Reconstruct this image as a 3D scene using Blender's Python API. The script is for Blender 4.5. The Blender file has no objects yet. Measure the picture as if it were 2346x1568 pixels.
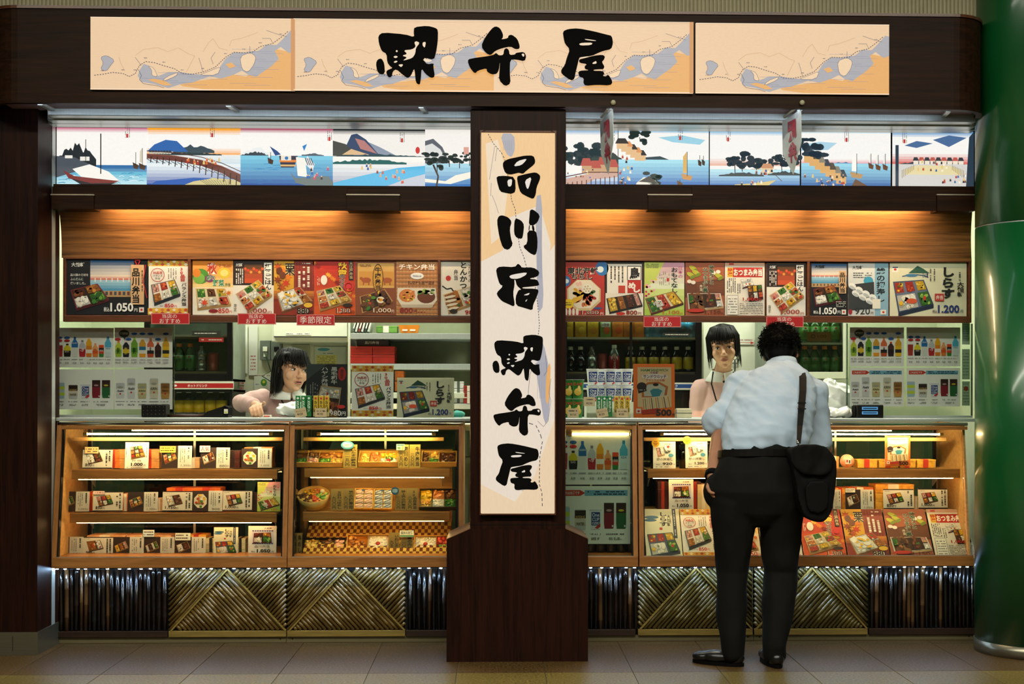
import bpy, bmesh, math, random
from mathutils import Vector, Matrix, Euler, noise, geometry
R = math.radians
random.seed(7)
S = bpy.context.scene
COL = S.collection
# ------------------------------------------------------------------ camera
FPX, EYE = 3080.0, 1.25
YAW, ROLL = math.atan(FPX / 107500.0), 0.00117
PXX, PXY = 1135 + FPX * math.tan(YAW), 920.0
CR = Matrix.Rotation(-YAW, 3, 'Z') @ Matrix.Rotation(R(90), 3, 'X') @ Matrix.Rotation(ROLL, 3, 'Z')
cam = bpy.data.cameras.new('camera'); co = bpy.data.objects.new('camera', cam); COL.objects.link(co)
cam.sensor_width = 36; cam.sensor_fit = 'HORIZONTAL'; cam.lens = FPX / 2346 * 36
cam.shift_x = (1173 - PXX) / 2346; cam.shift_y = (PXY - 784) / 2346
co.matrix_world = Matrix.Translation((0, 0, EYE)) @ CR.to_4x4(); cam.clip_end = 100
S.camera = co
def at(x, y, Y):                      # the point that stands at depth Y and is seen at photo pixel x, y
    d = CR @ Vector(((x - PXX) / FPX, -(y - PXY) / FPX, -1)); t = Y / d.y
    return Vector((d.x * t, Y, EYE + d.z * t))
def AX(x, Y, y=1000): return at(x, y, Y).x
def AZ(y, Y, x=1173): return at(x, y, Y).z
# ------------------------------------------------------------------ light
W = bpy.data.worlds.new('hall'); S.world = W; W.use_nodes = True
W.node_tree.nodes['Background'].inputs[0].default_value = (.72, .8, .62, 1)
W.node_tree.nodes['Background'].inputs[1].default_value = .05
def area(name, loc, size, energy, col, rot=(0, 0, 0), sy=None):
    l = bpy.data.lights.new(name, 'AREA'); l.energy = energy; l.color = col; l.size = size
    if sy: l.shape = 'RECTANGLE'; l.size_y = sy
    o = bpy.data.objects.new(name, l); COL.objects.link(o); o.location = loc; o.rotation_euler = rot; return o
# fluorescent rows in the hall ceiling and in the kiosk ceiling
area('hall_ceiling_light', (-1.2, 3.1, 4.1), 5.0, 160, (1, .98, .8), sy=.3)
area('hall_ceiling_light.001', (1.8, 3.1, 4.1), 5.0, 160, (1, .98, .82), sy=.3)
area('hall_ceiling_light.002', (0, .6, 4.1), 6.0, 110, (1, .98, .8), sy=.3)
area('kiosk_ceiling_light', (-1.25, 7.72, 2.72), 2.0, 52, (.95, 1, .84), sy=.35)
area('kiosk_ceiling_light.001', (1.45, 7.72, 2.72), 2.0, 48, (.95, 1, .84), sy=.35)
S.view_settings.view_transform = 'Standard'; S.view_settings.look = 'None'
S.view_settings.exposure = 0.0; S.view_settings.gamma = 1; S.view_settings.use_curve_mapping = False
S.cycles.max_bounces = 8; S.cycles.transparent_max_bounces = 16
S.cycles.caustics_reflective = False; S.cycles.caustics_refractive = False
S.cycles.use_denoising = True
# ------------------------------------------------------------------ colour and materials
def lin(h):
    if not isinstance(h, str): return tuple(h)[:3]
    h = h.lstrip('#')
    if len(h) == 3: h = ''.join(c + c for c in h)
    r = []
    for i in (0, 2, 4):
        c = int(h[i:i + 2], 16) / 255
        r.append(c / 12.92 if c <= .04045 else ((c + .055) / 1.055) ** 2.4)
    return tuple(r)
M = {}
def nodes(name):
    m = bpy.data.materials.new(name); m.use_nodes = True; nt = m.node_tree
    M[name] = m
    return m, nt, nt.nodes, nt.links, nt.nodes['Principled BSDF']
def mat(name, col, rough=.5, metal=0, var=.12, scale=18, bump=0, stretch=None, col2=None, spec=None, coat=0, trans=0):
    """principled surface whose colour wanders a little with noise"""
    m, nt, N, L, b = nodes(name)
    b.inputs['Roughness'].default_value = rough; b.inputs['Metallic'].default_value = metal
    if spec is not None: b.inputs['Specular IOR Level'].default_value = spec
    if coat: b.inputs['Coat Weight'].default_value = coat; b.inputs['Coat Roughness'].default_value = .12
    c = lin(col)
    tc = N.new('ShaderNodeTexCoord'); mp = N.new('ShaderNodeMapping'); nz = N.new('ShaderNodeTexNoise')
    mp.inputs['Scale'].default_value = stretch or (1, 1, 1)
    nz.inputs['Scale'].default_value = scale; nz.inputs['Detail'].default_value = 5
    L.new(tc.outputs['Object'], mp.inputs[0]); L.new(mp.outputs[0], nz.inputs['Vector'])
    cr = N.new('ShaderNodeValToRGB')
    c2 = lin(col2) if col2 else tuple(x * (1 + var) for x in c)
    c1 = c if col2 else tuple(x * (1 - var) for x in c)
    cr.color_ramp.elements[0].color = (*c1, 1); cr.color_ramp.elements[1].color = (*c2, 1)
    cr.color_ramp.elements[0].position = .3; cr.color_ramp.elements[1].position = .7
    L.new(nz.outputs[0], cr.inputs[0]); L.new(cr.outputs[0], b.inputs['Base Color'])
    if bump:
        bp = N.new('ShaderNodeBump'); bp.inputs['Strength'].default_value = bump; bp.inputs['Distance'].default_value = .002
        L.new(nz.outputs[0], bp.inputs['Height']); L.new(bp.outputs[0], b.inputs['Normal'])
    return m
def attrmat(name, emit=0, rough=.4, thin=0):
    """printed surface: the colour of every printed shape is stored on its faces"""
    m, nt, N, L, b = nodes(name)
    a = N.new('ShaderNodeAttribute'); a.attribute_name = 'Col'
    nz = N.new('ShaderNodeTexNoise'); nz.inputs['Scale'].default_value = 60
    mx = N.new('ShaderNodeMix'); mx.data_type = 'RGBA'; mx.blend_type = 'MULTIPLY'; mx.inputs[0].default_value = .12
    L.new(a.outputs['Color'], mx.inputs[6]); L.new(nz.outputs[0], mx.inputs[7])
    b.inputs['Roughness'].default_value = rough
    if emit:
        L.new(mx.outputs[2], b.inputs['Emission Color']); b.inputs['Emission Strength'].default_value = emit
        b.inputs['Base Color'].default_value = (.02, .02, .02, 1)
    else: L.new(mx.outputs[2], b.inputs['Base Color'])
    if thin:                            # paper that lets some of the light behind it through
        t = N.new('ShaderNodeBsdfTranslucent'); x = N.new('ShaderNodeMixShader'); x.inputs[0].default_value = thin
        L.new(mx.outputs[2], t.inputs[0]); L.new(b.outputs[0], x.inputs[1]); L.new(t.outputs[0], x.inputs[2]); L.new(x.outputs[0], N['Material Output'].inputs[0])
    return m
def emitmat(name, col, s):
    m, nt, N, L, b = nodes(name)
    b.inputs['Emission Color'].default_value = (*lin(col), 1); b.inputs['Emission Strength'].default_value = s
    b.inputs['Base Color'].default_value = (*lin(col), 1); return m
def glassmat(name, tint, refl=1.0, rough=0.0):
    """thin pane: mostly see-through, mirror-like at grazing angles"""
    m, nt, N, L, b = nodes(name); N.remove(b)
    t = N.new('ShaderNodeBsdfTransparent'); g = N.new('ShaderNodeBsdfGlossy'); x = N.new('ShaderNodeMixShader')
    f = N.new('ShaderNodeFresnel'); f.inputs[0].default_value = 1.45
    mu = N.new('ShaderNodeMath'); mu.operation = 'MULTIPLY'; mu.inputs[1].default_value = refl
    t.inputs[0].default_value = (*lin(tint), 1); g.inputs['Roughness'].default_value = rough
    L.new(f.outputs[0], mu.inputs[0]); L.new(mu.outputs[0], x.inputs[0]); L.new(t.outputs[0], x.inputs[1]); L.new(g.outputs[0], x.inputs[2])
    L.new(x.outputs[0], N['Material Output'].inputs[0]); return m
def woodmat(name, dark, light, rough=.4, sc=(1.2, 14, 14), coat=.2, fine=60, spec=.4):
    m, nt, N, L, b = nodes(name)
    tc = N.new('ShaderNodeTexCoord'); mp = N.new('ShaderNodeMapping'); mp.inputs['Scale'].default_value = sc
    n1 = N.new('ShaderNodeTexNoise'); n1.inputs['Scale'].default_value = 3; n1.inputs['Detail'].default_value = 6; n1.inputs['Distortion'].default_value = .6
    n2 = N.new('ShaderNodeTexNoise'); n2.inputs['Scale'].default_value = fine / 4; n2.inputs['Detail'].default_value = 3
    L.new(tc.outputs['Object'], mp.inputs[0]); L.new(mp.outputs[0], n1.inputs['Vector']); L.new(mp.outputs[0], n2.inputs['Vector'])
    ad = N.new('ShaderNodeMath'); ad.operation = 'MULTIPLY_ADD'; ad.inputs[1].default_value = .35; L.new(n2.outputs[0], ad.inputs[0]); L.new(n1.outputs[0], ad.inputs[2])
    cr = N.new('ShaderNodeValToRGB'); cr.color_ramp.elements[0].position = .45; cr.color_ramp.elements[1].position = .85
    cr.color_ramp.elements[0].color = (*lin(dark), 1); cr.color_ramp.elements[1].color = (*lin(light), 1)
    L.new(ad.outputs[0], cr.inputs[0]); L.new(cr.outputs[0], b.inputs['Base Color'])
    b.inputs['Roughness'].default_value = rough; b.inputs['Coat Weight'].default_value = coat; b.inputs['Coat Roughness'].default_value = .15; b.inputs['Specular IOR Level'].default_value = spec
    return m
mat('ribbed', '#beb493', .6, var=.06); mat('wallgrey', '#c9cdb0', .6, var=.04); mat('white', '#d9dcc6', .45, var=.03)
mat('ceil', '#c8ccb4', .6); mat('black', '#090807', .4, var=.2, spec=.3); mat('blackmatte', '#060505', .8, var=.2, spec=.1)
mat('steel', '#8f8a78', .32, .85, .08, 8, stretch=(1, 1, 40)); mat('alu', '#c4ccc8', .32, .45, .05, 8, stretch=(40, 1, 1))
mat('chrome', '#d0d8d4', .18, 1, .04); mat('soffit', '#8a6c74', .5, var=.08); mat('kick', '#766c4e', .42, .25, .12, 6, stretch=(1, 1, 30))
woodmat('darkwood', '#1e1108', '#321d10', .42, (1.0, 18, 18), 0, spec=.1); woodmat('darkwood_v', '#1a0c08', '#2d160f', .42, (18, 18, 1.0), 0, spec=.1)
woodmat('panelwood', '#4f2f17', '#8a5f34', .36, (.9, 20, 26), .3); woodmat('casewood', '#8a5828', '#ae743c', .42, (1.4, 20, 22), .1)
woodmat('casewood_v', '#8a5828', '#ae743c', .42, (20, 20, 1.4), .1); woodmat('palewood', '#b98f52', '#d2ab6c', .5, (1.5, 16, 18), 0)
woodmat('framewood', '#4a2713', '#6b3b1e', .4, (1.2, 20, 20), .2); woodmat('railwood', '#75602a', '#94793a', .45, (1.2, 20, 20), .1)
woodmat('darkrail', '#20140d', '#382418', .4, (1.2, 20, 20), .2)
attrmat('print'); attrmat('paper', thin=.5); attrmat('food', rough=.35); attrmat('glow', emit=1.0); attrmat('strip', emit=1.15)
emitmat('tube_warm', '#ffd098', 170); emitmat('tube_yellow', '#ffd880', 160); emitmat('cove', '#dcecff', 14); emitmat('tube_wood', '#ffdcae', 150); emitmat('led', '#b8dcff', 380)
glassmat('glass', '#f4faf4'); glassmat('glass_cool', '#a8b4a8', 1.2); glassmat('acrylic', '#f6f8f6', .8)
# ------------------------------------------------------------------ mesh builder
class MB:
    def __init__(s): s.v = []; s.f = []; s.c = []; s.col = None
    def paint(s, h): s.col = (*lin(h), 1) if h is not None else None; return s
    def add(s, vs, fs, col=None):
        n = len(s.v); s.v += [tuple(v) for v in vs]; c = (*lin(col), 1) if col is not None else (s.col or (1, 1, 1, 1))
        for f in fs: s.f.append([i + n for i in f]); s.c.append(c)
        return s
    def box(s, x0, x1, y0, y1, z0, z1, col=None):
        return s.add([(x, y, z) for x in (x0, x1) for y in (y0, y1) for z in (z0, z1)],
                     [(0, 1, 3, 2), (4, 6, 7, 5), (0, 4, 5, 1), (2, 3, 7, 6), (0, 2, 6, 4), (1, 5, 7, 3)], col)
    def bbox(s, x0, x1, y0, y1, z0, z1, b=.004, col=None):      # box with bevelled edges
        bm = bmesh.new(); bmesh.ops.create_cube(bm, size=1)
        for v in bm.verts: v.co = ((x0 + x1) / 2 + v.co.x * (x1 - x0), (y0 + y1) / 2 + v.co.y * (y1 - y0), (z0 + z1) / 2 + v.co.z * (z1 - z0))
        bmesh.ops.bevel(bm, geom=list(bm.edges), offset=b, segments=2, affect='EDGES', profile=.6)
        bm.verts.index_update(); s.add([v.co[:] for v in bm.verts], [[v.index for v in f.verts] for f in bm.faces], col); bm.free(); return s
    def prism(s, pts, ax, a, b, col=None):       # 2-D outline swept along an axis; ax 'x': pts=(y,z), 'y': (x,z), 'z': (x,y)
        n = len(pts); mk = {'x': lambda p, t: (t, p[0], p[1]), 'y': lambda p, t: (p[0], t, p[1]), 'z': lambda p, t: (p[0], p[1], t)}[ax]
        fs = [list(range(n))[::-1], list(range(n, 2 * n))] + [(i, (i + 1) % n, n + (i + 1) % n, n + i) for i in range(n)]
        return s.add([mk(p, a) for p in pts] + [mk(p, b) for p in pts], fs, col)
    def tube(s, pts, r, seg=8, col=None, cap=True, flat=1.0):
        pts = [Vector(p) for p in pts]; n = len(pts); rs = r if isinstance(r, (list, tuple)) else [r] * n
        vs = []; t0 = None
        for i, p in enumerate(pts):
            t = (pts[min(i + 1, n - 1)] - pts[max(i - 1, 0)]); t = t.normalized() if t.length > 1e-9 else Vector((0, 0, 1))
            if t0 is None:
                u = t.cross(Vector((0, 1, 0))); u = t.cross(Vector((1, 0, 0))) if u.length < .2 else u; u.normalize()
            else:
                u = u - t * u.dot(t); u.normalize()
            t0 = t; w = t.cross(u)
            for k in range(seg):
                a = 2 * math.pi * k / seg; vs.append(p + (u * math.cos(a) + w * math.sin(a) * flat) * rs[i])
        fs = [(i * seg + k, i * seg + (k + 1) % seg, (i + 1) * seg + (k + 1) % seg, (i + 1) * seg + k) for i in range(n - 1) for k in range(seg)]
        if cap: fs += [list(range(seg))[::-1], list(range((n - 1) * seg, n * seg))]
        return s.add(vs, fs, col)
    def lathe(s, prof, c=(0, 0, 0), seg=16, col=None, cols=None, sx=1, sy=1):
        vs = [(c[0] + r * sx * math.cos(2 * math.pi * k / seg), c[1] + r * sy * math.sin(2 * math.pi * k / seg), c[2] + z) for r, z in prof for k in range(seg)]
        for i in range(len(prof) - 1):
            pass
        n0 = len(s.v); s.v += vs
        for i in range(len(prof) - 1):
            cc = (*lin(cols[i]), 1) if cols else ((*lin(col), 1) if col else (s.col or (1, 1, 1, 1)))
            for k in range(seg):
                s.f.append([n0 + i * seg + k, n0 + i * seg + (k + 1) % seg, n0 + (i + 1) * seg + (k + 1) % seg, n0 + (i + 1) * seg + k]); s.c.append(cc)
        for i, rev in ((0, True), (len(prof) - 1, False)):
            if prof[i][0] > 1e-5:
                ids = [n0 + i * seg + k for k in range(seg)]; s.f.append(ids[::-1] if rev else ids)
                s.c.append((*lin(cols[0 if rev else -1]), 1) if cols else ((*lin(col), 1) if col else (s.col or (1, 1, 1, 1))))
        return s
    def ell(s, c, r, col=None, seg=12, ring=8, rot=None):
        c = Vector(c); r = (r, r, r) if not isinstance(r, (tuple, list)) else r
        mt = rot.to_matrix() if rot else None
        vs = []
        for i in range(1, ring):
            a = math.pi * i / ring
            for k in range(seg):
                b = 2 * math.pi * k / seg; vs.append(Vector((math.sin(a) * math.cos(b) * r[0], math.sin(a) * math.sin(b) * r[1], math.cos(a) * r[2])))
        vs += [Vector((0, 0, r[2])), Vector((0, 0, -r[2]))]; T = len(vs) - 2
        vs = [c + (mt @ v if mt else v) for v in vs]
        fs = [(i * seg + k, (i + 1) * seg + k, (i + 1) * seg + (k + 1) % seg, i * seg + (k + 1) % seg) for i in range(ring - 2) for k in range(seg)]
        fs += [(T, k, (k + 1) % seg) for k in range(seg)] + [(T + 1, (ring - 2) * seg + (k + 1) % seg, (ring - 2) * seg + k) for k in range(seg)]
        return s.add(vs, fs, col)
    def mesh(s, name, o=(0, 0, 0), smooth=False):
        me = bpy.data.meshes.new(name)
        me.from_pydata([(x - o[0], y - o[1], z - o[2]) for x, y, z in s.v], [], s.f)
        a = me.color_attributes.new('Col', 'FLOAT_COLOR', 'CORNER')
        buf = []
        for f, c in zip(s.f, s.c): buf += list(c) * len(f)
        a.data.foreach_set('color', buf)
        if smooth: me.polygons.foreach_set('use_smooth', [True] * len(me.polygons))
        me.update(); return me
    def build(s, name, mt, parent=None, loc=None, smooth=False, w=True):
        """one mesh object; vertices given in world space, unless the parent is built in its own space (w=False)"""
        o0 = loc if loc is not None else (WL.get(parent, (0, 0, 0)) if (parent and w) else (0, 0, 0))
        me = s.mesh(name, o0, smooth); me.materials.append(M[mt] if isinstance(mt, str) else mt)
        o = bpy.data.objects.new(name, me); COL.objects.link(o)
        if parent: o.parent = parent
        elif loc is not None: o.location = loc
        WL[o] = tuple(o0)
        return o
WL = {}
def tag(o, label=None, cat=None, group=None, kind=None):
    for k, v in (('label', label), ('category', cat), ('group', group), ('kind', kind)):
        if v: o[k] = v
    return o
def thing(name, label, cat, loc=(0, 0, 0), group=None, rz=0):
    o = bpy.data.objects.new(name, None); COL.objects.link(o); o.location = loc; o.rotation_euler.z = rz
    o.empty_display_size = .05; WL[o] = tuple(loc); return tag(o, label, cat, group)
def struct(name, mb, mt, label=None):
    o = mb.build(name, mt); o['kind'] = 'structure'
    if label: o['label'] = label
    return o
def dup(root, loc=None, label=None, group=None, rz=None):
    r = root.copy(); COL.objects.link(r)
    if loc is not None: r.location = loc
    if rz is not None: r.rotation_euler.z = rz
    if label: r['label'] = label
    if group: r['group'] = group
    for ch in list(root.children):
        c = ch.copy(); COL.objects.link(c); c.parent = r
        for g in list(ch.children):
            d = g.copy(); COL.objects.link(d); d.parent = c
    return r
# ------------------------------------------------------------------ lettering
_tc = bpy.data.curves.new('lettering', 'FONT'); _tc.resolution_u = 2; _to = bpy.data.objects.new('lettering', _tc)
_G = {}
def glyphs(t, bold=0.0, shear=0.0):
    k = (t, bold, shear)
    if k not in _G:
        _tc.body = t; _tc.offset = bold; _tc.shear = shear
        me = bpy.data.meshes.new_from_object(_to)
        vs = [(v.co.x, v.co.y) for v in me.vertices]; fs = [list(p.vertices) for p in me.polygons]; bpy.data.meshes.remove(me)
        _G[k] = (vs, fs)
    return _G[k]
class Art:
    """a flat printed sheet: drawn in photo pixels, standing at depth Y at its true size"""
    def __init__(s, name, x0, y0, x1, y1, Y, label=None, cat=None, group=None, bg='#ffffff', tilt=0, th=.003, mt='print', parent=None, edge=None, bmt=None, k=None, loc=None):
        s.x0, s.y0, s.x1, s.y1 = x0, y0, x1, y1; s.cx, s.cy = (x0 + x1) / 2, (y0 + y1) / 2; s.k = k or Y / FPX
        s.mt = mt; s.n = 0; _m = MB(); s.g = {'artwork': _m, 'lettering': _m}; s.name = name; s.step = .00012
        hw, hh = (x1 - x0) / 2 * s.k, (y1 - y0) / 2 * s.k
        b = MB().box(-hw, hw, 0, th, -hh, hh, edge or bg)
        s.o = b.build(name, bmt or mt, parent, w=False)
        p = loc or at(s.cx, s.cy, Y)
        if parent:
            q = WL.get(parent, (0, 0, 0)); s.o.location = Vector(p) - Vector(q)
        else: s.o.location = p
        s.o.rotation_euler.x = -tilt
        if label: tag(s.o, label, cat, group)
        s.W, s.H = x1 - x0, y1 - y0
        s.rect(x0, y0, x1, y1, bg)
    def P(s, x, y): return ((x - s.cx) * s.k, -(.0004 + s.n * s.step), (s.cy - y) * s.k)
    def q(s, u, v): return (s.x0 + u * s.W, s.y0 + v * s.H)          # 0..1 over the sheet
    def poly(s, pts, col, g='artwork'):
        s.n += 1; vs = [s.P(*p) for p in pts]; s.g[g].add(vs, [list(range(len(vs)))[::-1]], col); return s
    def rect(s, x0, y0, x1, y1, col, g='artwork'): return s.poly([(x0, y0), (x1, y0), (x1, y1), (x0, y1)], col, g)
    def grad(s, x0, y0, x1, y1, c0, c1, n=6):
        a, b = lin(c0), lin(c1)
        for i in range(n):
            t = i / (n - 1); s.n -= 1 if i else 0
            s.rect(x0, y0 + (y1 - y0) * i / n, x1, y0 + (y1 - y0) * (i + 1) / n, tuple(a[j] + (b[j] - a[j]) * t for j in range(3)))
        return s
    def ell(s, cx, cy, rx, ry, col, n=14, rot=0, g='artwork'):
        c, d = math.cos(rot), math.sin(rot)
        return s.poly([(cx + rx * math.cos(t) * c - ry * math.sin(t) * d, cy + rx * math.cos(t) * d + ry * math.sin(t) * c) for t in [2 * math.pi * i / n for i in range(n)]], col, g)
    def ring(s, cx, cy, r, w, col, n=24):
        s.n += 1; vs = []; fs = []
        for i in range(n):
            t = 2 * math.pi * i / n; vs += [s.P(cx + r * math.cos(t), cy + r * math.sin(t)), s.P(cx + (r - w) * math.cos(t), cy + (r - w) * math.sin(t))]
            j = (i + 1) % n; fs.append((2 * i, 2 * i + 1, 2 * j + 1, 2 * j))
        s.g['artwork'].add(vs, fs, col); return s
    def line(s, pts, w, col, dash=0, g='artwork'):
        s.n += 1
        for i in range(len(pts) - 1):
            (ax, ay), (bx, by) = pts[i], pts[i + 1]; L = math.hypot(bx - ax, by - ay)
            if L < 1e-6: continue
            nx, ny = -(by - ay) / L * w / 2, (bx - ax) / L * w / 2; m = max(1, int(L / dash)) if dash else 1
            for j in range(m):
                t0, t1 = j / m, (j + (.6 if dash else 1)) / m
                a = (ax + (bx - ax) * t0, ay + (by - ay) * t0); b = (ax + (bx - ax) * t1, ay + (by - ay) * t1)
                s.g[g].add([s.P(a[0] + nx, a[1] + ny), s.P(b[0] + nx, b[1] + ny), s.P(b[0] - nx, b[1] - ny), s.P(a[0] - nx, a[1] - ny)], [(0, 1, 2, 3)], col)
        return s
    def text(s, t, x0, y0, x1, y1, col, v=False, bold=.012, shear=0, rot=0, keep=False):
        """lettering fitted into the box; v: written downwards"""
        s.n += 1
        if v:
            n = len(t); ch = (y1 - y0) / n
            for i, c in enumerate(t):
                if c in ' 　': continue
                if c == 'ー': c = '｜'
                vs, fs = glyphs(c, bold); yy = y0 + i * ch
                s.g['lettering'].add([s.P(x0 + a * (x1 - x0), yy + (.86 - b) * ch) for a, b in vs], [f for f in fs], col)
            return s
        vs, fs = glyphs(t, bold, shear)
        if not vs: return s
        xs = [a for a, b in vs]; ys = [b for a, b in vs]; a0, a1, b0, b1 = min(xs), max(xs), min(ys), max(ys)
        sx, sy = (x1 - x0) / max(a1 - a0, 1e-6), (y1 - y0) / max(b1 - b0, 1e-6)
        if keep: sx = sy = min(sx, sy)
        pts = [(x0 + (a - a0) * sx, y1 - (b - b0) * sy) for a, b in vs]
        if rot:
            mx, my = (x0 + x1) / 2, (y0 + y1) / 2; c, d = math.cos(rot), math.sin(rot)
            pts = [(mx + (x - mx) * c - (y - my) * d, my + (x - mx) * d + (y - my) * c) for x, y in pts]
        s.g['lettering'].add([s.P(*p) for p in pts], fs, col); return s
    def fine(s, x0, y0, x1, y1, col, rows=3, v=False, w=.45, seed=0):
        """print too small to read: broken dashes in lines"""
        rr = random.Random(seed + int(x0 * 7 + y0)); s.n += 1
        for i in range(rows):
            p = 0
            while p < .96:
                q = min(1, p + rr.uniform(.05, .16)); 
                if rr.random() < .82:
                    if v:
                        cw = (x1 - x0) / rows; xx = x1 - (i + .5) * cw; r4 = (xx - cw * w / 2, y0 + (y1 - y0) * p, xx + cw * w / 2, y0 + (y1 - y0) * (q - .025))
                    else:
                        chh = (y1 - y0) / rows; yy = y0 + (i + .5) * chh; r4 = (x0 + (x1 - x0) * p, yy - chh * w / 2, x0 + (x1 - x0) * (q - .02), yy + chh * w / 2)
                    a, b, c, d = r4; s.g['artwork'].add([s.P(a, b), s.P(c, b), s.P(c, d), s.P(a, d)], [(3, 2, 1, 0)], col)
                p = q
        return s
    def done(s):
        s.g['artwork'].build('print', s.mt, s.o, w=False)
        return s.o
FOODS = {'rice': ['#f3efe2', '#e9e3d0', '#fbf8ee'], 'egg': ['#f2c230', '#f7d75a', '#e5a91c'], 'meat': ['#5c2c18', '#7a3f20', '#8d5128', '#46200f'],
         'green': ['#3d7a2a', '#6ba03c', '#2c5c22', '#9bbf55'], 'red': ['#c8402a', '#dd6a3a', '#b02a20'], 'fry': ['#b8702a', '#d18f3c', '#94551e'],
         'pink': ['#e8a99a', '#f0c3b3', '#d9897c'], 'mix': ['#c8402a', '#f2c230', '#3d7a2a', '#b8702a', '#f3efe2', '#7a3f20'], 'salmon': ['#e08a4a', '#f0a868', '#d0703a'],
         'white': ['#f4f2ea', '#e2e0d6', '#ffffff'], 'gold': ['#e0b050', '#f0cc70', '#c89030'], 'brown': ['#6b4020', '#8a5a30', '#4e2c14']}
def food_pic(A, quad, cells, rim='#c9a468', side='#8a6436', floor='#2a1a10', depth=.12, seed=1, n=14, gap=.04):
    """printed photograph of an open lunch box: quad = four corners (tl,tr,br,bl); cells = (u0,v0,u1,v1,kind)"""
    rr = random.Random(seed); tl, tr, br, bl = quad
    def b(u, v): return (tl[0] * (1 - u) * (1 - v) + tr[0] * u * (1 - v) + br[0] * u * v + bl[0] * (1 - u) * v, tl[1] * (1 - u) * (1 - v) + tr[1] * u * (1 - v) + br[1] * u * v + bl[1] * (1 - u) * v)
    h = math.hypot(bl[0] - tl[0], bl[1] - tl[1]) * depth; w = math.hypot(tr[0] - tl[0], tr[1] - tl[1])
    A.poly([bl, br, (br[0], br[1] + h), (bl[0], bl[1] + h)], side)
    if tr[1] > tl[1]: A.poly([tl, bl, (bl[0], bl[1] + h), (tl[0], tl[1] + h)], side)
    else: A.poly([tr, br, (br[0], br[1] + h), (tr[0], tr[1] + h)], side)
    A.poly([tl, tr, br, bl], rim); m = .035
    A.poly([b(m, m), b(1 - m, m), b(1 - m, 1 - m), b(m, 1 - m)], floor)
    for (u0, v0, u1, v1, kind) in cells:
        u0 += gap; v0 += gap; u1 -= gap; v1 -= gap; pal = FOODS[kind]
        dk = lambda h, f: tuple(x * f for x in lin(h)); A.poly([b(u0, v0), b(u1, v0), b(u1, v1), b(u0, v1)], dk(pal[0], .62))
        k = max(5, int(n * (u1 - u0) * (v1 - v0) * 7)); mn = min((u1 - u0), (v1 - v0)); A.n += 1
        for i in range(k):
            c = b(rr.uniform(u0 + mn * .15, u1 - mn * .15), rr.uniform(v0 + mn * .15, v1 - mn * .15)); r = w * mn * rr.uniform(.1, .22)
            q = rr.choice(pal) if rr.random() < .86 else rr.choice(FOODS['mix']); e = r * rr.uniform(.8, 1.6); an = rr.uniform(0, 3)
            A.ell(c[0], c[1] + r * .3, e, r, dk(q, .5), 8, an); A.ell(c[0], c[1], e * .92, r * .85, q, 8, an)
            if i % 4: A.n -= 2
# ================================================================== setting: floor, walls, column
YF, YP, YK, YB, YG = 6.45, 6.67, 7.0, 6.86, 6.88        # fascia, left pillar, kick plate, case front board, case glass
fl = struct('floor', MB().box(-6, 6, -4, 9, -.03, -.004), mat('grout', '#4a4436', .7), 'granite tiled hall floor in front of the kiosk')
def speckle(name, a, b, c, rough):
    m, nt, N, L, bs = nodes(name); tc = N.new('ShaderNodeTexCoord')
    n1 = N.new('ShaderNodeTexNoise'); n1.inputs['Scale'].default_value = 95; n1.inputs['Detail'].default_value = 4
    n2 = N.new('ShaderNodeTexNoise'); n2.inputs['Scale'].default_value = 3
    cr = N.new('ShaderNodeValToRGB'); e = cr.color_ramp.elements; e[0].position = .36; e[1].position = .66
    e[0].color = (*lin(a), 1); e[1].color = (*lin(b), 1); k = e.new(.5); k.color = (*lin(c), 1)
    L.new(tc.outputs['Object'], n1.inputs[0]); L.new(tc.outputs['Object'], n2.inputs[0]); L.new(n1.outputs[0], cr.inputs[0])
    oi = N.new('ShaderNodeObjectInfo'); mx = N.new('ShaderNodeMix'); mx.data_type = 'RGBA'; mx.blend_type = 'MULTIPLY'; mx.inputs[0].default_value = .16
    L.new(cr.outputs[0], mx.inputs[6]); L.new(oi.outputs['Random'], mx.inputs[7]); L.new(mx.outputs[2], bs.inputs['Base Color'])
    bs.inputs['Roughness'].default_value = rough; return m
speckle('tile_brown', '#33240a', '#6f5328', '#4a3616', .45); speckle('tile_beige', '#544720', '#8c793a', '#6c5c2a', .4)
TX0 = at(619, 1568, FPX * EYE / 648).x
rows = [(4.05, 4.76, 'tile_beige'), (4.76, 5.47, 'tile_brown'), (5.47, 6.185, 'tile_beige'), (6.185, 6.89, 'tile_brown'), (6.89, 7.6, 'tile_brown')]
tm = {}
for (a, b, mt) in rows:
    me = MB().bbox(.0015, .4045, .0015, b - a - .0015, -.02, 0, .0012).mesh('tile'); me.materials.append(M[mt])
    for i in range(-6, 11):
        o = bpy.data.objects.new('tile', me); COL.objects.link(o); o.parent = fl; o.location = (TX0 + i * .406, a, 0)
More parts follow.
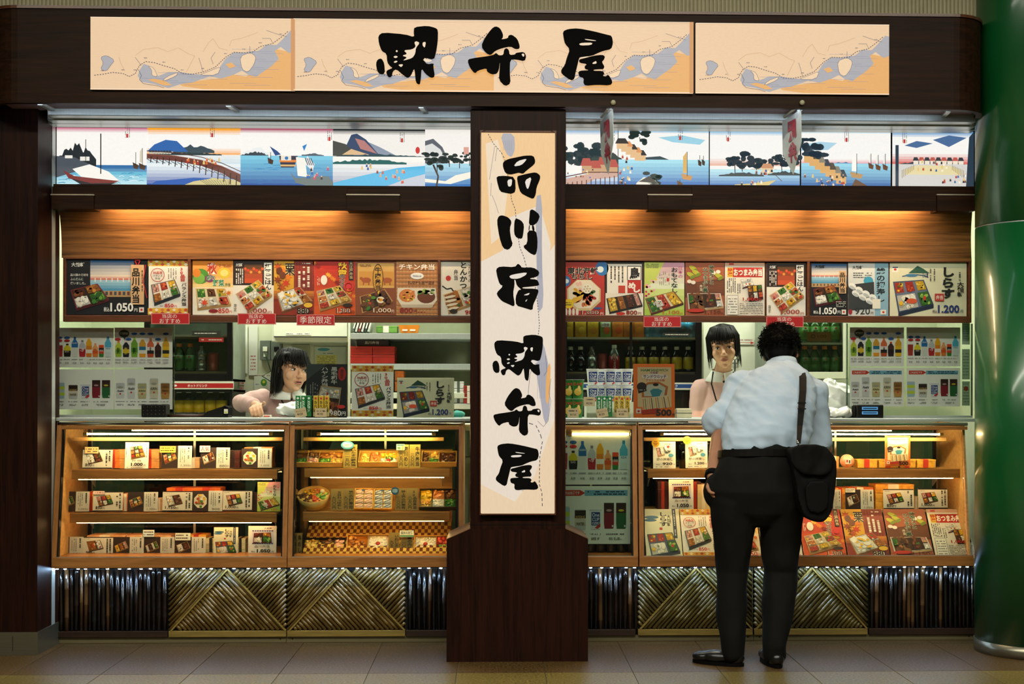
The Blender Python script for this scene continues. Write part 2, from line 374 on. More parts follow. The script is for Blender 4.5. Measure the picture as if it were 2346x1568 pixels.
# dark brown pillar at the left end of the front
zt = AZ(262, YP, 60)
pl = struct('wall_left', MB().box(AX(-140, YP), AX(86, YP), YP, 7.0, 0, zt + .3), 'darkwood_v', 'dark brown wooden pillar with steel foot beside the counter')
zb = AZ(1449, YP, 40)
b = MB().box(AX(-140, YP) - .004, AX(86, YP) + .004, YP - .005, 7.0, 0, zb); b.build('base_plate', 'steel', pl)
MB().box(AX(30, YP), AX(30, YP) + .002, YP - .006, YP - .004, .02, zb - .02).build('seam', 'black', pl)
xl = AX(109, 6.88); xr = AX(2232, 6.92)
t = thing('aluminium_post', 'slim aluminium post standing between dark pillar and glass case', 'post', (xl, 6.88, 0))
MB().box(xl, AX(119, 6.88), 6.88, 6.93, 0, AZ(265, 6.88, 110)).build('shaft', 'alu', t)
MB().box(AX(112, 6.88), AX(113.5, 6.88), 6.876, 6.88, .02, AZ(268, 6.88, 110)).build('groove', 'black', t)
# ribbed wall above the fascia
zf1, zf0 = AZ(30, YF, 1200), AZ(240, YF, 1200)
xe = AX(2315, 6.72, 30)
rib = MB(); n = 0; x = AX(-60, 6.72)
wu = struct('wall_upper', MB().box(x, xe, 6.725, 6.9, zf1 - .1, zf1 + .5), 'ribbed', 'beige ribbed wall cladding above the dark sign fascia')
while x < xe - .01:
    rib.prism([(x + .002, 6.725), (x + .005, 6.713), (x + .0135, 6.713), (x + .0165, 6.725)], 'z', zf1 - .1, zf1 + .5); x += .0197
tag(rib.build('rib', 'ribbed', wu), kind='stuff')
# green column
T = Vector((AX(2232, 6.76, 1490), 6.76)); ph = math.atan2(T.x, T.y); RC = .27
cc = T + Vector((math.cos(ph), -math.sin(ph))) * RC
mat('green', '#095628', .34, var=.12, scale=2.5, coat=.5)
gc = thing('round_column', 'glossy green round column with steel foot ring at the kiosk end', 'column', (cc.x, cc.y, 0))
zs = AZ(503, cc.y - RC, 2300); zr = AZ(1462, 6.7, 2300)
MB().lathe([(RC, zr), (RC, zs - .004)], (cc.x, cc.y, 0), 64).build('lower_shaft', 'green', gc, smooth=False)
MB().lathe([(RC - .004, zs - .004), (RC - .004, zs + .004)], (cc.x, cc.y, 0), 64).build('joint', 'alu', gc)
MB().lathe([(RC, zs + .004), (RC, 4.4)], (cc.x, cc.y, 0), 64).build('upper_shaft', 'green', gc)
MB().lathe([(RC + .004, 0), (RC + .004, zr)], (cc.x, cc.y, 0), 64).build('steel_ring', 'steel', gc)
for o in gc.children:
    for p in o.data.polygons: p.use_smooth = len(p.vertices) == 4
# kiosk shell
XL, XR = AX(112, 7.0), AX(2238, 7.0)
YW = 8.55
struct('wall_back', MB().box(XL - .3, XR + .3, YW, YW + .08, 0, 2.9), 'wallgrey', 'pale greenish back wall of the kiosk interior')
struct('wall_kiosk_left', MB().box(XL - .32, XL - .24, 6.95, YW, 0, 2.9), 'wallgrey'); struct('wall_kiosk_right', MB().box(XR + .3, XR + .38, 6.95, YW, 0, 2.9), 'wallgrey')
struct('ceiling', MB().box(XL - .3, XR + .3, 7.02, YW, 2.84, 2.9), 'ceil', 'pale kiosk ceiling')
struct('wall_front_upper', MB().box(XL - .3, XR + .3, 6.97, 7.02, AZ(470, 7.0), zf1 + .4), 'darkwood', 'dark panel behind the lit picture strip')
# ================================================================== fascia and top sign
def arc(cx, cy, r, a0, a1, n=10): return [(cx + r * math.cos(R(a0 + (a1 - a0) * i / n)), cy + r * math.sin(R(a0 + (a1 - a0) * i / n))) for i in range(n + 1)]
xa, xb, rr_ = AX(40, YF, 100), AX(2185, YF, 100), .19
plan = arc(xb, YF + rr_, rr_, -90, 0) + [(xb + rr_, 6.71), (xa - rr_, 6.71)] + arc(xa, YF + rr_, rr_, 180, 270)
fa = thing('sign_fascia', 'long dark wooden sign fascia with rounded ends above the counter', 'fascia', (0, YF, zf0))
def skirt(r0, r1): return arc(xa, YF + rr_, r0, 180, 270) + arc(xb, YF + rr_, r0, -90, 0) + arc(xb, YF + rr_, r1, 0, -90) + arc(xa, YF + rr_, r1, 270, 180)
o = MB().prism(plan, 'z', zf0 + .1, zf1).build('fascia_body', 'darkwood', fa); MB().prism(skirt(rr_, rr_ - .022), 'z', zf0, zf0 + .1).build('front_skirt', 'darkwood', fa)
plan2 = arc(xb, YF + rr_, rr_ + .008, -90, 0) + [(xb + rr_ + .008, 6.71), (xa - rr_ - .008, 6.71)] + arc(xa, YF + rr_, rr_ + .008, 180, 270)
MB().prism(plan2, 'z', zf1, zf1 + .014).build('top_lip', 'framewood', fa); MB().prism(skirt(rr_ + .006, rr_ - .024), 'z', zf0 - .01, zf0).build('bottom_lip', 'darkwood', fa)
# soffit and stepped aluminium frame under it
z0 = zf0 - .004
sf = thing('shop_soffit', 'pinkish soffit with aluminium struts under the sign fascia', 'soffit', (0, 6.6, z0))
MB().box(xa - .1, xb + .15, 6.53, 6.7, z0 + .014, z0 + .022).build('soffit_panel', 'soffit', sf)
for px_ in (95, 525, 965, 1395, 1830, 2170):
    X = AX(px_, 6.55, 245); MB().prism([(X - .012, 6.53), (X + .012, 6.53), (X + .03, 6.66), (X + .006, 6.66)], 'z', z0 + .002, z0 + .014).build('strut', 'alu', sf)
MB().tube([(xa, 6.488, z0 + .005), (AX(1077, 6.5), 6.488, z0 + .005)], .004, 8).build('cove_lamp', 'cove', sf); MB().tube([(AX(1297, 6.5), 6.488, z0 + .005), (xb, 6.488, z0 + .005)], .004, 8).build('cove_lamp', 'cove', sf)
for nm, YY, ya, yb in (('aluminium_beam', 6.66, 253, 272), ('aluminium_rail', 6.74, 272, 283), ('aluminium_rail', 6.82, 282, 291)):
    for (p0, p1) in ((108, 2236),):
        zA, zB = AZ(ya, YY, 1173) + (.02 if YY > 6.7 else 0), AZ(yb, YY, 1173)
        MB().bbox(AX(p0, YY, 280), AX(p1, YY, 280), YY, YY + .085, zB, zA, .004).build(nm, 'alu', sf)
# --------------------------------------------------------------- brush lettering (outlines in their own units)
GL = {
'eki': ([[(110,185),(150,155),(350,170),(430,195),(425,150),(430,105),(545,92),(620,110),(642,130),(640,230),(625,330),(605,395),(520,375),(515,400),(545,435),(605,425),(600,450),(615,545),(580,557),(530,520),(495,470),(490,560),(480,620),(445,600),(435,500),(430,470),(400,540),(370,560),(330,530),(270,480),(240,500),(230,550),(200,555),(180,510),(190,490),(240,470),(215,455),(190,420),(185,345),(140,320),(115,250)],
  [(90,430),(105,395),(140,385),(165,430),(170,520),(130,530),(100,500)]],
 [[(505,240),(535,235),(525,290),(505,270)],[(430,240),(450,230),(480,245),(445,290),(440,340),(415,380),(350,400),(330,402),(370,375),(320,360),(370,345),(335,312),(410,305),(445,280)],[(264,320),(275,309),(286,320),(275,332)],[(243,372),(265,360),(287,370),(265,384)],[(245,418),(268,404),(285,412),(262,426)],[(285,440),(335,435),(315,465)],[(505,395),(530,385),(600,400),(545,420)]]),
'ben': ([[(1025,270),(1060,190),(1120,110),(1155,88),(1195,105),(1222,160),(1220,190),(1205,207),(1265,195),(1270,170),(1300,162),(1350,200),(1372,265),(1365,290),(1330,292),(1290,268),(1210,285),(1150,310),(1110,350),(1070,330)],
  [(905,400),(925,380),(1130,350),(1160,325),(1185,350),(1225,345),(1230,300),(1250,282),(1275,300),(1280,345),(1330,340),(1335,325),(1410,315),(1430,355),(1415,400),(1340,385),(1285,385),(1282,500),(1290,600),(1240,625),(1185,570),(1190,480),(1195,400),(1185,480),(1165,515),(1120,520),(1078,495),(1075,465),(1000,485),(970,515),(925,460)]], [[(1385,335),(1410,330),(1412,355),(1400,360)]]),
'ya': ([[(1755,130),(1800,108),(1890,100),(2030,125),(2150,155),(2195,165),(2207,230),(2190,285),(2120,300),(2060,325),(2020,345),(1910,360),(1900,375),(1885,440),(1870,500),(1860,555),(1830,570),(1745,510),(1740,475),(1775,430),(1790,370),(1820,290),(1775,240),(1765,200)],
  [(1900,380),(1960,365),(2030,345),(2110,335),(2135,350),(2125,380),(2105,400),(2130,440),(2120,465),(2085,465),(2030,470),(2035,480),(2110,480),(2130,500),(2115,525),(2140,530),(2165,510),(2205,580),(2180,610),(2060,605),(1960,615),(1940,590),(1945,545),(1905,535),(1895,500),(1905,480),(1995,475),(1955,465),(1950,440),(1975,420),(1905,410)]],
 [[(1900,240),(1930,230),(2025,228),(2010,250),(1915,255)],[(1950,194),(2055,208),(2050,214),(1960,205)],[(2020,410),(2055,390),(2060,415),(2025,420)],[(1905,362),(1980,350),(1985,356),(1908,370)]]),
'shina': ([[(220,260),(260,235),(330,220),(400,205),(470,205),(485,245),(480,275),(410,330),(385,355),(350,345),(330,350),(280,362),(240,350),(220,300)],[(167,375),(240,370),(320,382),(325,500),(290,518),(250,512),(195,500),(172,420)],[(333,375),(370,365),(430,350),(490,340),(525,365),(525,395),(495,465),(490,520),(470,560),(420,540),(365,510),(345,450)]],
 [[(305,295),(340,250),(415,230),(405,250),(370,285)],[(255,405),(297,395),(290,455),(262,460)],[(398,408),(458,375),(430,475),(415,475)]]),
'kawa': ([[(170,740),(185,700),(215,692),(265,710),(292,745),(275,800),(285,880),(302,930),(265,975),(220,960),(190,870)],[(312,745),(325,715),(370,735),(393,770),(385,850),(375,885),(330,875),(310,840)],[(437,690),(440,650),(465,643),(523,690),(505,745),(470,775),(430,770)],[(418,815),(490,815),(503,890),(500,970),(485,1018),(440,1000),(380,945),(420,920)],[(432,772),(440,772),(436,815),(428,815)],[(455,776),(470,770),(480,815),(460,815)]], []),
'juku': ([[(165,1130),(200,1108),(320,1115),(345,1083),(370,1105),(375,1118),(470,1115),(522,1150),(510,1190),(430,1210),(500,1215),(515,1240),(520,1265),(440,1275),(380,1280),(385,1290),(480,1290),(518,1300),(495,1370),(470,1420),(465,1470),(400,1450),(330,1430),(325,1360),(350,1300),(375,1300),(335,1265),(325,1220),(315,1215),(318,1260),(305,1330),(320,1420),(310,1438),(260,1415),(215,1395),(180,1355),(170,1325),(225,1270),(195,1255),(175,1190)]],
 [[(272,1190),(300,1175),(420,1155),(410,1180),(350,1210),(290,1210)],[(385,1345),(445,1322),(430,1345)],[(405,1390),(425,1375),(410,1400)]]),
}
def smoothpoly(p, it=2):
    for _ in range(it):
        q = []
        for i in range(len(p)):
            a, b = p[i], p[(i + 1) % len(p)]; q += [(a[0] * .78 + b[0] * .22, a[1] * .78 + b[1] * .22), (a[0] * .22 + b[0] * .78, a[1] * .22 + b[1] * .78)]
        p = q
    return p
def clean_tri(pts): return geometry.tessellate_polygon([[Vector((x, y, 0)) for x, y in pts]])
def brush(A, key, x0, y0, x1, y1, hole='#ecd3b4'):
    """one brush-written sign character, cut as a thin black plate of its own"""
    outs, holes = GL[key]; allp = [p for o in outs for p in o]
    a0, a1 = min(p[0] for p in allp), max(p[0] for p in allp); b0, b1 = min(p[1] for p in allp), max(p[1] for p in allp)
    f = lambda p: (x0 + (p[0] - a0) / (a1 - a0) * (x1 - x0), y0 + (p[1] - b0) / (b1 - b0) * (y1 - y0))
    m = MB(); zz = .0026 + A.n * A.step; zk = zz - .0014
    for o in outs:
        o = smoothpoly([f(p) for p in o], 1); tri = clean_tri(o); n = len(o)
        vs = [((x - A.cx) * A.k, -zz, (A.cy - y) * A.k) for x, y in o]; vb = [(x, -zk, z) for x, y, z in vs]
        m.add(vs + vb, [list(t) for t in tri] + [(i, (i + 1) % n, n + (i + 1) % n, n + i) for i in range(n)], '#0a0808')
    ch = m.build('character', 'blackmatte', A.o, w=False)
    for o in holes:
        h = MB(); o = smoothpoly([f(p) for p in o], 1); h.add([((x - A.cx) * A.k, -zz - .0004, (A.cy - y) * A.k) for x, y in o], [list(t) for t in clean_tri(o)], hole)
        h.build('opening', A.mt, ch, w=False)
def mapart(A, f, hatch=True, w=1.0):
    """antique road map: coast, hatched sea, dashed road; f maps map units 0..100 x 0..36 to the sheet"""
    P_ = lambda pts: [f(*p) for p in pts]
    A.poly(P_([(42,32),(50,31.5),(62,30),(70,28),(76,29),(82,24),(88,20),(90,15),(95,16),(100,15),(100,35.5),(60,36),(45,34)]), '#e8ab62')
    A.poly(P_([(24,26),(26,23),(29,24),(31,27),(33,29),(38,27),(44,27),(50,28),(56,28),(62,26),(66,20),(70,17),(75,17),(82,16),(86,13),(91,13),(94,10),(98,5.5),(100,6),(100,16),(97,17),(93,14),(90,16),(92,20),(88,24),(85,26),(81,29),(77,28),(74,26),(70,28),(64,30),(58,29),(50,32),(44,33),(38,35),(31,33),(25,32),(23,29)]), '#aaa8ae')
    if hatch:
        for y in range(12, 34):
            for k in range(3):
                xx = 24 + (y * 7 + k * 31) % 60
                A.line(P_([(xx, y + .3), (xx + 11, y + .3)]), .5 * w, '#85869c') if (y > 26 and xx < 60) or (y > 14 and xx > 66) else None
    A.poly(P_([(28,31),(31,30.4),(36,31.4),(40,33.6),(36,33.8)]), '#e8ab62'); A.poly(P_([(66,23),(69,22),(71,24),(68,25)]), '#e8ab62')
    for pen in ([(28,24),(30,26),(30,29),(33,29.5),(31,25)], [(35,32),(37,29.5),(43,27),(42,29)], [(73,19),(78,17),(81,19),(80,23),(77,27),(74,25.5)], [(53,28.5),(57,27),(64,24),(62,28.5)]):
        q = P_(smoothpoly(pen, 1)); A.poly(q, '#f0cfa8'); A.line(q + [q[0]], .7 * w, '#2a3358')
    A.line(P_([(23.5,26),(25,29),(24,31),(26,33),(33,34),(36,35)]), .9 * w, '#2a3358')
    lake = P_(smoothpoly([(5,20),(8,19),(12,21.5),(10,24),(8,27),(5,26),(6.5,23)], 1)); A.poly(lake, '#aaa8ae'); A.line(lake + [lake[0]], .7 * w, '#2a3358')
    road = [(2,29),(6,28.5),(11,27.5),(16,28),(19,29.5),(22,28),(24,24),(27,22),(31,22.4),(36,24),(41,25.4),(45,27.8),(50,28),(55,27),(61,24.5),(66,19.5),(70,17),(75,17.2),(79,17),(83,14),(89,12.5),(93,9.5),(97,6)]
    A.line(P_(road), 1.5 * w, '#1c2444', dash=5 * w)
    for x, y in road[1::2]: A.fine(*f(x - .8, y - 2.2), *f(x + .8, y - 1.4), '#4a4a5c', 1)
    for ln in ([(22,19),(26,16),(33,15),(38,17),(43,15),(48,18),(51,19)], [(55,17),(58,12),(60,10.4),(63,15),(67,16)], [(68,14),(69,11),(74,10),(82,7)], [(14,20),(15,23),(17,27)], [(51,19),(49,23),(47,27)]): A.line(P_(smoothpoly(ln, 0)), .6 * w, '#c08a5c')
    for ln in ([(53,20),(54,23),(55,27)], [(61,17),(59,20),(60,23)], [(84,10),(88,10),(89,12)], [(78,14),(78,17)], [(86,6),(92,8),(96,9)], [(22,20),(25,24)]): A.line(P_(ln), .8 * w, '#3a4062')
SB = '#ecc8a0'
tb = thing('sign_light_box', 'long backlit map signboard with three large black brush characters', 'signboard', (0, YF, zf0 + .03))
YS = YF - .012
def tpx(x, y):                          # straighten: the board's edges are level in the place
    return x, y
for i, (a, b_) in enumerate(((211, 673.4), (674.8, 1589.2), (1591, 2040))):
    ya, yb_ = 40 + (((a + b_) / 2) - 211) * 17 / 1829, 205 + (((a + b_) / 2) - 211) * 13 / 1829
    A = Art('sign_panel', a, ya, b_, yb_, YS, bg=SB, th=.018, mt='glow', parent=tb, bmt='black')
    A.poly([(a, ya + 30), (b_, ya + 30), (b_, yb_), (a, yb_)], '#ecccaa') if False else None
    hs = [(a, b_)] if b_ - a < 600 else [(a, 1131.5), (1131.5, b_)]
    for (h0, h1) in hs: mapart(A, lambda x, y: (h0 + x / 100 * (h1 - h0), ya + y / 36 * (yb_ - ya)))
    A.line([(a + 1, ya + 1), (b_ - 1, ya + 1)], 1.6, '#fbe0c0'); A.line([(a + 1, yb_ - 1), (b_ - 1, yb_ - 1)], 1.6, '#fbe0c0')
    if i < 2: A.rect(b_ - 9, ya, b_, yb_, '#cf8f55')
    if len(hs) > 1:
        F = .2557; X0, Y0 = 840, 40
        for key, (u0, v0, u1, v1) in (('eki', (90, 90, 642, 620)), ('ben', (905, 88, 1430, 625)), ('ya', (1740, 100, 2207, 615))):
            brush(A, key, X0 + u0 * F, Y0 + v0 * F, X0 + u1 * F, Y0 + v1 * F)
    A.done()
# ================================================================== central pillar
YC = 6.48
x0, x1 = AX(1077, YC), AX(1296, YC); zp = AZ(1205, YC)
cp = thing('central_pillar', 'dark wooden pillar on a flared pedestal in the middle of the front', 'pillar', ((x0 + x1) / 2, YC, 0))
MB().bbox(x0, x1, YC, 6.9, zp - .05, zf0 - .013, .006).build('shaft', 'darkwood_v', cp)
YQ = 6.45; a0, a1 = AX(1023, YQ, 1518), AX(1347, YQ, 1518); zs0 = AZ(1238, YQ, 1185)
zi = AZ(1214, YQ, 1185)
MB().prism([(a0, 0), (a1, 0), (a1, zs0), (x1 - .004, zi), (x0 + .004, zi), (a0, zs0)], 'y', YQ, 6.84).build('pedestal', 'darkwood_v', cp)
for sx_ in (0, 1):
    p, q = ((a0 - .001, zs0), (x0 + .002, zi)) if not sx_ else ((a1 + .001, zs0), (x1 - .002, zi))
    MB().add([(p[0], YQ + .002, p[1] + .002), (q[0], YQ + .002, q[1] + .002), (q[0], 6.835, q[1] + .002), (p[0], 6.835, p[1] + .002), (p[0], YQ + .002, p[1] + .006), (q[0], YQ + .002, q[1] + .006), (q[0], 6.835, q[1] + .006), (p[0], 6.835, p[1] + .006)],
        [(0, 1, 2, 3), (4, 5, 6, 7), (0, 1, 5, 4), (2, 3, 7, 6), (0, 3, 7, 4), (1, 2, 6, 5)]).build('shoulder_plate', mat('shoulder%d' % sx_, '#5a3a22', .3, var=.1), cp)
MB().box(x0 - .001, x1 + .001, YC - .001, 6.9, zp + .004, zp + .007).build('joint', 'black', cp)
# the tall backlit sign on it
vs_ = thing('vertical_light_box', 'tall backlit vertical sign with six black brush characters on the pillar', 'signboard', ((x0 + x1) / 2, YC, AZ(1177, YC)))
A = Art('sign_panel', 1102, 304.5, 1271, 1177, YC - .03, bg='#eadbc8', th=.02, mt='glow', parent=vs_, bmt='glow', edge='#f7e2c4')
RX = [(1102, 304.5, 1271, 1177)]
g0 = (1102, 1271, 304.5, 1177)
A.poly([(1102, 304.5), (1271, 304.5), (1271, 560), (1235, 610), (1190, 560), (1150, 575), (1102, 600)], '#efc48c')
A.poly([(1112, 330), (1140, 320), (1165, 420), (1150, 540), (1125, 560)], '#efd8ba')
A.poly([(1165, 500), (1236, 470), (1262, 560), (1240, 700), (1140, 640)], '#e9dac6')
for pl_ in ([(1145, 306), (1177, 306), (1180, 340), (1172, 362), (1158, 352)], [(1226, 450), (1242, 445), (1241, 590), (1246, 700), (1232, 720), (1229, 600)], [(1222, 770), (1244, 780), (1262, 860), (1258, 960), (1248, 975), (1236, 900), (1228, 850)], [(1192, 1122), (1240, 1125), (1238, 1140), (1222, 1140), (1206, 1132)]):
    A.poly(smoothpoly(pl_, 1), '#aaa8b0')
    for k in range(5):
        xs = [p[0] for p in pl_]; ys = [p[1] for p in pl_]; xx = min(xs) + (max(xs) - min(xs)) * (.25 + .12 * k)
        A.line([(xx, min(ys) * .7 + max(ys) * .3), (xx, min(ys) * .3 + max(ys) * .7)], .6, '#85869c')
A.poly(smoothpoly([(1252, 850), (1262, 826), (1260, 900), (1255, 930), (1250, 915)], 1), '#e8ab62'); A.poly([(1225, 1090), (1271, 960), (1271, 1177), (1102, 1177), (1102, 1110), (1180, 1150)], '#ecd0ac')
A.line([(1118, 308), (1130, 330), (1148, 350), (1156, 366), (1163, 400), (1172, 460), (1180, 480), (1184, 520), (1190, 565), (1200, 590), (1206, 612), (1224, 640), (1232, 700), (1236, 745), (1232, 775)], 1.5, '#1c2444', dash=6)
A.line([(1210, 905), (1214, 860), (1220, 840)], .8, '#1c2444'); A.line([(1212, 970), (1228, 975), (1238, 995), (1243, 1012), (1237, 1045), (1236, 1110), (1242, 1130), (1243, 1165)], 1.6, '#1c2444', dash=9)
for ln in ([(1133, 336), (1126, 380), (1121, 412)], [(1138, 340), (1134, 370)], [(1125, 420), (1124, 450)], [(1127, 448), (1136, 470), (1142, 490)], [(1262, 868), (1258, 900), (1262, 920), (1256, 965), (1245, 978), (1232, 965)], [(1250, 815), (1253, 850), (1246, 862)]): A.line(ln, .7, '#3a4062')
for key, bx_ in (('shina', (1137, 357, 1237, 457)), ('kawa', (1138, 480, 1237, 586)), ('juku', (1136, 604, 1236, 712)), ('eki', (1128, 767, 1244, 874)), ('ben', (1130, 889, 1240, 1000)), ('ya', (1136, 1016, 1235, 1124))): brush(A, key, *bx_, hole='#e6dccf')
A.done()
fr = MB(); k_ = A.k
xA, xB, zA, zB = at(1100, 302.5, YC).x, at(1273, 1000, YC).x, AZ(302.5, YC), AZ(1179, YC)
for q in ((xA, xA + .005, zB, zA), (xB - .005, xB, zB, zA), (xA, xB, zA - .005, zA), (xA, xB, zB, zB + .005)): fr.box(q[0], q[1], YC - .032, YC, q[2], q[3])
fr.build('sign_frame', 'framewood', vs_)
for sx_, xx in ((1, xA), (-1, xB)):
    for sz_, zz in ((-1, zA), (1, zB)):
        r_ = .026; pts = [(xx, zz)] + [(xx + sx_ * (r_ - r_ * math.sin(R(a))), zz + sz_ * (r_ - r_ * math.cos(R(a)))) for a in range(0, 91, 15)]
        MB().prism(pts, 'y', YC - .038, YC - .03).build('corner_piece', 'framewood', vs_)
# ================================================================== lit picture strips (plain made-up sea and hill views)
class Land:
    def __init__(s, A): s.A = A
    def q(s, u, v): return s.A.q(1 - u, v)          # laid out from the right edge
    def P(s, pts): return [s.q(*p) for p in pts]
    def sky(s, band, base='#f2efe8', h=.1, glow=None, hz=.55):
        A = s.A; A.rect(*s.q(1, 0), *s.q(0, 1), base); A.grad(*s.q(1, 0), *s.q(0, h), band, base, 4)
        if glow: A.grad(*s.q(1, hz - .14), *s.q(0, hz), base, glow, 4)
    def sea(s, v0, v1, c0='#8cc6de', c1='#1f62b8', n=7): s.A.grad(*s.q(1, v0), *s.q(0, v1), c0, c1, n)
    def hill(s, pts, col, cap=None):
        s.A.poly(s.P(pts), col)
    def jag(s, u0, u1, v, h, col, n=14, seed=1):
        rr = random.Random(seed); top = [(u0 + (u1 - u0) * i / n, v - h * (.35 + .65 * math.sin(math.pi * i / n)) * rr.uniform(.6, 1)) for i in range(n + 1)]
        s.A.poly(s.P([(u0, v)] + top + [(u1, v)]), col)
    def boat(s, u, v, w, sail='#f4f1e8', hull='#7a3a2a', mast=.35):
        A = s.A; A.poly(s.P([(u - w, v), (u + w * 1.1, v - .05), (u + w * .8, v + .05), (u - w * .7, v + .07)]), hull)
        A.line(s.P([(u, v), (u, v - mast)]), 1.2, '#23180f')
        if sail: A.poly(s.P([(u + .004, v - mast), (u + w * .75, v - mast * .8), (u + w * .8, v - .06), (u + .004, v - .05)]), sail)
    def tree(s, u, v, r, col='#1b2a2c', trunk=.2, n=8, seed=3):
        rr = random.Random(seed + int(u * 100)); A = s.A; A.line(s.P([(u, v), (u + .006, v - trunk)]), 1.8, '#2a1c14'); asp = A.W / A.H
        for i in range(n):
            x, y = s.q(u + rr.uniform(-r, r), v - trunk + rr.uniform(-r, r) * asp * .7); A.ell(x, y, r * A.W * rr.uniform(.3, .6), r * A.W * rr.uniform(.2, .35), col, 9); A.n -= 1 if i else 0
    def house(s, u, v, w, h, roof='#3a4048', wall='#d9b98a'):
        s.A.poly(s.P([(u, v - h * .55), (u + w, v - h * .55), (u + w, v), (u, v)]), wall); s.A.poly(s.P([(u - w * .12, v - h * .5), (u + w * .2, v - h), (u + w * .9, v - h), (u + w * 1.14, v - h * .5)]), roof)
    def crowd(s, u0, u1, v0, v1, n, seed=2, cols=('#3a62a0', '#b8402e', '#e0c070', '#2a2a34', '#7a4a3a', '#f0e6d0')):
        rr = random.Random(seed)
        for i in range(n):
            x, y = s.q(rr.uniform(u0, u1), rr.uniform(v0, v1)); r = s.A.W * .012; c = rr.choice(cols)
            s.A.poly([(x - r, y + r * 2.4), (x - r * .7, y), (x + r * .7, y), (x + r, y + r * 2.4)], c); s.A.ell(x, y - r * .4, r * .7, r * .7, '#e0b890', 6)
    def seal(s, u, v, c='#d0392c'):
        A = s.A; x, y = s.q(u, v); A.rect(x - 2.4, y, x + 2.4, y + 9, c); A.fine(x - 6, y - 14, x + 7, y + 9, '#4a4440', 3, v=True, w=.3)
    def wavelets(s, v0, v1, n, col, seed=4):
        rr = random.Random(seed); A = s.A
        for i in range(n):
            u, v = rr.uniform(0, .95), rr.uniform(v0, v1); A.line(s.P([(u, v), (u + .02, v - .012), (u + rr.uniform(.04, .09), v)]), .9, col); A.n -= 1 if i else 0
def v1(L):
    L.sky('#c97a90'); L.sea(.63, 1, '#2f6aa0', '#8fd0de', 6); L.sea(.74, 1, '#5fb2cc', '#c4e6ea', 5); L.wavelets(.75, .98, 26, '#2a7aa8'); L.wavelets(.78, .98, 16, '#f2f8f6', 9)
    L.jag(.55, 1, .66, .42, '#22282a', 20, 5); L.hill([(.56, .66), (.78, .5), (1, .48), (1, .86), (.84, .78)], '#4a5058'); L.house(.62, .56, .1, .14, '#20262c', '#e6e2d6'); L.house(.8, .52, .08, .1, '#20262c', '#e6e2d6')
    L.boat(.06, .64, .035, '#cfc6b0', '#4a3626', .3); L.boat(.13, .63, .03, None, '#4a3626', .22)
    L.hill([(.3, .9), (.42, .74), (.62, .62), (.8, .7), (.7, .84), (.5, .9)], '#f0ece2'); L.A.line(L.P([(.5, .78), (.5, .1)]), 2.4, '#1c1410'); L.A.line(L.P([(.66, .56), (.66, .2)]), 1.4, '#1c1410')
    L.hill([(.3, .9), (.55, .86), (.78, .82), (.9, .72), (.84, .86), (.6, .95), (.4, .95)], '#7a2a26'); L.hill([(.32, .93), (.6, .94), (.82, .86), (.7, .97), (.45, .98)], '#251c20'); L.seal(.22, .1)
def v2(L):
    L.sky('#f0a030', '#f2efe8', .14, '#f0b070', .45); L.jag(.28, .72, .42, .16, '#3a4a52', 12, 3); L.hill([(.56, .4), (.68, .22), (.8, .2), (.92, .28), (1, .4)], '#2f62a4'); L.jag(.2, 1, .46, .06, '#2a3a3c', 30, 8)
    for i in range(8): L.house(.74 + .03 * i, .44, .025, .06, '#2c3a48', '#b8b8a8')
    L.sea(.46, .7, '#dfe4e2', '#bcd6e2', 4); L.sea(.6, 1, '#e2eaea', '#1d4aa0', 7); L.hill([(0, .88), (.3, .84), (.56, .9), (.7, 1), (0, 1)], '#cfc088'); L.hill([(.3, .85), (.5, .84), (.9, .9), (1, 1), (.66, 1), (.5, .9)], '#2156a8')
    top = [(0, .78), (.2, .64), (.42, .54), (.7, .47), (1, .44)]
    L.A.poly(L.P(top + [(1, .52), (.7, .56), (.42, .64), (.2, .76), (0, .92)]), '#6a3a30'); L.A.line(L.P([(u, v - .05) for u, v in top]), 1.6, '#4a241c'); L.A.line(L.P(top), 1, '#a86a50')
    for i in range(15):
        u = .04 + i * .065; v = .86 - .62 * u + .28 * u * u; L.A.line(L.P([(u, v - .04), (u + .008, v + .16 - .1 * u)]), 2.2, '#2e1a16'); L.A.line(L.P([(u - .02, v + .06), (u + .05, v)]), 1.3, '#2e1a16')
    L.crowd(.2, .6, .52, .58, 14, 3, ('#d8642c', '#e0c070', '#b83a2a')); L.seal(.3, .09)
    for i in range(12): L.A.line(L.P([(.1 + i * .022, .97), (.1 + i * .03, .88)]), .8, '#3a4a2c')
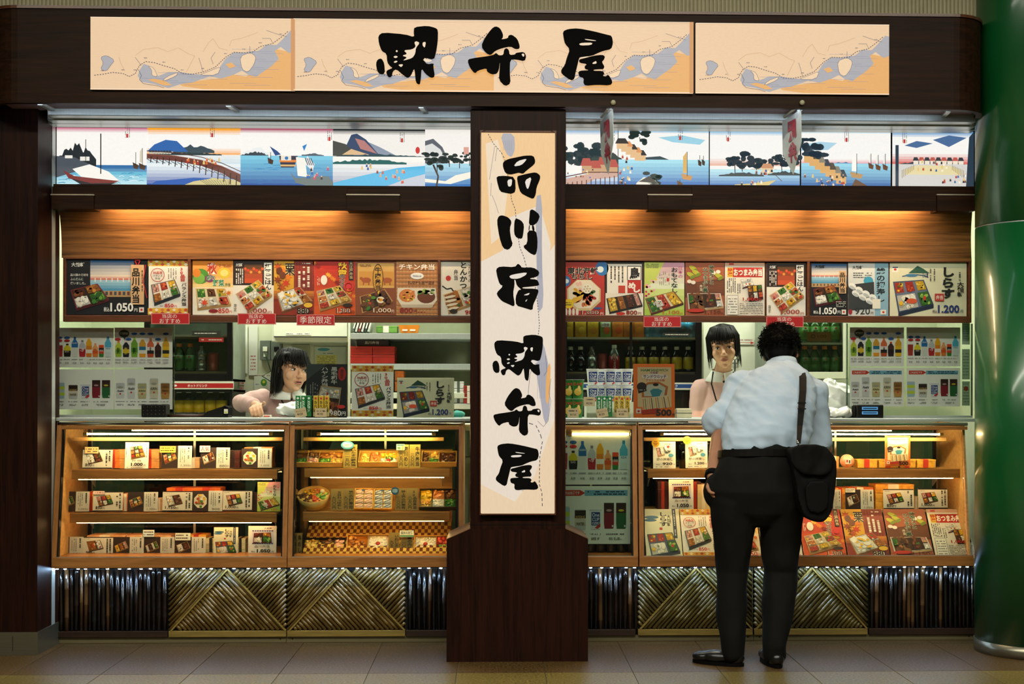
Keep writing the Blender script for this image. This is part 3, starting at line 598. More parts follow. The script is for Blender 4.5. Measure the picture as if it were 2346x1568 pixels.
def v3(L):
    L.sky('#a85068'); L.jag(.62, 1, .5, .2, '#e6e8e6', 10, 2); L.jag(.66, 1, .5, .12, '#3a444c', 22, 6); L.jag(.1, .34, .46, .05, '#55606a', 16, 4); L.sea(.46, 1, '#7cc4dc', '#174a96', 8); L.wavelets(.6, .95, 24, '#2f80b8', 6)
    L.hill([(.38, .46), (.58, .46), (.56, .66), (.42, .66)], '#3a3648'); L.A.rect(*L.q(.385, .53), *L.q(.575, .57), '#e0843c'); L.A.rect(*L.q(.4, .61), *L.q(.565, .64), '#d8b070'); L.hill([(.45, .46), (.56, .46), (.56, .54), (.45, .54)], '#e6ddc8'); L.A.ell(*L.q(.5, .5), 4, 4, '#2f72b0')
    L.hill([(.62, .46), (.68, .3), (.6, .38), (.56, .44)], '#2a4a80'); L.boat(.67, .54, .03, '#f0ece2', '#4a3626', .14)
    L.hill([(0, .9), (.06, .8), (.4, .84), (.46, .74), (.4, .92), (.2, 1), (0, 1)], '#6a7674'); L.hill([(.3, .5), (.4, .48), (.38, .8), (.28, .82)], '#efece0'); L.hill([(.2, .6), (.28, .46), (.3, .6), (.22, .72)], '#e6e6e6')
    for i in range(4): L.A.line(L.P([(.21 + .02 * i, .62), (.24 + .02 * i, .5)]), 1.6, '#20242c')
    L.crowd(.02, .3, .66, .84, 9, 5, ('#c8506a', '#2f62a4', '#d8a080', '#3a2c34')); L.hill([(.28, .26), (.33, .3), (.31, .38)], '#2f80c0'); L.seal(.04, .14)
def v4(L):
    L.sky('#1c2024', '#ece8e0', .12); L.hill([(.3, .46), (.5, .3), (.62, .22), (.72, .3), (.8, .42), (1, .46)], '#8a94a4'); L.hill([(.5, .44), (.64, .18), (.74, .08), (.8, .1), (.86, .3), (.94, .44)], '#3a4a66'); L.hill([(.52, .42), (.66, .2), (.76, .16), (.7, .34)], '#b47a74')
    L.hill([(.76, .4), (.86, .26), (1, .2), (1, .46), (.8, .46)], '#4a4a44'); L.hill([(.6, .44), (.8, .34), (.9, .44)], '#d8b488'); L.jag(0, 1, .48, .06, '#2f4a50', 34, 7); L.A.rect(*L.q(0, .47), *L.q(1, .56), '#f2efe6'); L.jag(.2, 1, .6, .1, '#28605c', 30, 12); L.A.grad(*L.q(0, .6), *L.q(1, 1), '#e6e6e4', '#9aa0b4', 6)
    L.hill([(0, .62), (.3, .66), (.7, .8), (1, .92), (1, 1), (.5, 1), (.2, .86), (0, .78)], '#58b4dc'); L.hill([(0, .76), (.2, .84), (.46, 1), (0, 1)], '#c2c6d0'); L.crowd(.16, .52, .7, .88, 12, 8, ('#c85a48', '#d8a080', '#8a3a34')); L.crowd(.55, .72, .6, .66, 5, 4); L.seal(.25, .16); L.A.ell(*L.q(.08, .36), 5, 8, '#c83a34')
def v5(L):
    L.sky('#e8e2da', '#efebe4', .1); L.hill([(.5, .6), (.66, .3), (.84, .16), (1, .2), (1, .62)], '#5c6066'); L.hill([(.54, .58), (.7, .34), (.86, .24), (1, .28), (1, .5)], '#d8d8d4'); L.sea(.58, 1, '#a8d4e2', '#2a6cb0', 6); L.hill([(0, .7), (.4, .78), (.6, .88), (1, .84), (1, .9), (.5, .93), (0, .8)], '#efe8d8')
    for u, v, r in ((.12, .62, .1), (.32, .66, .1), (.52, .64, .12), (.76, .74, .16)): L.tree(u, v, r, '#26302c', .16, 9)
    L.A.line(L.P([(.78, 1), (.74, .8), (.84, .6)]), 4, '#3a2a20'); L.tree(.86, .6, .14, '#26302c', .1, 9); L.A.rect(*L.q(.14, .3), *L.q(.24, .42), '#d8a090')
def w1(L):
    L.sky('#8ab0d0'); L.jag(-.1, .75, .6, .34, '#3a4640', 18, 3); L.tree(.5, .6, .2, '#2c3a3c', .2, 14); L.tree(.8, .6, .2, '#2c3a3c', .16, 12)
    for i, (u, v) in enumerate(((0, .6), (.16, .56), (.3, .62), (.45, .58))): L.house(u, v + .16, .17, .26, '#b8584c', '#c8a078')
    L.sea(.74, 1, '#dfe6e6', '#3a78c0', 4); L.A.poly(L.P([(0, .72), (.5, .74), (1, .86), (1, 1), (.7, 1), (.4, .84), (0, .8)]), '#c8a090')
    for i in range(12): L.A.line(L.P([(.06 + i * .08, .78 + i * .012), (.06 + i * .08, .95)]), 2, '#4a2420'); 
    L.A.line(L.P([(0, .72), (.5, .72), (1, .82)]), 2.2, '#5a2a26'); L.crowd(.4, .9, .66, .8, 9, 3); L.seal(.1, .12)
def w2(L):
    L.sky('#6ab0d8', '#f0eee8', .06); L.hill([(.04, .16), (.3, .08), (.56, .12), (.4, .2), (.1, .24)], '#9accdc'); L.hill([(.44, .5), (.54, .44), (.7, .46), (.78, .52)], '#3a4a50'); L.sea(.5, 1, '#a8dce8', '#1f56a8', 8); L.boat(.24, .78, .06, '#d8b068', '#c89050', .42); L.boat(.1, .54, .02, '#f4f1e8', '#4a3626', .12); L.boat(.06, .53, .018, '#f4f1e8', '#4a3626', .1); L.boat(.32, .9, .03, None, '#6a4a30', .06)
    for i in range(5): L.house(.7 + .05 * i, .52 - .05 * i, .12, .18, '#d8935c' if i % 2 else '#3a3430', '#e0b888')
    L.tree(.76, .2, .1, '#22302c', .08, 10); L.tree(.62, .92, .09, '#22302c', .1, 10); L.hill([(.5, 1), (.6, .84), (.72, .8), (.8, .9), (.82, 1)], '#e8e2d2'); L.hill([(.58, .9), (.66, .78), (.78, .88)], '#4a443c'); L.crowd(.84, .99, .42, .92, 16, 6); L.seal(.32, .1)
def w3(L):
    L.sky('#7ab4d8', '#f0eee8', .1); L.A.grad(*L.q(0, .44), *L.q(1, .6), '#f0eee8', '#e6b8a4', 4); L.jag(0, .9, .7, .06, '#c8a878', 24, 3); L.sea(.66, 1, '#b8e0e8', '#1f5cae', 7)
    for u, v, r in ((.1, .7, .1), (.2, .68, .08), (.4, .72, .08), (.48, .74, .08), (.64, .7, .1), (.72, .74, .08)): L.tree(u, v, r, '#28343a', .2, 12)
    L.jag(0, .36, .76, .08, '#3a4444', 18, 5); L.jag(.4, .9, .78, .08, '#3a4444', 18, 8); L.house(.3, .72, .12, .16, '#c8906a', '#e0c8a0'); L.crowd(.3, .5, .66, .72, 8, 3)
    L.hill([(.26, .84), (.5, .9), (.72, .92), (.76, .97), (.4, .99)], '#d8c080'); L.crowd(.42, .66, .84, .9, 6, 9); L.A.line(L.P([(.2, .86), (.3, .72)]), 1.2, '#5a3a24'); L.seal(.14, .1); L.seal(.8, .12)
def w4(L):
    L.sky('#a8d4e6', '#f0eee8', .05); L.hill([(.6, .2), (.8, .18), (1, .24), (1, .34), (.7, .32)], '#a8ccdc'); L.A.grad(*L.q(0, .46), *L.q(1, .56), '#f0eee8', '#e0a8b0', 4); L.jag(.3, .7, .58, .06, '#5a7aa0', 14, 3); L.sea(.55, 1, '#9ad4e4', '#1a4c98', 8)
    for u, v, m_ in ((.06, .6, .22), (.14, .6, .2), (.22, .58, .2)): L.boat(u, v, .03, '#eae6dc', '#6a4a34', m_)
    L.boat(.38, .74, .07, '#f4f1e8', '#b8905c', .36)
    for i in range(7): L.house(.5 + .06 * i, .9 - .06 * i, .11, .24, ('#3f464e', '#8a8272', '#5a5040')[i % 3], '#d8a868')
    L.tree(.86, .48, .12, '#22303a', .1, 10); L.tree(.96, .36, .08, '#22303a', .16, 10); L.crowd(.5, .98, .74, .96, 26, 7); L.hill([(.24, .96), (.4, .82), (.46, 1), (.22, 1)], '#6a4a34'); L.seal(.5, .12)
def w5(L):
    L.sky('#5a98c8', '#f0eee8', .12); L.hill([(.08, .1), (.3, .06), (.5, .14), (.3, .26)], '#4a6a94'); L.hill([(.5, .2), (.7, .16), (.85, .24), (.7, .28)], '#4a6a94'); L.A.grad(*L.q(0, .34), *L.q(1, .56), '#f0eee8', '#d87068', 5); L.jag(.1, .9, .58, .1, '#3a4650', 28, 3)
    for i in range(9): L.house(.12 + .07 * i, .56, .06, .12, '#b8584c' if i % 2 else '#3a3a40', '#e6dcc8')
    L.A.rect(*L.q(0, .56), *L.q(1, 1), '#cfcdc6'); L.hill([(.16, .66), (.3, .58), (.7, .58), (.84, .66), (.84, .74), (.16, .74)], '#e0d2a0')
    for i in range(8):
        for s_ in (0, 1): L.A.line(L.P([((.12 + i * .02) if not s_ else (.88 - i * .02), .66 - i * .012), ((.12 + i * .02) if not s_ else (.88 - i * .02), .8 - i * .02)]), 1.4, '#a08c58')
    L.crowd(.3, .7, .5, .66, 14, 4); L.crowd(.06, .4, .7, .86, 16, 9); L.hill([(0, 0), (.06, .1), (.1, 1), (0, 1)], '#2a3a48'); L.A.rect(*L.q(.93, .24), *L.q(.97, 1), '#2a3a48'); L.seal(.86, .14)
YS2 = 6.955
for side, lo, hi, pan in (('left', 125, 1077, ((125, 337.6, v1), (338.2, 550, v2), (550.6, 762.6, v3), (763.2, 973.4, v4), (974, 1090, v5))), ('right', 1296, 2232, ((1282, 1415.6, w1), (1416.2, 1624.6, w2), (1625.2, 1833.4, w3), (1834, 2042, w4), (2042.6, 2231, w5)))):
    z_ = AZ(432, 6.93, lo)
    st = thing('picture_light_box', 'row of backlit sea and hill pictures %s' % ('starting at the dark pillar' if side == 'left' else 'ending at the green column'), 'light box', (AX((lo + hi) / 2, 6.9), 6.96, z_), 'picture light boxes')
    fr = MB(); X0, X1 = AX(lo - 8, 6.955, 360), AX(hi + 6, 6.955, 360)
    fr.box(X0, X1, 6.925, 6.968, AZ(294, YS2, (lo + hi) / 2) + .004, AZ(284, YS2, (lo + hi) / 2)).build('frame_rail', 'black', st)
    for (a, b_, fn) in pan:
        m_ = (a + b_) / 2; ya = 293 + (m_ - 125) * .0043; A = Art('picture', a, ya, b_, ya + 134.5, YS2, bg='#f2efe8', th=.008, mt='strip', parent=st, bmt='black')
        fn(Land(A)); A.done()
# ================================================================== header beam, wood panels, menu boards
def span(p0, p1, Y): return AX(p0, Y, 600), AX(p1, Y, 600)
mat('lipmetal', '#b8a894', .35, .6)
for side, lo, hi, tabs in (('left', 122, 1090, ((118, 215), (795, 915))), ('right', 1282, 2233, ((1485, 1585), (2147, 2233)))):
    mid = (lo + hi) / 2; hb = thing('header_beam', 'dark wooden header beam with lamps behind it, %s' % ('from dark pillar to sign pillar' if side == 'left' else 'from sign pillar to green column'), 'beam', (AX(mid, 6.85), 6.85, AZ(480, 6.85, mid)), 'header beams')
    za, zb_ = AZ(430, 6.85, mid), AZ(481, 6.85, mid)
    edges = sorted([lo] + [e for t_ in tabs for e in t_] + [hi]); segs = []
    cur = lo
    for (t0, t1) in tabs:
        if t0 > cur + 4: segs.append((cur, t0))
        cur = t1
    if cur < hi - 4: segs.append((cur, hi))
    for (s0, s1) in segs:
        X0, X1 = AX(s0, 6.85, 460), AX(s1, 6.85, 460)
        MB().box(X0, X1, 6.85, 6.868, zb_, za).build('beam_board', 'darkwood', hb)
        MB().box(X0 + .03, X1 - .03, 6.868, 6.915, zb_ + .03, zb_ + .04).build('lamp_tray', 'white', hb)
        n_ = max(1, round((X1 - X0) / .62)); L_ = (X1 - X0) / n_
        for i in range(n_):
            a = X0 + L_ * i + .06; MB().tube([(a, 6.9, zb_ + .02), (a + L_ - .12, 6.9, zb_ + .02)], .006, 8).build('lamp_tube', 'tube_wood', hb)
    MB().box(AX(lo, 6.85, 460), AX(hi, 6.85, 460), 6.85, 6.96, za, za + .012).build('top_board', 'darkwood', hb)
    MB().box(AX(lo, 6.95, 460), AX(hi, 6.95, 460), 6.955, 6.968, zb_ + .04, za).build('back_board', 'darkwood', hb)
    for (t0, t1) in tabs:
        X0, X1 = AX(t0, 6.84, 460), AX(t1, 6.84, 460); zt_ = AZ(448, 6.84, (t0 + t1) / 2)
        MB().box(X0, X1, 6.838, 6.95, zb_ - .002, zt_).build('bracket', 'darkwood', hb); MB().box(X0 - .003, X1 + .003, 6.834, 6.95, zt_, zt_ + .006).build('bracket_cap', 'lipmetal', hb)
        MB().box(X0, X1, 6.852, 6.86, zt_ + .006, za).build('beam_board', 'darkwood', hb)
    # the board
    wl, wr = (133, 1090) if side == 'left' else (1282, 2229); bl, br = (148, 1090) if side == 'left' else (1282, 2223)
    mb_ = thing('menu_board', 'walnut menu board over the counter %s' % ('with four dividers, left of the sign pillar' if False else ('between dark pillar and sign pillar' if side == 'left' else 'between sign pillar and green column')), 'menu board', (AX(mid, 7.0), 7.02, AZ(740, 7.03, mid)), 'menu boards')
    ya, ym, ye = 468, 590 + (3 if side == 'left' else 7), 739
    yt, yb_ = AZ(ya, 6.97, mid), AZ(ym, 7.03, mid); pts = []
    for i in range(9):
        t_ = i / 8; YY = 6.972 + .058 * t_ + .018 * math.sin(math.pi * t_); pts.append((YY, yt + (yb_ - yt) * t_))
    xa0, xa1, xb0, xb1 = AX(wl, 6.97, 500), AX(wr, 6.97, 500), AX(wl + (bl - wl) * .55, 7.03, 600), AX(wr + (br - wr) * .5, 7.03, 600)
    m_ = MB(); vs = []
    for i, (YY, zz) in enumerate(pts):
        t_ = i / 8; vs += [(xa0 + (xb0 - xa0) * t_, YY, zz), (xa1 + (xb1 - xa1) * t_, YY, zz)]
    fs = [(2 * i, 2 * i + 1, 2 * i + 3, 2 * i + 2) for i in range(8)]; n_ = len(vs); vs2 = [(x, y + .02, z) for x, y, z in vs]
    fs += [(n_ + a, n_ + b, n_ + c, n_ + d) for d, c, b, a in fs]; m_.add(vs + vs2, fs); o = m_.build('wood_panel', 'panelwood', mb_, smooth=True)
    z1, z2 = AZ(ym, 7.03, mid), AZ(ye, 7.03, mid); XA, XB = AX(bl, 7.03, 660), AX(br, 7.03, 660)
    MB().box(XA, XB, 7.034, 7.05, z2, z1).build('backing', 'framewood', mb_)
    MB().bbox(XA, XB, 7.012, 7.036, z2, AZ(724, 7.03, mid), .003).build('bottom_rail', 'framewood', mb_); MB().bbox(XA, XB, 7.012, 7.036, z1 - .008, z1, .002).build('top_rail', 'framewood', mb_)
    for d in ((150, 435.5, 1006.5) if side == 'left' else (1850.5, 2220)): MB().bbox(AX(d - 3, 7.03, 660), AX(d + 3, 7.03, 660), 7.01, 7.036, z2, z1, .002).build('divider', 'framewood', mb_)
# ================================================================== counter: kick plates, bamboo, LED strips
mat('bamboo', '#4e3b18', .3, var=.3, scale=9, col2='#785c28', coat=.35); mat('bamboo_olive', '#453918', .3, scale=9, col2='#6a5a28', coat=.35)
mat('bamboo_dark', '#0e0907', .26, scale=7, col2='#24150c', coat=.5); mat('bamboo_black', '#070606', .26, scale=7, col2='#17100c', coat=.5); mat('bamboo_brown', '#3a2412', .28, scale=7, col2='#5c3e1e', coat=.5)
def pole(p, q, r, rr, mt, parent, Y):
    """bamboo cane from p to q (x,z) with swollen joints"""
    p, q = Vector((p[0], Y, p[1])), Vector((q[0], Y, q[1])); L = (q - p).length
    if L < .02: return
    pts, rs = [], []; d = (q - p) / L; s = 0; nxt = rr.uniform(.03, .16)
    pts.append(p); rs.append(r)
    while nxt < L - .02:
        for e, k in ((-.004, 1.0), (-.001, 1.16), (.0015, .98), (.004, 1.1), (.007, 1.0)): pts.append(p + d * (nxt + e)); rs.append(r * k)
        nxt += rr.uniform(.09, .2)
    pts.append(q); rs.append(r * rr.uniform(.94, 1.0))
    MB().tube(pts, rs, 8).build('bamboo_pole', mt, parent, smooth=True)
def clip(poly, p, d):
    """part of the line p+t*d inside a convex polygon"""
    t0, t1 = -9e9, 9e9; n = len(poly); ar = sum(poly[i][0] * poly[(i + 1) % n][1] - poly[(i + 1) % n][0] * poly[i][1] for i in range(n))
    for i in range(n):
        a, b = poly[i], poly[(i + 1) % n]; ex, ey = b[0] - a[0], b[1] - a[1]; nx, ny = (-ey, ex) if ar > 0 else (ey, -ex)
        num = nx * (p[0] - a[0]) + ny * (p[1] - a[1]); den = nx * d[0] + ny * d[1]
        if abs(den) < 1e-9:
            if num < 0: return None
            continue
        t = -num / den
        if den > 0: t0 = max(t0, t)
        else: t1 = min(t1, t)
    return (t0, t1) if t1 - t0 > .012 else None
YBM = 6.985; zT, zR, zRb = AZ(1302, YBM), AZ(1443, YBM), AZ(1457, YBM)
def bpanel(x0, x1, kind, label, rr, flip=False, apex=None, group=None, mats=None):
    X0, X1 = AX(x0, YBM, 1380), AX(x1, YBM, 1380)
    t = thing('bamboo_panel', label, 'bamboo panel', ((X0 + X1) / 2, YBM, zRb), group)
    MB().box(X0, X1, YBM + .012, YBM + .03, zRb, zT).build('backing', 'black', t)
    MB().bbox(X0 + .001, X1 - .001, YBM - .012, YBM + .012, zRb, zR, .002).build('bottom_rail', 'railwood' if kind == 'diag' else 'darkrail', t)
    if kind == 'dark':
        x = X0 + .008
        while x < X1 - .008:
            r = rr.uniform(.0085, .0118); x += r * rr.uniform(1, 1.5); lean = rr.uniform(-.004, .004)
            pole((x, zR + .001), (x + lean, zT - .002), r, rr, rr.choice(mats), t, YBM + rr.uniform(-.002, .004)); x += r * rr.uniform(1.0, 1.35)
        return t
    xa = AX(apex, YBM, 1305); A_, B_, C_ = (xa, zT - .001), (X0 + .012, zR), (X1 - .004, zR)
    inner = [A_, B_, C_]; left = [(X0, zT), A_, B_, (X0, zR)]; right = [A_, (X1, zT), (X1, zR), C_]
    dr = lambda a, b: Vector((b[0] - a[0], b[1] - a[1])).normalized()
    dl, dn = dr(B_, A_), dr(C_, A_)
    if not flip: D = {'inner': dn, 'left': dl, 'right': Vector((-dn[0], dn[1]))}
    else: D = {'inner': dl, 'left': Vector((-dl[0], dl[1])), 'right': dn}
    for nm, pg in (('inner', inner), ('left', left), ('right', right)):
        d = D[nm]; nv = Vector((-d[1], d[0])); pr = [nv[0] * p[0] + nv[1] * p[1] for p in pg]; s = min(pr) + .009
        while s < max(pr) - .004:
            r = rr.uniform(.0078, .0098); c = clip(pg, (nv[0] * s, nv[1] * s), d)
            if c:
                e = .004; pole((nv[0] * s + d[0] * (c[0] + e), nv[1] * s + d[1] * (c[0] + e)), (nv[0] * s + d[0] * (c[1] - e), nv[1] * s + d[1] * (c[1] - e)), r, rr, rr.choice(mats), t, YBM)
            s += r * 2.02
    for a, b in ((B_, A_), (C_, A_)):
        d = dr(a, b); n2 = Vector((-d[1], d[0])) * .004
        MB().prism([(a[0] - n2[0], a[1] - n2[1]), (b[0] - n2[0], b[1] - n2[1]), (b[0] + n2[0], b[1] + n2[1]), (a[0] + n2[0], a[1] + n2[1])], 'y', YBM - .014, YBM).build('edge_strip', 'railwood', t)
    return t
rb = random.Random(21); DK = ('bamboo_dark', 'bamboo_dark', 'bamboo_black', 'bamboo_brown', 'bamboo_dark', 'bamboo_black'); DKR = ('bamboo_dark', 'bamboo_black', 'bamboo_black', 'bamboo_dark', 'bamboo_brown')
bpanel(121, 386, 'dark', 'panel of upright dark bamboo canes next to the dark brown pillar', rb, mats=DK)
bpanel(387, 657, 'diag', 'golden bamboo panel in a mountain pattern beside upright canes of the left counter end', rb, False, 522, mats=('bamboo',))
bpanel(658, 929, 'diag', 'golden bamboo panel in a mountain pattern adjoining the canes near the sign pillar', rb, False, 793, mats=('bamboo',))
bpanel(930, 1050, 'dark', 'narrow panel of upright black bamboo canes left of the sign pillar foot', rb, mats=DKR)
bpanel(1325, 1456, 'dark', 'narrow panel of upright dark bamboo canes right of the sign pillar foot', rb, mats=DKR)
bpanel(1461, 1724, 'diag', 'olive bamboo panel in a mountain pattern behind the customer, nearer the sign pillar', rb, True, 1594, mats=('bamboo_olive',))
bpanel(1727, 1987, 'diag', 'olive bamboo panel in a mountain pattern beside canes at the green column end', rb, True, 1859, mats=('bamboo_olive',))
bpanel(1989, 2231, 'dark', 'panel of upright dark bamboo canes next to the green column', rb, mats=DKR)
for i, (a, b_, lb) in enumerate(((120, 656.5, 'steel kick plate under the dark canes at the pillar end'), (657.5, 1050, 'steel kick plate reaching behind the sign pillar foot'), (1325, 1725, 'steel kick plate starting at the sign pillar, below olive bamboo'), (1726, 2231, 'steel kick plate ending at the green column'))):
    X0, X1 = AX(a, YK, 1465), AX(b_, YK, 1465); t = thing('kick_plate', lb, 'kick plate', ((X0 + X1) / 2, YK, 0), 'kick plates')
    MB().box(X0, X1, YK - .012, YK + .02, 0.001, zRb - .001).build('plate', 'kick', t)
    for xx in (X0 + .03, X1 - .03): MB().lathe([(.004, 0), (.003, .002)], (0, 0, 0), 8).build('screw', 'black', t, w=False).location = (xx - WL[t][0], -.0125, zRb * .6); 
    for o in t.children:
        if o.name.startswith('screw'): o.rotation_euler.x = R(90)
ledm = MB().ell((0, 0, 0), (.007, .004, .0022), seg=10, ring=6).mesh('led'); ledm.materials.append(M['led'])
for lo, hi, lb in ((125, 1045, 'cool white LED strip under the case edge left of the sign pillar'), (1330, 2228, 'cool white LED strip under the case edge right of the sign pillar')):
    zz = AZ(1301, 6.935); X0, X1 = AX(lo, 6.935, 1300), AX(hi, 6.935, 1300)
    t = thing('led_strip', lb, 'light strip', ((X0 + X1) / 2, 6.935, zz), 'LED strips'); MB().box(X0, X1, 6.925, 6.945, zz, zz + .005).build('strip_base', 'black', t)
    x = lo + 6; i = 0
    while x < hi - 4:
        o = bpy.data.objects.new('led', ledm); COL.objects.link(o); o.parent = t; o.location = (AX(x, 6.935, 1300) - WL[t][0], 0, -.002)
        x += rb.uniform(24, 34) if i % 2 else rb.uniform(16, 24); i += 1
# ================================================================== glass display cases
def case(x0, x1, label, shelves, tube, tubecol, posts=(True, True), ends=(False, False), mid=False, back=None):
    """x0..x1 outer posts at the front; shelves: (left,right,top y,bottom y)"""
    YD, YR = 6.885, 7.42; zb0, zb1 = AZ(1300, YB), AZ(1276.5, YB); zg, ztop = AZ(983, 6.955), AZ(964, 6.95)
    X0, X1 = AX(x0, YB, 1290), AX(x1, YB, 1290); c = thing('display_case', label, 'display case', ((X0 + X1) / 2, YK, zb0), 'glass display cases')
    MB().bbox(X0, X1, YB, YB + .02, zb0, zb1, .002).build('front_board', 'casewood', c)
    MB().box(X0, X1, YB + .02, YR, zb0, zb1 - .001).build('deck', 'casewood', c); MB().box(X0, X1, YB + .004, YB + .01, zb1, zb1 + .004).build('sill', 'lipmetal', c)
    sw = .024
    for k, (on, X) in enumerate(zip(posts, (X0, X1))):
        if on:
            a = X if k == 0 else X - sw
            MB().prism([(YB, zb1), (YB + .03, zb1), (6.985, ztop - .01), (6.945, ztop - .01)], 'x', a, a + sw).build('post', 'casewood_v', c)
            MB().prism([(YB - .001 + .006, zb1), (YB + .032, zb1), (6.99, zg), (6.953, zg)], 'x', (a + sw) if k == 0 else (a - .006), (a + sw + .006) if k == 0 else a).build('gasket', 'black', c)
    for k, X in enumerate((X0, X1)):
        e = .004 if k == 0 else -.016
        MB().prism([(YB + .034, zb1), (YR, zb1), (YR, ztop - .012), (6.99, ztop - .012)], 'x', X + e, X + e + .012).build('side_panel', 'palewood' if ends[k] else 'glass_cool', c)
    MB().add([(X0 + .03, YD, zb1 + .003), (X1 - .03, YD, zb1 + .003), (X1 - .03, 6.957, zg), (X0 + .03, 6.957, zg), (X0 + .03, YD + .005, zb1 + .003), (X1 - .03, YD + .005, zb1 + .003), (X1 - .03, 6.962, zg), (X0 + .03, 6.962, zg)],
             [(0, 1, 2, 3), (7, 6, 5, 4), (0, 4, 5, 1), (2, 6, 7, 3), (0, 3, 7, 4), (1, 5, 6, 2)]).build('front_glass', 'glass', c)
    MB().box(X0 + .004, X1 - .004, 6.944, 6.975, zg - .004, AZ(977, 6.95)).build('top_board', 'casewood', c)
    MB().tube([(X0 + .004, 6.946, AZ(972, 6.946)), (X1 - .004, 6.946, AZ(972, 6.946))], .009, 12).build('top_rail', 'chrome', c, smooth=True)
    for X, Y_ in ((X0 + .04, 7.33), (X1 - .055, 7.33)):
        MB().box(X, X + .015, Y_, Y_ + .02, zb1, zg).build('upright', 'black', c)
    n_ = 2 if X1 - X0 < 1.3 else 3
    for i in range(n_):
        a = X0 + .03 + (X1 - X0 - .06) * i / n_; b_ = X0 + .03 + (X1 - X0 - .06) * (i + 1) / n_
        d = MB().box(a, b_, YR - .01 - .006 * (i % 2), YR - .006 - .006 * (i % 2), zb1, zg).build('sliding_pane', 'glass_cool', c); MB().box(a, a + .012, YR - .014 - .006 * (i % 2), YR - .004 - .006 * (i % 2), zb1, zg).build('pane_edge', 'alu', d)
    for (s0, s1, ya, yb_) in shelves:
        A0, A1 = AX(s0, 7.02, 1100), AX(s1, 7.02, 1100); za, zb2 = AZ(ya, 7.02), AZ(yb_, 7.02)
        s = MB().bbox(A0, A1, 7.02, 7.034, zb2, za, .0015).build('shelf', 'casewood', c); MB().box(A0, A1, 7.034, 7.32, za - .014, za - .004).build('shelf_plate', 'palewood', s)
        MB().tube([(A0 + .03, 7.038, zb2 - .001), (A1 - .03, 7.038, zb2 - .001)], .0032, 8).build('shelf_lamp', tubecol + '_dim', s)
        for X in (A0 + .03, A1 - .05): MB().prism([(7.32, za - .014), (7.32, za - .11), (7.15, za - .014)], 'x', X, X + .006).build('bracket', 'alu', s)
    zt = AZ(995, 7.0); A0, A1 = AX(tube[0], 7.0, 995), AX(tube[1], 7.0, 995)
    MB().tube([(A0, 6.985, zt), (A1, 6.985, zt)], .0042, 10).build('lamp_tube', tubecol, c)
    for X in (A0 - .02, A1): MB().box(X, X + .02, 6.977, 6.993, zt - .008, zt + .008).build('lamp_holder', 'gold_plastic', c)
    MB().bbox(max(A0 - .1, X0 + .03), min(A1 + .06, X1 - .03), 7.05, 7.085, AZ(1011, 7.05), AZ(1003, 7.05), .002).build('lamp_rail', 'palewood', c)
    return c
mat('gold_plastic', '#b88a3a', .4); emitmat('tube_warm_dim', '#ffc88c', 45); emitmat('tube_yellow_dim', '#ffd080', 45)
C1 = case(118, 657, 'glass display case of boxed lunches beside the dark brown pillar', ((164, 635, 1076, 1098), (160, 634, 1175, 1197)), (202, 617), 'tube_warm', (True, True), (True, False))
C2 = case(658.5, 1061, 'glass display case of open sample lunches left of the sign pillar', ((697, 1030, 1074, 1094), (694, 1030, 1173, 1194)), (736, 989), 'tube_yellow', (True, True), (False, True))
C3 = case(1275, 1462, 'narrow glass display case covered by drink posters right of the sign pillar', (), (1310, 1440), 'tube_yellow', (True, True), (True, False))
C4 = case(1465, 2231, 'wide glass display case the customer bends over beside the green column', ((1484, 2199, 1075, 1096),), (1520, 2150), 'tube_warm', (True, False), (False, True))
# continuous worktops on the cases
for a, b_, lb in ((121, 1085, 'stainless steel worktop on the two cases left of the sign pillar'), (1282, 2232, 'stainless steel worktop on the cases right of the sign pillar')):
    X0, X1 = AX(a, 6.96, 960), AX(b_, 6.96, 960); zt = AZ(958, 6.95)
    t = thing('worktop', lb, 'worktop', ((X0 + X1) / 2, 7.2, zt), 'steel worktops'); ZT = zt
    MB().bbox(X0, X1, 6.948, 7.47, AZ(966, 6.95), zt, .004).build('top_slab', 'alu', t); MB().box(X0, X1, 7.47, 7.9, AZ(990, 7.2), AZ(975, 7.2)).build('inner_ledge', 'white', t)
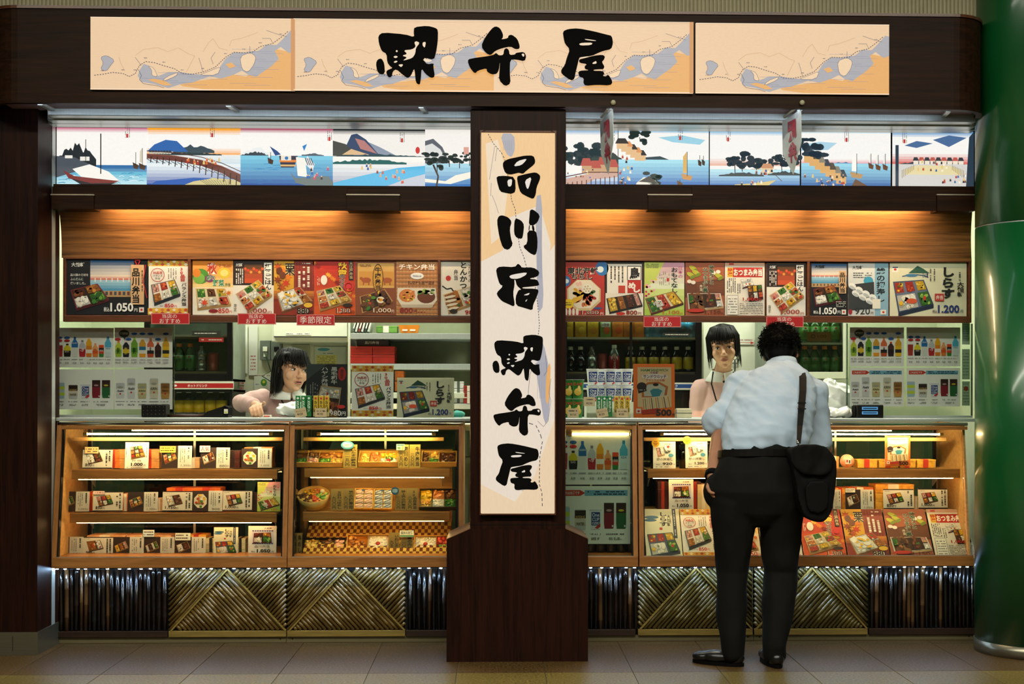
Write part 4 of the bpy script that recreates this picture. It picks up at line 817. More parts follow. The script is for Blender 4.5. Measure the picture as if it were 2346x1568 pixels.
# ================================================================== printed posters
class Pn:
    """draws on an Art sheet in 0..1 coordinates"""
    def __init__(s, A): s.A = A; s.q = A.q
    def r(s, a, b, c, d, col): s.A.rect(*s.q(a, b), *s.q(c, d), col); return s
    def t(s, txt, a, b, c, d, col, **k): s.A.text(txt, *s.q(a, b), *s.q(c, d), col, **k); return s
    def v(s, txt, a, b, c, d, col, **k): return s.t(txt, a, b, c, d, col, v=True, **k)
    def e(s, u, v, ru, rv, col, **k): s.A.ell(*s.q(u, v), ru * s.A.W, rv * s.A.H, col, **k); return s
    def f(s, a, b, c, d, col, rows=3, **k): s.A.fine(*s.q(a, b), *s.q(c, d), col, rows, **k); return s
    def p(s, pts, col): s.A.poly([s.q(*x) for x in pts], col); return s
    def g(s, a, b, c, d, c0, c1, n=6): s.A.grad(*s.q(a, b), *s.q(c, d), c0, c1, n); return s
    def l(s, pts, w, col, **k): s.A.line([s.q(*x) for x in pts], w, col, **k); return s
    def food(s, quad, cells, **k): food_pic(s.A, [s.q(*x) for x in quad], cells, **k); return s
    def out(s, txt, a, b, c, d, col, line='#ffffff', v=False, bold=.02, **k):
        s.t(txt, a, b, c, d, line, v=v, bold=bold + .035, **k); s.t(txt, a, b, c, d, col, v=v, bold=bold, **k); return s
    def maple(s, u, v, r, col):
        x, y = s.q(u, v); R_ = r * s.A.W; pts = []
        for i in range(14):
            a = i / 14 * 2 * math.pi - 1.57; k = R_ if i % 2 == 0 else R_ * .45; pts.append((x + k * math.cos(a), y + k * math.sin(a)))
        s.A.poly(pts, col); return s
    def diamond(s, v0, v1, n=7):
        s.r(0, v0, 1, v1, '#e9b83c')
        for i in range(n):
            for j in range(2):
                u = (i + .5) / n; m = v0 + (v1 - v0) * (.27 + .46 * j); h = (v1 - v0) * .24
                s.p([(u, m - h), (u + .36 / n, m), (u, m + h), (u - .36 / n, m)], ('#c8503a', '#f6ead0', '#d8803a')[(i + j) % 3])
G2 = lambda a, b, *k: [(a + i * (1 - 0) / 1, b) for i in k]
def grid(kinds, rows, cols):
    return [(c / cols, r / rows, (c + 1) / cols, (r + 1) / rows, kinds[r * cols + c]) for r in range(rows) for c in range(cols)]
def seaview(P, a, b, c, d):
    m = lambda t: b + (d - b) * t; P.g(a, b, c, m(.5), '#2a5f94', '#f0e6d8', 6); P.g(a, m(.42), c, m(.55), '#f0e0d0', '#d8786a', 3); P.g(a, m(.55), c, m(.85), '#9ccade', '#4a94c0', 4); P.r(a, m(.84), c, d, '#c09a68')
    for i in range(7): u = a + (c - a) * (.1 + .13 * i); P.r(u, m(.5), u + .012, m(.6), '#f4f0e6')
    for i in range(9): u = a + (c - a) * (.05 + .1 * i); P.r(u, m(.86), u + .03, m(.95), ('#6a3a2a', '#3a4a5a')[i % 2])
B4 = [(0, 0, .5, .45, 'meat'), (.5, 0, 1, .45, 'fry'), (0, .45, .5, 1, 'rice'), (.5, .45, 1, 1, 'green')]
SHI = [(0, 0, .33, .42, 'mix'), (.33, 0, .66, .42, 'red'), (.66, 0, 1, .42, 'egg'), (0, .42, .62, 1, 'rice'), (.62, .42, 1, 1, 'green')]
B6 = grid(['pink', 'red', 'egg', 'fry', 'rice', 'green'], 2, 3); SH = grid(['pink', 'green', 'egg', 'salmon', 'rice', 'mix', 'red', 'egg', 'gold'], 3, 3)
def shinagawa(P, wide=False):
    P.r(0, 0, 1, 1, '#14161c')
    if wide:
        seaview(P, .29, .0, .82, .68); P.t('大船軒', .06, .06, .22, .14, '#f0f0ea', bold=.03)
        for i, s in enumerate(('品川縁の食材を', 'ふんだんに', '使いました。')): P.t(s, .05, .26 + i * .075, .05 + .031 * len(s), .31 + i * .075, '#e8e8e0')
        P.food([(.05, .56), (.38, .44), (.52, .72), (.12, .9)], B4, rim='#7a2432', side='#4a1018', seed=3); P.v('品川弁当', .8, .18, .91, .8, '#161210', bold=.03) if False else None
        P.r(.79, .1, .95, .82, '#d8b084'); P.v('品川弁当', .8, .16, .9, .8, '#1a1410', bold=.035); P.f(.91, .2, .945, .6, '#5a4030', 1, v=True); P.l([(.86, .1), (.84, .02), (.9, .02), (.88, .1)], 2.2, '#c8202c'); P.l([(.97, .1), (.94, .4), (.985, .7)], 2, '#b81c28')
        P.t('税込', .46, .87, .53, .95, '#f4f4f0'); P.t('1.050', .54, .79, .82, .95, '#f4f4f0', bold=.03); P.t('円', .83, .89, .87, .95, '#f4f4f0'); P.r(.89, .87, .95, .96, '#e8e4dc'); P.e(.92, .915, .015, .022, '#c83028')
    else:
        seaview(P, .02, .03, .98, .46); P.t('大船軒', .1, .05, .4, .11, '#14161c', bold=.03); P.food([(.06, .5), (.62, .42), (.84, .7), (.12, .8)], B4, rim='#7a2432', side='#4a1018', seed=3)
        P.r(.76, .16, .95, .58, '#d8b084'); P.v('品川弁当', .77, .19, .93, .57, '#1a1410', bold=.035); P.f(.68, .72, .95, .84, '#c8c8c0', 4); P.t('税込', .06, .9, .2, .96, '#f4f4f0'); P.t('1.050', .22, .84, .7, .97, '#f4f4f0', bold=.03); P.t('円', .72, .9, .8, .96, '#f4f4f0'); P.r(.83, .88, .95, .97, '#e8e4dc'); P.e(.89, .925, .03, .02, '#c83028')
def hinmoku(P):
    P.r(0, 0, 1, 1, '#f2efe6'); P.diamond(0, .12); P.diamond(.88, 1); x, y = P.q(.24, .28); P.A.ring(x, y, P.A.W * .17, P.A.W * .014, '#b83a30')
    P.t('30品目', .13, .215, .35, .265, '#b83a30', bold=.03); P.t('バランス', .12, .275, .36, .315, '#2a2420'); P.t('弁当', .18, .325, .3, .365, '#2a2420')
    P.v('30品目', .79, .14, .92, .4, '#c03428', bold=.03); P.v('バランス弁当', .82, .42, .95, .84, '#1e1a18', bold=.02); P.f(.48, .16, .72, .36, '#4a4642', 4, v=True, w=.3)
    P.food([(.08, .46), (.66, .36), (.8, .62), (.16, .8)], B6, rim='#3a4048', side='#22262c', floor='#ece6da', seed=5); P.t('850', .42, .8, .64, .87, '#b8281e', bold=.03); P.t('円', .65, .825, .72, .87, '#b8281e'); P.f(.3, .83, .41, .86, '#6a6460', 1)
def aki850(P):
    P.g(0, 0, 1, .55, '#e88a1e', '#f6d890', 5); P.g(0, .5, 1, 1, '#f4e8cc', '#f7f2e2', 3); P.e(.2, .3, .2, .14, '#4a8a34'); P.e(.16, .34, .14, .1, '#7ab04a'); P.e(.1, .24, .1, .08, '#e0842a'); P.e(.78, .24, .16, .1, '#e8c83a'); P.e(.78, .24, .1, .06, '#f2e48a'); P.e(.42, .34, .12, .07, '#8a3a6a')
    P.out('秋', .36, .05, .6, .26, '#c03a1c'); P.out('彩り', .34, .28, .56, .38, '#2f7a34'); P.out('野菜', .5, .36, .78, .48, '#1f8a5a'); P.t('弁当', .8, .42, .93, .48, '#2a4a24'); P.f(.66, .08, .96, .14, '#8a4a1c', 2)
    P.food([(.08, .52), (.8, .52), (.95, .8), (.12, .88)], grid(['green', 'brown', 'egg', 'rice', 'rice', 'red'], 2, 3), rim='#d8b078', side='#b88a50', floor='#ead8b0', seed=7); P.maple(.3, .78, .1, '#d84a24'); P.maple(.9, .6, .07, '#d8701e'); P.e(.52, .93, .12, .035, '#8a1c24'); P.t('850', .64, .88, .9, .97, '#b8281e', bold=.02); P.t('円', .91, .92, .98, .97, '#b8281e')
def momiji(P):
    P.r(0, 0, 1, 1, '#f0ece2'); P.r(0, 0, 1, .46, '#2a1a16'); P.g(.28, .08, .72, .42, '#5a3a1c', '#c8502a', 4)
    for i in range(7): P.maple(.3 + .07 * i, .16 + .03 * (i % 3), .05, ('#e0602a', '#d83a24', '#e8a03a')[i % 3])
    P.t('大船軒', .07, .06, .24, .12, '#f0f0ea', bold=.03); P.f(.06, .16, .26, .44, '#f0e8e0', 4, v=True, w=.55); P.r(.76, .05, .95, .56, '#f4f0e8'); P.v('紅葉ごはん', .77, .07, .94, .55, '#14100e', bold=.03)
    P.food([(.06, .62), (.62, .36), (.96, .62), (.36, .94)], SH, rim='#d8bc88', side='#b08c54', floor='#efe2c4', seed=9, gap=.03); P.e(.86, .64, .04, .03, '#c83028'); P.v('限定', .03, .8, .1, .94, '#4a3a2a'); P.t('1,000', .36, .88, .84, .98, '#9a4038', bold=.02); P.t('円', .86, .93, .95, .98, '#9a4038')
def kuri(P):
    P.r(0, 0, 1, 1, '#d8a02a'); P.r(.5, 0, 1, .6, '#7a2418')
    for i in range(7): P.r(.53 + .07 * i, 0, .545 + .07 * i, .6, '#943424')
    for i, (u, v) in enumerate(((.1, .12), (.24, .2), (.3, .42), (.1, .36), (.2, .5), (.36, .3))): P.maple(u, v, .12, ('#b8501c', '#e0781e', '#c83a1c', '#8a3a14')[i % 4])
    P.e(.14, .2, .08, .07, '#5a2c14'); P.e(.22, .28, .08, .07, '#6a3416'); P.out('栗', .28, .06, .52, .28, '#1c120c', '#f6e6b0'); P.v('ごはん', .08, .36, .2, .54, '#5a2c14'); P.f(.58, .12, .92, .5, '#f4e8d8', 3, v=True, w=.5); P.f(.7, .04, .92, .08, '#f4e8d8', 1)
    P.r(0, .6, 1, 1, '#8a2a1a'); P.g(0, .56, 1, .75, '#c87a2a', '#7a2418', 4); P.food([(.06, .6), (.66, .48), (.98, .74), (.2, .94)], [(0, 0, .68, 1, 'rice'), (.68, 0, 1, .5, 'red'), (.68, .5, 1, 1, 'fry')], rim='#a06a3a', side='#6a3c1c', floor='#efe6cc', seed=11)
    rr = random.Random(4)
    for i in range(12): P.e(rr.uniform(.24, .6), rr.uniform(.6, .82), .035, .022, '#e8b83a')
    P.e(.86, .82, .11, .045, '#e8b83a'); P.out('880', .58, .87, .9, .98, '#1c120c', '#f4ead0', bold=.03); P.t('円', .91, .92, .98, .98, '#1c120c')
def aki1300(P):
    P.g(0, 0, 1, 1, '#b8241c', '#d8581e', 6)
    for i in range(16): P.maple((i * .37) % 1, .05 + (i * .23) % .62, .07, ('#e8841e', '#f0b03a', '#c83a1c', '#8a1410')[i % 4])
    P.out('秋露', .58, .04, .8, .3, '#f2c83a', '#5a1008', v=True, bold=.03); P.out('のささやき', .6, .26, .76, .62, '#1c100c', '#f4e8d8', v=True, bold=.02); P.r(.84, 0, .95, .36, '#1c1614'); P.v('大江戸弁当', .85, .03, .94, .34, '#d8c090'); P.e(.24, .36, .08, .09, '#f0ece0'); P.f(.07, .3, .14, .46, '#f4ead0', 2, v=True)
    P.food([(.06, .56), (.62, .46), (.92, .72), (.14, .9)], SH, rim='#d8b478', side='#a87a44', floor='#e8d4a8', seed=13, gap=.03); x, y = P.q(.84, .48); P.A.ring(x, y, P.A.W * .12, P.A.W * .03, '#d8343c'); P.e(.84, .48, .06, .045, '#d8343c'); P.e(.82, .82, .12, .035, '#2a1c14'); P.out('1,300', .54, .87, .9, .98, '#3a1410', '#f4e4d0', bold=.01); P.t('円', .91, .92, .98, .98, '#3a1410')
def gyuniku(P):
    P.r(0, 0, 1, 1, '#8a4a2a'); P.r(.05, .05, .95, .5, '#e0b060'); P.r(.08, .2, .46, .46, '#d89a44'); P.r(.6, .2, .94, .46, '#d89a44')
    for u in (.26, .78): P.e(u, .36, .12, .05, '#b05a2c'); P.e(u - .12, .33, .04, .03, '#b05a2c'); P.r(u - .08, .38, u - .05, .45, '#b05a2c'); P.r(u + .05, .38, u + .08, .45, '#b05a2c')
    P.e(.55, .33, .13, .27, '#4a2410', n=20); P.e(.55, .33, .115, .25, '#d8a03a', n=20); P.v('牛肉弁当', .47, .12, .63, .55, '#2a1208', bold=.03); P.f(.1, .07, .4, .12, '#8a4a1c', 2)
    P.food([(.1, .66), (.72, .52), (.92, .74), (.16, .96)], [(0, 0, .5, 1, 'brown'), (.5, 0, 1, 1, 'meat')], rim='#c8965a', side='#7a4a24', floor='#3a2010', seed=15, n=22); P.e(.62, .72, .1, .06, '#f4ecd0'); P.e(.62, .72, .05, .03, '#e89a2a'); P.e(.44, .68, .06, .03, '#5a8a34'); P.t('1,000', .44, .87, .88, .96, '#f0dcc0', bold=.01); P.t('円', .89, .9, .95, .96, '#f0dcc0')
def chicken(P):
    P.r(0, 0, 1, 1, '#c88a54')
    for i in range(12): P.r(i / 12, 0, i / 12 + .04, 1, '#d29a64'); 
    for i in range(14): P.r(0, i / 14, 1, i / 14 + .03, '#bd7c46')
    P.out('チキン弁当', .06, .06, .92, .17, '#fff4e0', '#a8602c', bold=.03); P.e(.5, .28, .16, .06, '#f4f4f0', n=18); P.t('966kcal', .4, .265, .6, .3, '#2a3a6a'); P.f(.28, .37, .92, .44, '#5a2c18', 2)
    P.p([(.03, .5), (.95, .5), (.98, .72), (.9, .8), (.1, .8), (.02, .7)], '#e8dcc8'); P.e(.26, .64, .2, .12, '#d8803a'); P.e(.72, .66, .22, .12, '#6a3418')
    rr = random.Random(6)
    for i in range(22): P.e(rr.uniform(.1, .42), rr.uniform(.56, .72), .03, .016, rr.choice(FOODS['salmon'] + FOODS['egg'])); P.A.n -= 1
    for i in range(16): P.e(rr.uniform(.55, .9), rr.uniform(.52, .62), .05, .02, rr.choice(FOODS['green'] + ['#f4f0d8'])); P.A.n -= 1
    P.A.n += 3; P.p([(.1, .8), (.9, .8), (.86, .86), (.14, .86)], '#c8b8a0'); P.t('800', .08, .86, .4, .96, '#8a2418', bold=.03); P.t('円', .42, .9, .5, .96, '#8a2418'); P.f(.52, .92, .7, .96, '#8a2418', 1)
def tonkatsu(P):
    P.r(0, 0, 1, 1, '#eeeade'); P.v('こだわりの', .72, .02, .84, .4, '#14100e', bold=.01); P.v('とんかつ', .5, .02, .7, .52, '#14100e', bold=.035); P.v('弁当', .34, .16, .46, .36, '#14100e', bold=.02); P.e(.2, .32, .07, .05, '#c83028'); P.l([(.04, .46), (.16, .52), (.28, .5), (.34, .56)], 3, '#14100e')
    P.food([(.06, .62), (.8, .46), (1, .74), (.2, .94)], [(0, 0, .55, 1, 'fry'), (.55, 0, 1, 1, 'rice')], rim='#d8bc88', side='#b08c54', floor='#e8d8b0', seed=17)
    for i in range(4): P.e(.24 + .03 * i, .66 + .07 * i, .16, .024, '#f0e4c8', rot=-.2)
    P.e(.34, .92, .1, .04, '#2a1c14'); P.t('980', .64, .9, .96, .98, '#b8281e', bold=.02)
def tohoku(P):
    P.r(0, 0, 1, 1, '#b83028'); P.e(.94, .12, .16, .14, '#2f74b8'); P.e(.06, .36, .12, .1, '#2f74b8'); P.e(.9, .14, .08, .06, '#dceaf2'); P.e(.08, .36, .06, .04, '#dceaf2')
    P.out('東北海鮮', .1, .1, .84, .24, '#14100e', '#f4ead8', bold=.035); P.out('ちらし', .2, .23, .72, .33, '#14100e', '#f4ead8', bold=.035)
    P.A.poly([P.q(.5 + .44 * math.cos(R(22.5 + 45 * i)), .62 + .31 * math.sin(R(22.5 + 45 * i))) for i in range(8)], '#d8c090'); P.A.poly([P.q(.5 + .4 * math.cos(R(22.5 + 45 * i)), .6 + .28 * math.sin(R(22.5 + 45 * i))) for i in range(8)], '#f0e6d0')
    rr = random.Random(8)
    for i in range(60):
        a = rr.uniform(0, 6.28); k = rr.uniform(0, .9); P.e(.5 + .34 * k * math.cos(a), .59 + .23 * k * math.sin(a), .06, .03, FOODS[('red', 'salmon', 'egg', 'pink', 'green')[int(a / 1.26) % 5]][i % 3], n=8, rot=a); P.A.n -= 1
    P.A.n += 3; P.e(.58, .5, .12, .09, '#f4f0e4'); P.e(.58, .5, .03, .02, '#d8c8a8')
    for i in range(6): P.e(.58 + .07 * math.cos(i), .5 + .05 * math.sin(i), .018, .014, '#c8a878')
    P.p([(.2, .7), (.5, .6), (.46, .68), (.24, .78)], '#e8b83a'); P.e(.13, .78, .12, .09, '#f0d020'); P.f(.06, .74, .2, .82, '#2a2018', 2)
    for i in range(4): P.e(.07 + .09 * i, .93, .035, .07, '#f0e8d8')
    P.e(.84, .86, .1, .02, '#2a5a9a'); P.out('1,000', .44, .9, .88, .99, '#2a1410', '#f0dcc8', bold=.0); P.t('円', .9, .94, .97, .99, '#f4ead8')
def torimeshi(P):
    P.r(0, 0, 1, 1, '#1a1410'); P.r(.04, .04, .96, .6, '#f2ede2'); P.g(0, .6, 1, 1, '#4a2a16', '#efe8da', 3); P.r(.0, .58, 1, 1, '#efe8da'); P.r(.58, .08, .94, .34, '#f6f2ea'); P.l([(.58, .08), (.94, .08), (.94, .34), (.58, .34), (.58, .08)], 1.6, '#1a1410'); P.r(.58, .34, .94, .58, '#c0281e'); P.t('鳥', .63, .1, .9, .32, '#14100e', bold=.04); P.t('め', .6, .38, .8, .5, '#f6f0e6', bold=.05); P.t('し', .74, .42, .92, .57, '#f6f0e6', bold=.05); P.r(.34, .44, .52, .58, '#c8402e')
    P.f(.1, .08, .5, .4, '#3a342e', 4, v=True, w=.35); P.food([(.02, .68), (.86, .58), (.98, .8), (.1, .94)], [(0, 0, .3, 1, 'egg'), (.3, 0, .55, 1, 'fry'), (.55, 0, .8, 1, 'meat'), (.8, 0, 1, 1, 'pink')], rim='#2a1c14', side='#140c08', seed=19); P.e(.4, .96, .12, .03, '#c0281e'); P.t('800', .54, .9, .84, .98, '#8a2a1c', bold=.03); P.t('円', .86, .93, .94, .98, '#8a2a1c')
def omotenashi(P):
    P.g(0, 0, 1, .5, '#d8a0b8', '#e8eed0', 5); P.g(0, .5, 1, 1, '#cfe08a', '#a8c84a', 4); P.p([(0, 0), (.5, 0), (.3, .3), (0, .5)], '#c8d868'); P.f(.04, .03, .36, .12, '#4a4a3a', 3)
    rr = random.Random(12)
    for i in range(18): P.e(rr.uniform(.02, .34), rr.uniform(.32, .66), .03, .022, ('#d83a5a', '#f0a0b8', '#e8d040')[i % 3], n=7); P.A.n -= 1
    P.A.n += 2; P.f(.36, .18, .64, .44, '#5a5a4a', 6, v=True, w=.3); P.v('日本の', .84, .08, .96, .3, '#c86a90'); P.v('おもてなし', .66, .1, .84, .58, '#1c1814', bold=.025); P.r(.56, .3, .62, .36, '#c83028'); P.food([(.02, .68), (.74, .54), (.98, .76), (.16, .96)], [(0, 0, .34, 1, 'green'), (.34, 0, .66, 1, 'red'), (.66, 0, 1, 1, 'egg'), (.2, .3, .5, .8, 'rice')], rim='#7a3a24', side='#4a2014', floor='#e8d8b0', seed=21); P.t('1,100', .46, .9, .88, .98, '#b85a2a', bold=.01); P.t('円', .9, .94, .96, .98, '#b85a2a')
def misokatsu(P):
    P.r(0, 0, 1, 1, '#a85a3a'); P.p([(0, .4), (.4, .36), (1, .3), (1, .62), (0, .66)], '#6a3a24')
    for i in range(8): P.l([(.3, .4 + .03 * i), (1, .36 + .03 * i)], 1, '#8a5434')
    for u, v in ((.2, .12), (.28, .2), (.14, .24), (.86, .26)): P.e(u, v, .12, .04, '#b8b83a', rot=.5); P.e(u + .04, v + .04, .08, .03, '#7a8a2a', rot=-.6)
    for u, v in ((.1, .36), (.2, .38), (.72, .2), (.84, .18)): P.e(u, v, .06, .035, '#f0e6d8')
    P.out('味噌カツと', .6, .06, .74, .42, '#1f4a2c', '#f4ead0', v=True, bold=.03); P.out('ひつまぶし風', .44, .1, .58, .56, '#1f4a2c', '#f4ead0', v=True, bold=.03); P.v('弁当', .36, .42, .44, .54, '#f4ead0')
    P.food([(.04, .58), (.9, .58), (.98, .82), (.08, .9)], [(0, 0, .5, 1, 'brown'), (.5, 0, .78, 1, 'meat'), (.78, 0, 1, .5, 'pink'), (.78, .5, 1, 1, 'white'), (0, .1, .2, .6, 'green')], rim='#d8d0c0', side='#c09a6a', floor='#3a2414', seed=23); P.e(.26, .9, .22, .035, '#c03024'); P.t('1,150', .5, .89, .9, .98, '#5a2818', bold=.01); P.t('円', .91, .93, .97, .98, '#5a2818')
def otsumami(P):
    P.r(0, 0, 1, 1, '#ece6d8'); P.r(0, 0, 1, .07, '#d8a890'); P.r(.06, .1, .95, .28, '#c02c24'); P.r(.06, .1, .2, .28, '#e8c040'); P.v('特選', .07, .11, .19, .27, '#c02c24', bold=.03); P.out('おつまみ弁当', .22, .12, .94, .26, '#f6f0e4', '#8a1410', bold=.04); P.r(.1, .02, .22, .05, '#c02c24')
    P.f(.04, .3, .28, .58, '#4a4640', 5, v=True, w=.45); P.f(.3, .4, .4, .6, '#4a4640', 2, v=True, w=.45); P.food([(.38, .32), (.66, .28), (.74, .42), (.44, .48)], [(0, 0, 1, .5, 'white'), (0, .5, 1, 1, 'rice')], rim='#e8dcd0', side='#5a1c2c', floor='#f0ece0', seed=3); P.food([(.56, .44), (.92, .42), (.96, .66), (.6, .7)], grid(['fry', 'egg', 'green', 'meat', 'rice', 'red'], 2, 3), rim='#5a3a3a', side='#3a1c24', seed=25)
    P.t('1,000', .44, .66, .82, .73, '#b8241c', bold=.02); P.t('円', .84, .68, .9, .73, '#b8241c'); P.r(.04, .62, .32, .98, '#f2eee4'); P.l([(.04, .62), (.32, .62), (.32, .98), (.04, .98), (.04, .62)], .8, '#6a6660'); P.f(.07, .66, .3, .96, '#6a6660', 6, w=.35); P.f(.36, .76, .96, .97, '#5a5650', 7, w=.4)
def aji(P):
    P.r(0, 0, 1, 1, '#d8dcdc'); P.r(.66, 0, 1, 1, '#8ab4cc'); P.v('鯵の押寿し', .7, .1, .92, .74, '#14161c', bold=.03); P.t('大船軒', .1, .06, .36, .13, '#22262c', bold=.03); P.f(.12, .18, .6, .3, '#4a4e52', 3); P.e(.5, .34, .12, .08, '#3a9ac0')
    P.p([(0, .42), (.64, .36), (.66, .86), (0, .9)], '#33373c')
    for i in range(7): P.e(.1 + .085 * i, .44 + .035 * i + .1 * (i % 2), .1, .055, '#eef0ee', rot=.5); P.e(.1 + .085 * i, .47 + .035 * i + .1 * (i % 2), .08, .03, '#b8c0c4', rot=.5)
    P.r(.6, .68, .8, .86, '#f0ece0'); P.e(.05, .92, .05, .05, '#a02430'); P.t('920', .16, .84, .54, .97, '#f0f0ec' if False else '#2a2c30', bold=.01); P.t('円', .56, .92, .62, .97, '#2a2c30'); P.r(.8, .88, .94, .97, '#f0ece0'); P.e(.87, .925, .03, .02, '#c83028')
def shirasu(P, tall=False):
    P.r(0, 0, 1, 1, '#e4e2c4')
    if tall:
        P.e(.22, .17, .2, .035, '#3a6a8a'); P.e(.18, .23, .18, .03, '#3a6a8a'); P.v('しらす弁当'[:3], .42, .06, .66, .36, '#14161c', bold=.03); P.v('大船軒', .64, .12, .76, .36, '#14161c', bold=.02); P.r(.8, .0, .9, .6, '#3a4450'); P.f(.82, .03, .88, .56, '#c8ccd0', 1, v=True); P.r(.42, .38, .5, .43, '#b83a34'); P.food([(.06, .52), (.76, .48), (.94, .86), (.14, .96)], SHI, rim='#3a4456', side='#222a38', floor='#4a5468', seed=27); return
    P.r(.03, .07, .11, .18, '#f4f2e6'); P.e(.07, .13, .018, .022, '#c83028'); P.r(.035, .08, .105, .1, '#2a3a6a'); P.p([(.24, .2), (.36, .06), (.44, .12), (.52, .2)], '#2f5a4a'); P.l([(.16, .26), (.3, .22), (.44, .24), (.5, .28)], 2.4, '#2a4a7a'); P.e(.28, .24, .08, .03, '#4a80a8'); P.t('江の電', .42, .2, .5, .28, '#2a3a6a')
    P.food([(.04, .36), (.44, .32), (.57, .78), (.11, .94)], SHI, rim='#3a4a6a', side='#222c44', floor='#6a7690', seed=27); P.e(.28, .72, .07, .05, '#d85a34')
    P.v('しらす', .66, .08, .84, .68, '#14161c', bold=.045); P.r(.58, .58, .7, .72, '#b83a34'); P.t('弁当', .595, .61, .685, .69, '#f0e6d8', bold=.02); P.v('大船軒', .87, .36, .96, .64, '#14161c', bold=.03); P.f(.88, .18, .93, .34, '#3a3e44', 1, v=True); P.f(.5, .12, .6, .36, '#3a3e44', 2, v=True, w=.3); P.t('税込', .55, .88, .61, .94, '#22304a'); P.t('1.200', .62, .79, .9, .94, '#243a7a', bold=.035); P.t('円', .915, .88, .95, .94, '#243a7a')
def sandwich(P):
    P.r(0, 0, 1, 1, '#e8782a'); P.r(.1, .06, .92, .8, '#e8dcae'); P.t('HAM', .18, .09, .4, .14, '#3a8a4a', bold=.03); P.t('SANDWICH', .42, .09, .84, .14, '#3a8a4a', bold=.03); P.t('大船軒', .4, .14, .6, .19, '#6a4a8a'); P.e(.52, .235, .32, .05, '#f6f2ea', n=20); P.t('サンドウヰッチ', .24, .2, .8, .27, '#6a3a8a', bold=.03); P.t('クラシカルな味', .3, .28, .76, .325, '#b8302a')
    P.p([(.2, .44), (.34, .34), (.62, .33), (.84, .42), (.8, .62), (.2, .62)], '#c8783a'); P.p([(.24, .46), (.36, .38), (.62, .37), (.78, .44), (.74, .6), (.26, .6)], '#d8e0d0'); P.e(.54, .42, .055, .055, '#f0ddc0'); P.e(.54, .385, .07, .03, '#2a1c18'); P.p([(.4, .5), (.48, .46), (.6, .46), (.7, .5), (.66, .55), (.62, .62), (.46, .62)], '#4a98a8'); P.e(.2, .42, .12, .08, '#3a2a2a'); P.p([(.1, .46), (.3, .42), (.32, .5), (.12, .55)], '#3a2a2a'); P.f(.13, .47, .29, .5, '#f0ece0', 1)
    P.p([(.2, .64), (.84, .58), (.92, .8), (.22, .86)], '#efe4c0')
    for i in range(13): P.l([(.23 + .05 * i, .645 - .0035 * i), (.25 + .053 * i, .85 - .003 * i)], 1.5 if i % 2 else 2.2, ('#d89a3a', '#7a5a3a', '#e8c890')[i % 3])
    P.p([(.18, .86), (.6, .82), (.6, .92), (.2, .94)], '#b83a24'); P.r(.06, .83, .18, .92, '#e8e4dc'); P.e(.12, .88, .03, .022, '#c83028'); P.t('500', .54, .84, .92, .97, '#2a2018', bold=.05); P.t('円', .93, .92, .99, .97, '#2a2018')
def hayashi(P):
    P.r(0, 0, 1, 1, '#26282c'); P.p([(0, 0), (.5, 0), (0, .3)], '#4a5458'); P.r(.62, .03, .76, .4, '#26282c'); P.out('黒毛和牛', .6, .05, .76, .38, '#f4f2ea', '#26282c', v=True, bold=.02); P.out('ハヤシ弁当', .36, .05, .54, .42, '#f4f2ea', '#26282c', v=True, bold=.02); P.e(.87, .18, .1, .13, '#d8342c', n=18); P.v('期間限定', .83, .1, .91, .27, '#26100c'); P.f(.08, .34, .3, .68, '#c8c8c0', 4, v=True, w=.3)
    P.food([(.36, .4), (.86, .44), (.78, .96), (.18, .9)], [(0, 0, 1, .45, 'rice'), (0, .5, 1, 1, 'meat')], rim='#d8b078', side='#a8803c', floor='#3a2010', seed=29); P.e(.5, .7, .1, .03, '#d8a03a'); P.e(.44, .74, .06, .03, '#5a8a34'); P.e(.86, .8, .1, .035, '#c8342c'); P.t('980', .58, .87, .86, .97, '#f4f2ea', bold=.01); P.t('円', .87, .89, .97, .97, '#f4f2ea')
YPo = 7.026
def poster(fn, x0, y0, x1, y1, Y, label, group=None, tilt=0, cat='poster', name='menu_poster', *a, **k):
    A = Art(name, x0, y0, x1, y1, Y, label, cat, group, tilt=tilt, th=.0025, **k); fn(Pn(A), *a) if a else fn(Pn(A)); return A.done()
GP = 'lunch posters in the menu boards'
for fn, a, b_, lb, xt in ((shinagawa, 154, 339, 'wide black menu poster of a red lunch box priced 1.050 yen with seascape', (True,)), (hinmoku, 339.6, 432, 'white menu poster for 850 yen with yellow diamond borders', ()), (aki850, 442, 533.6, 'orange autumn vegetable menu poster priced 850 yen', ()), (momiji, 534.4, 627, 'maple rice menu poster, 1,000 yen, beside the orange vegetable poster', ()), (kuri, 627.8, 719, 'brown and gold chestnut menu poster priced 880 yen', ()), (aki1300, 720, 814, 'red maple leaf menu poster priced 1,300 yen in the board', ()), (gyuniku, 815, 907.6, 'brown beef lunch menu poster with gold oval and two cows', ()), (chicken, 908.4, 1003, 'tan checked chicken lunch menu poster priced 800 yen', ()), (tonkatsu, 1010, 1096, 'white cutlet menu poster partly hidden by the sign pillar', ())):
    y0 = 595 + (a - 154) * .0035; poster(fn, a, y0, b_, y0 + 125.5, YPo, lb, GP, 0, 'poster', 'menu_poster', *xt)
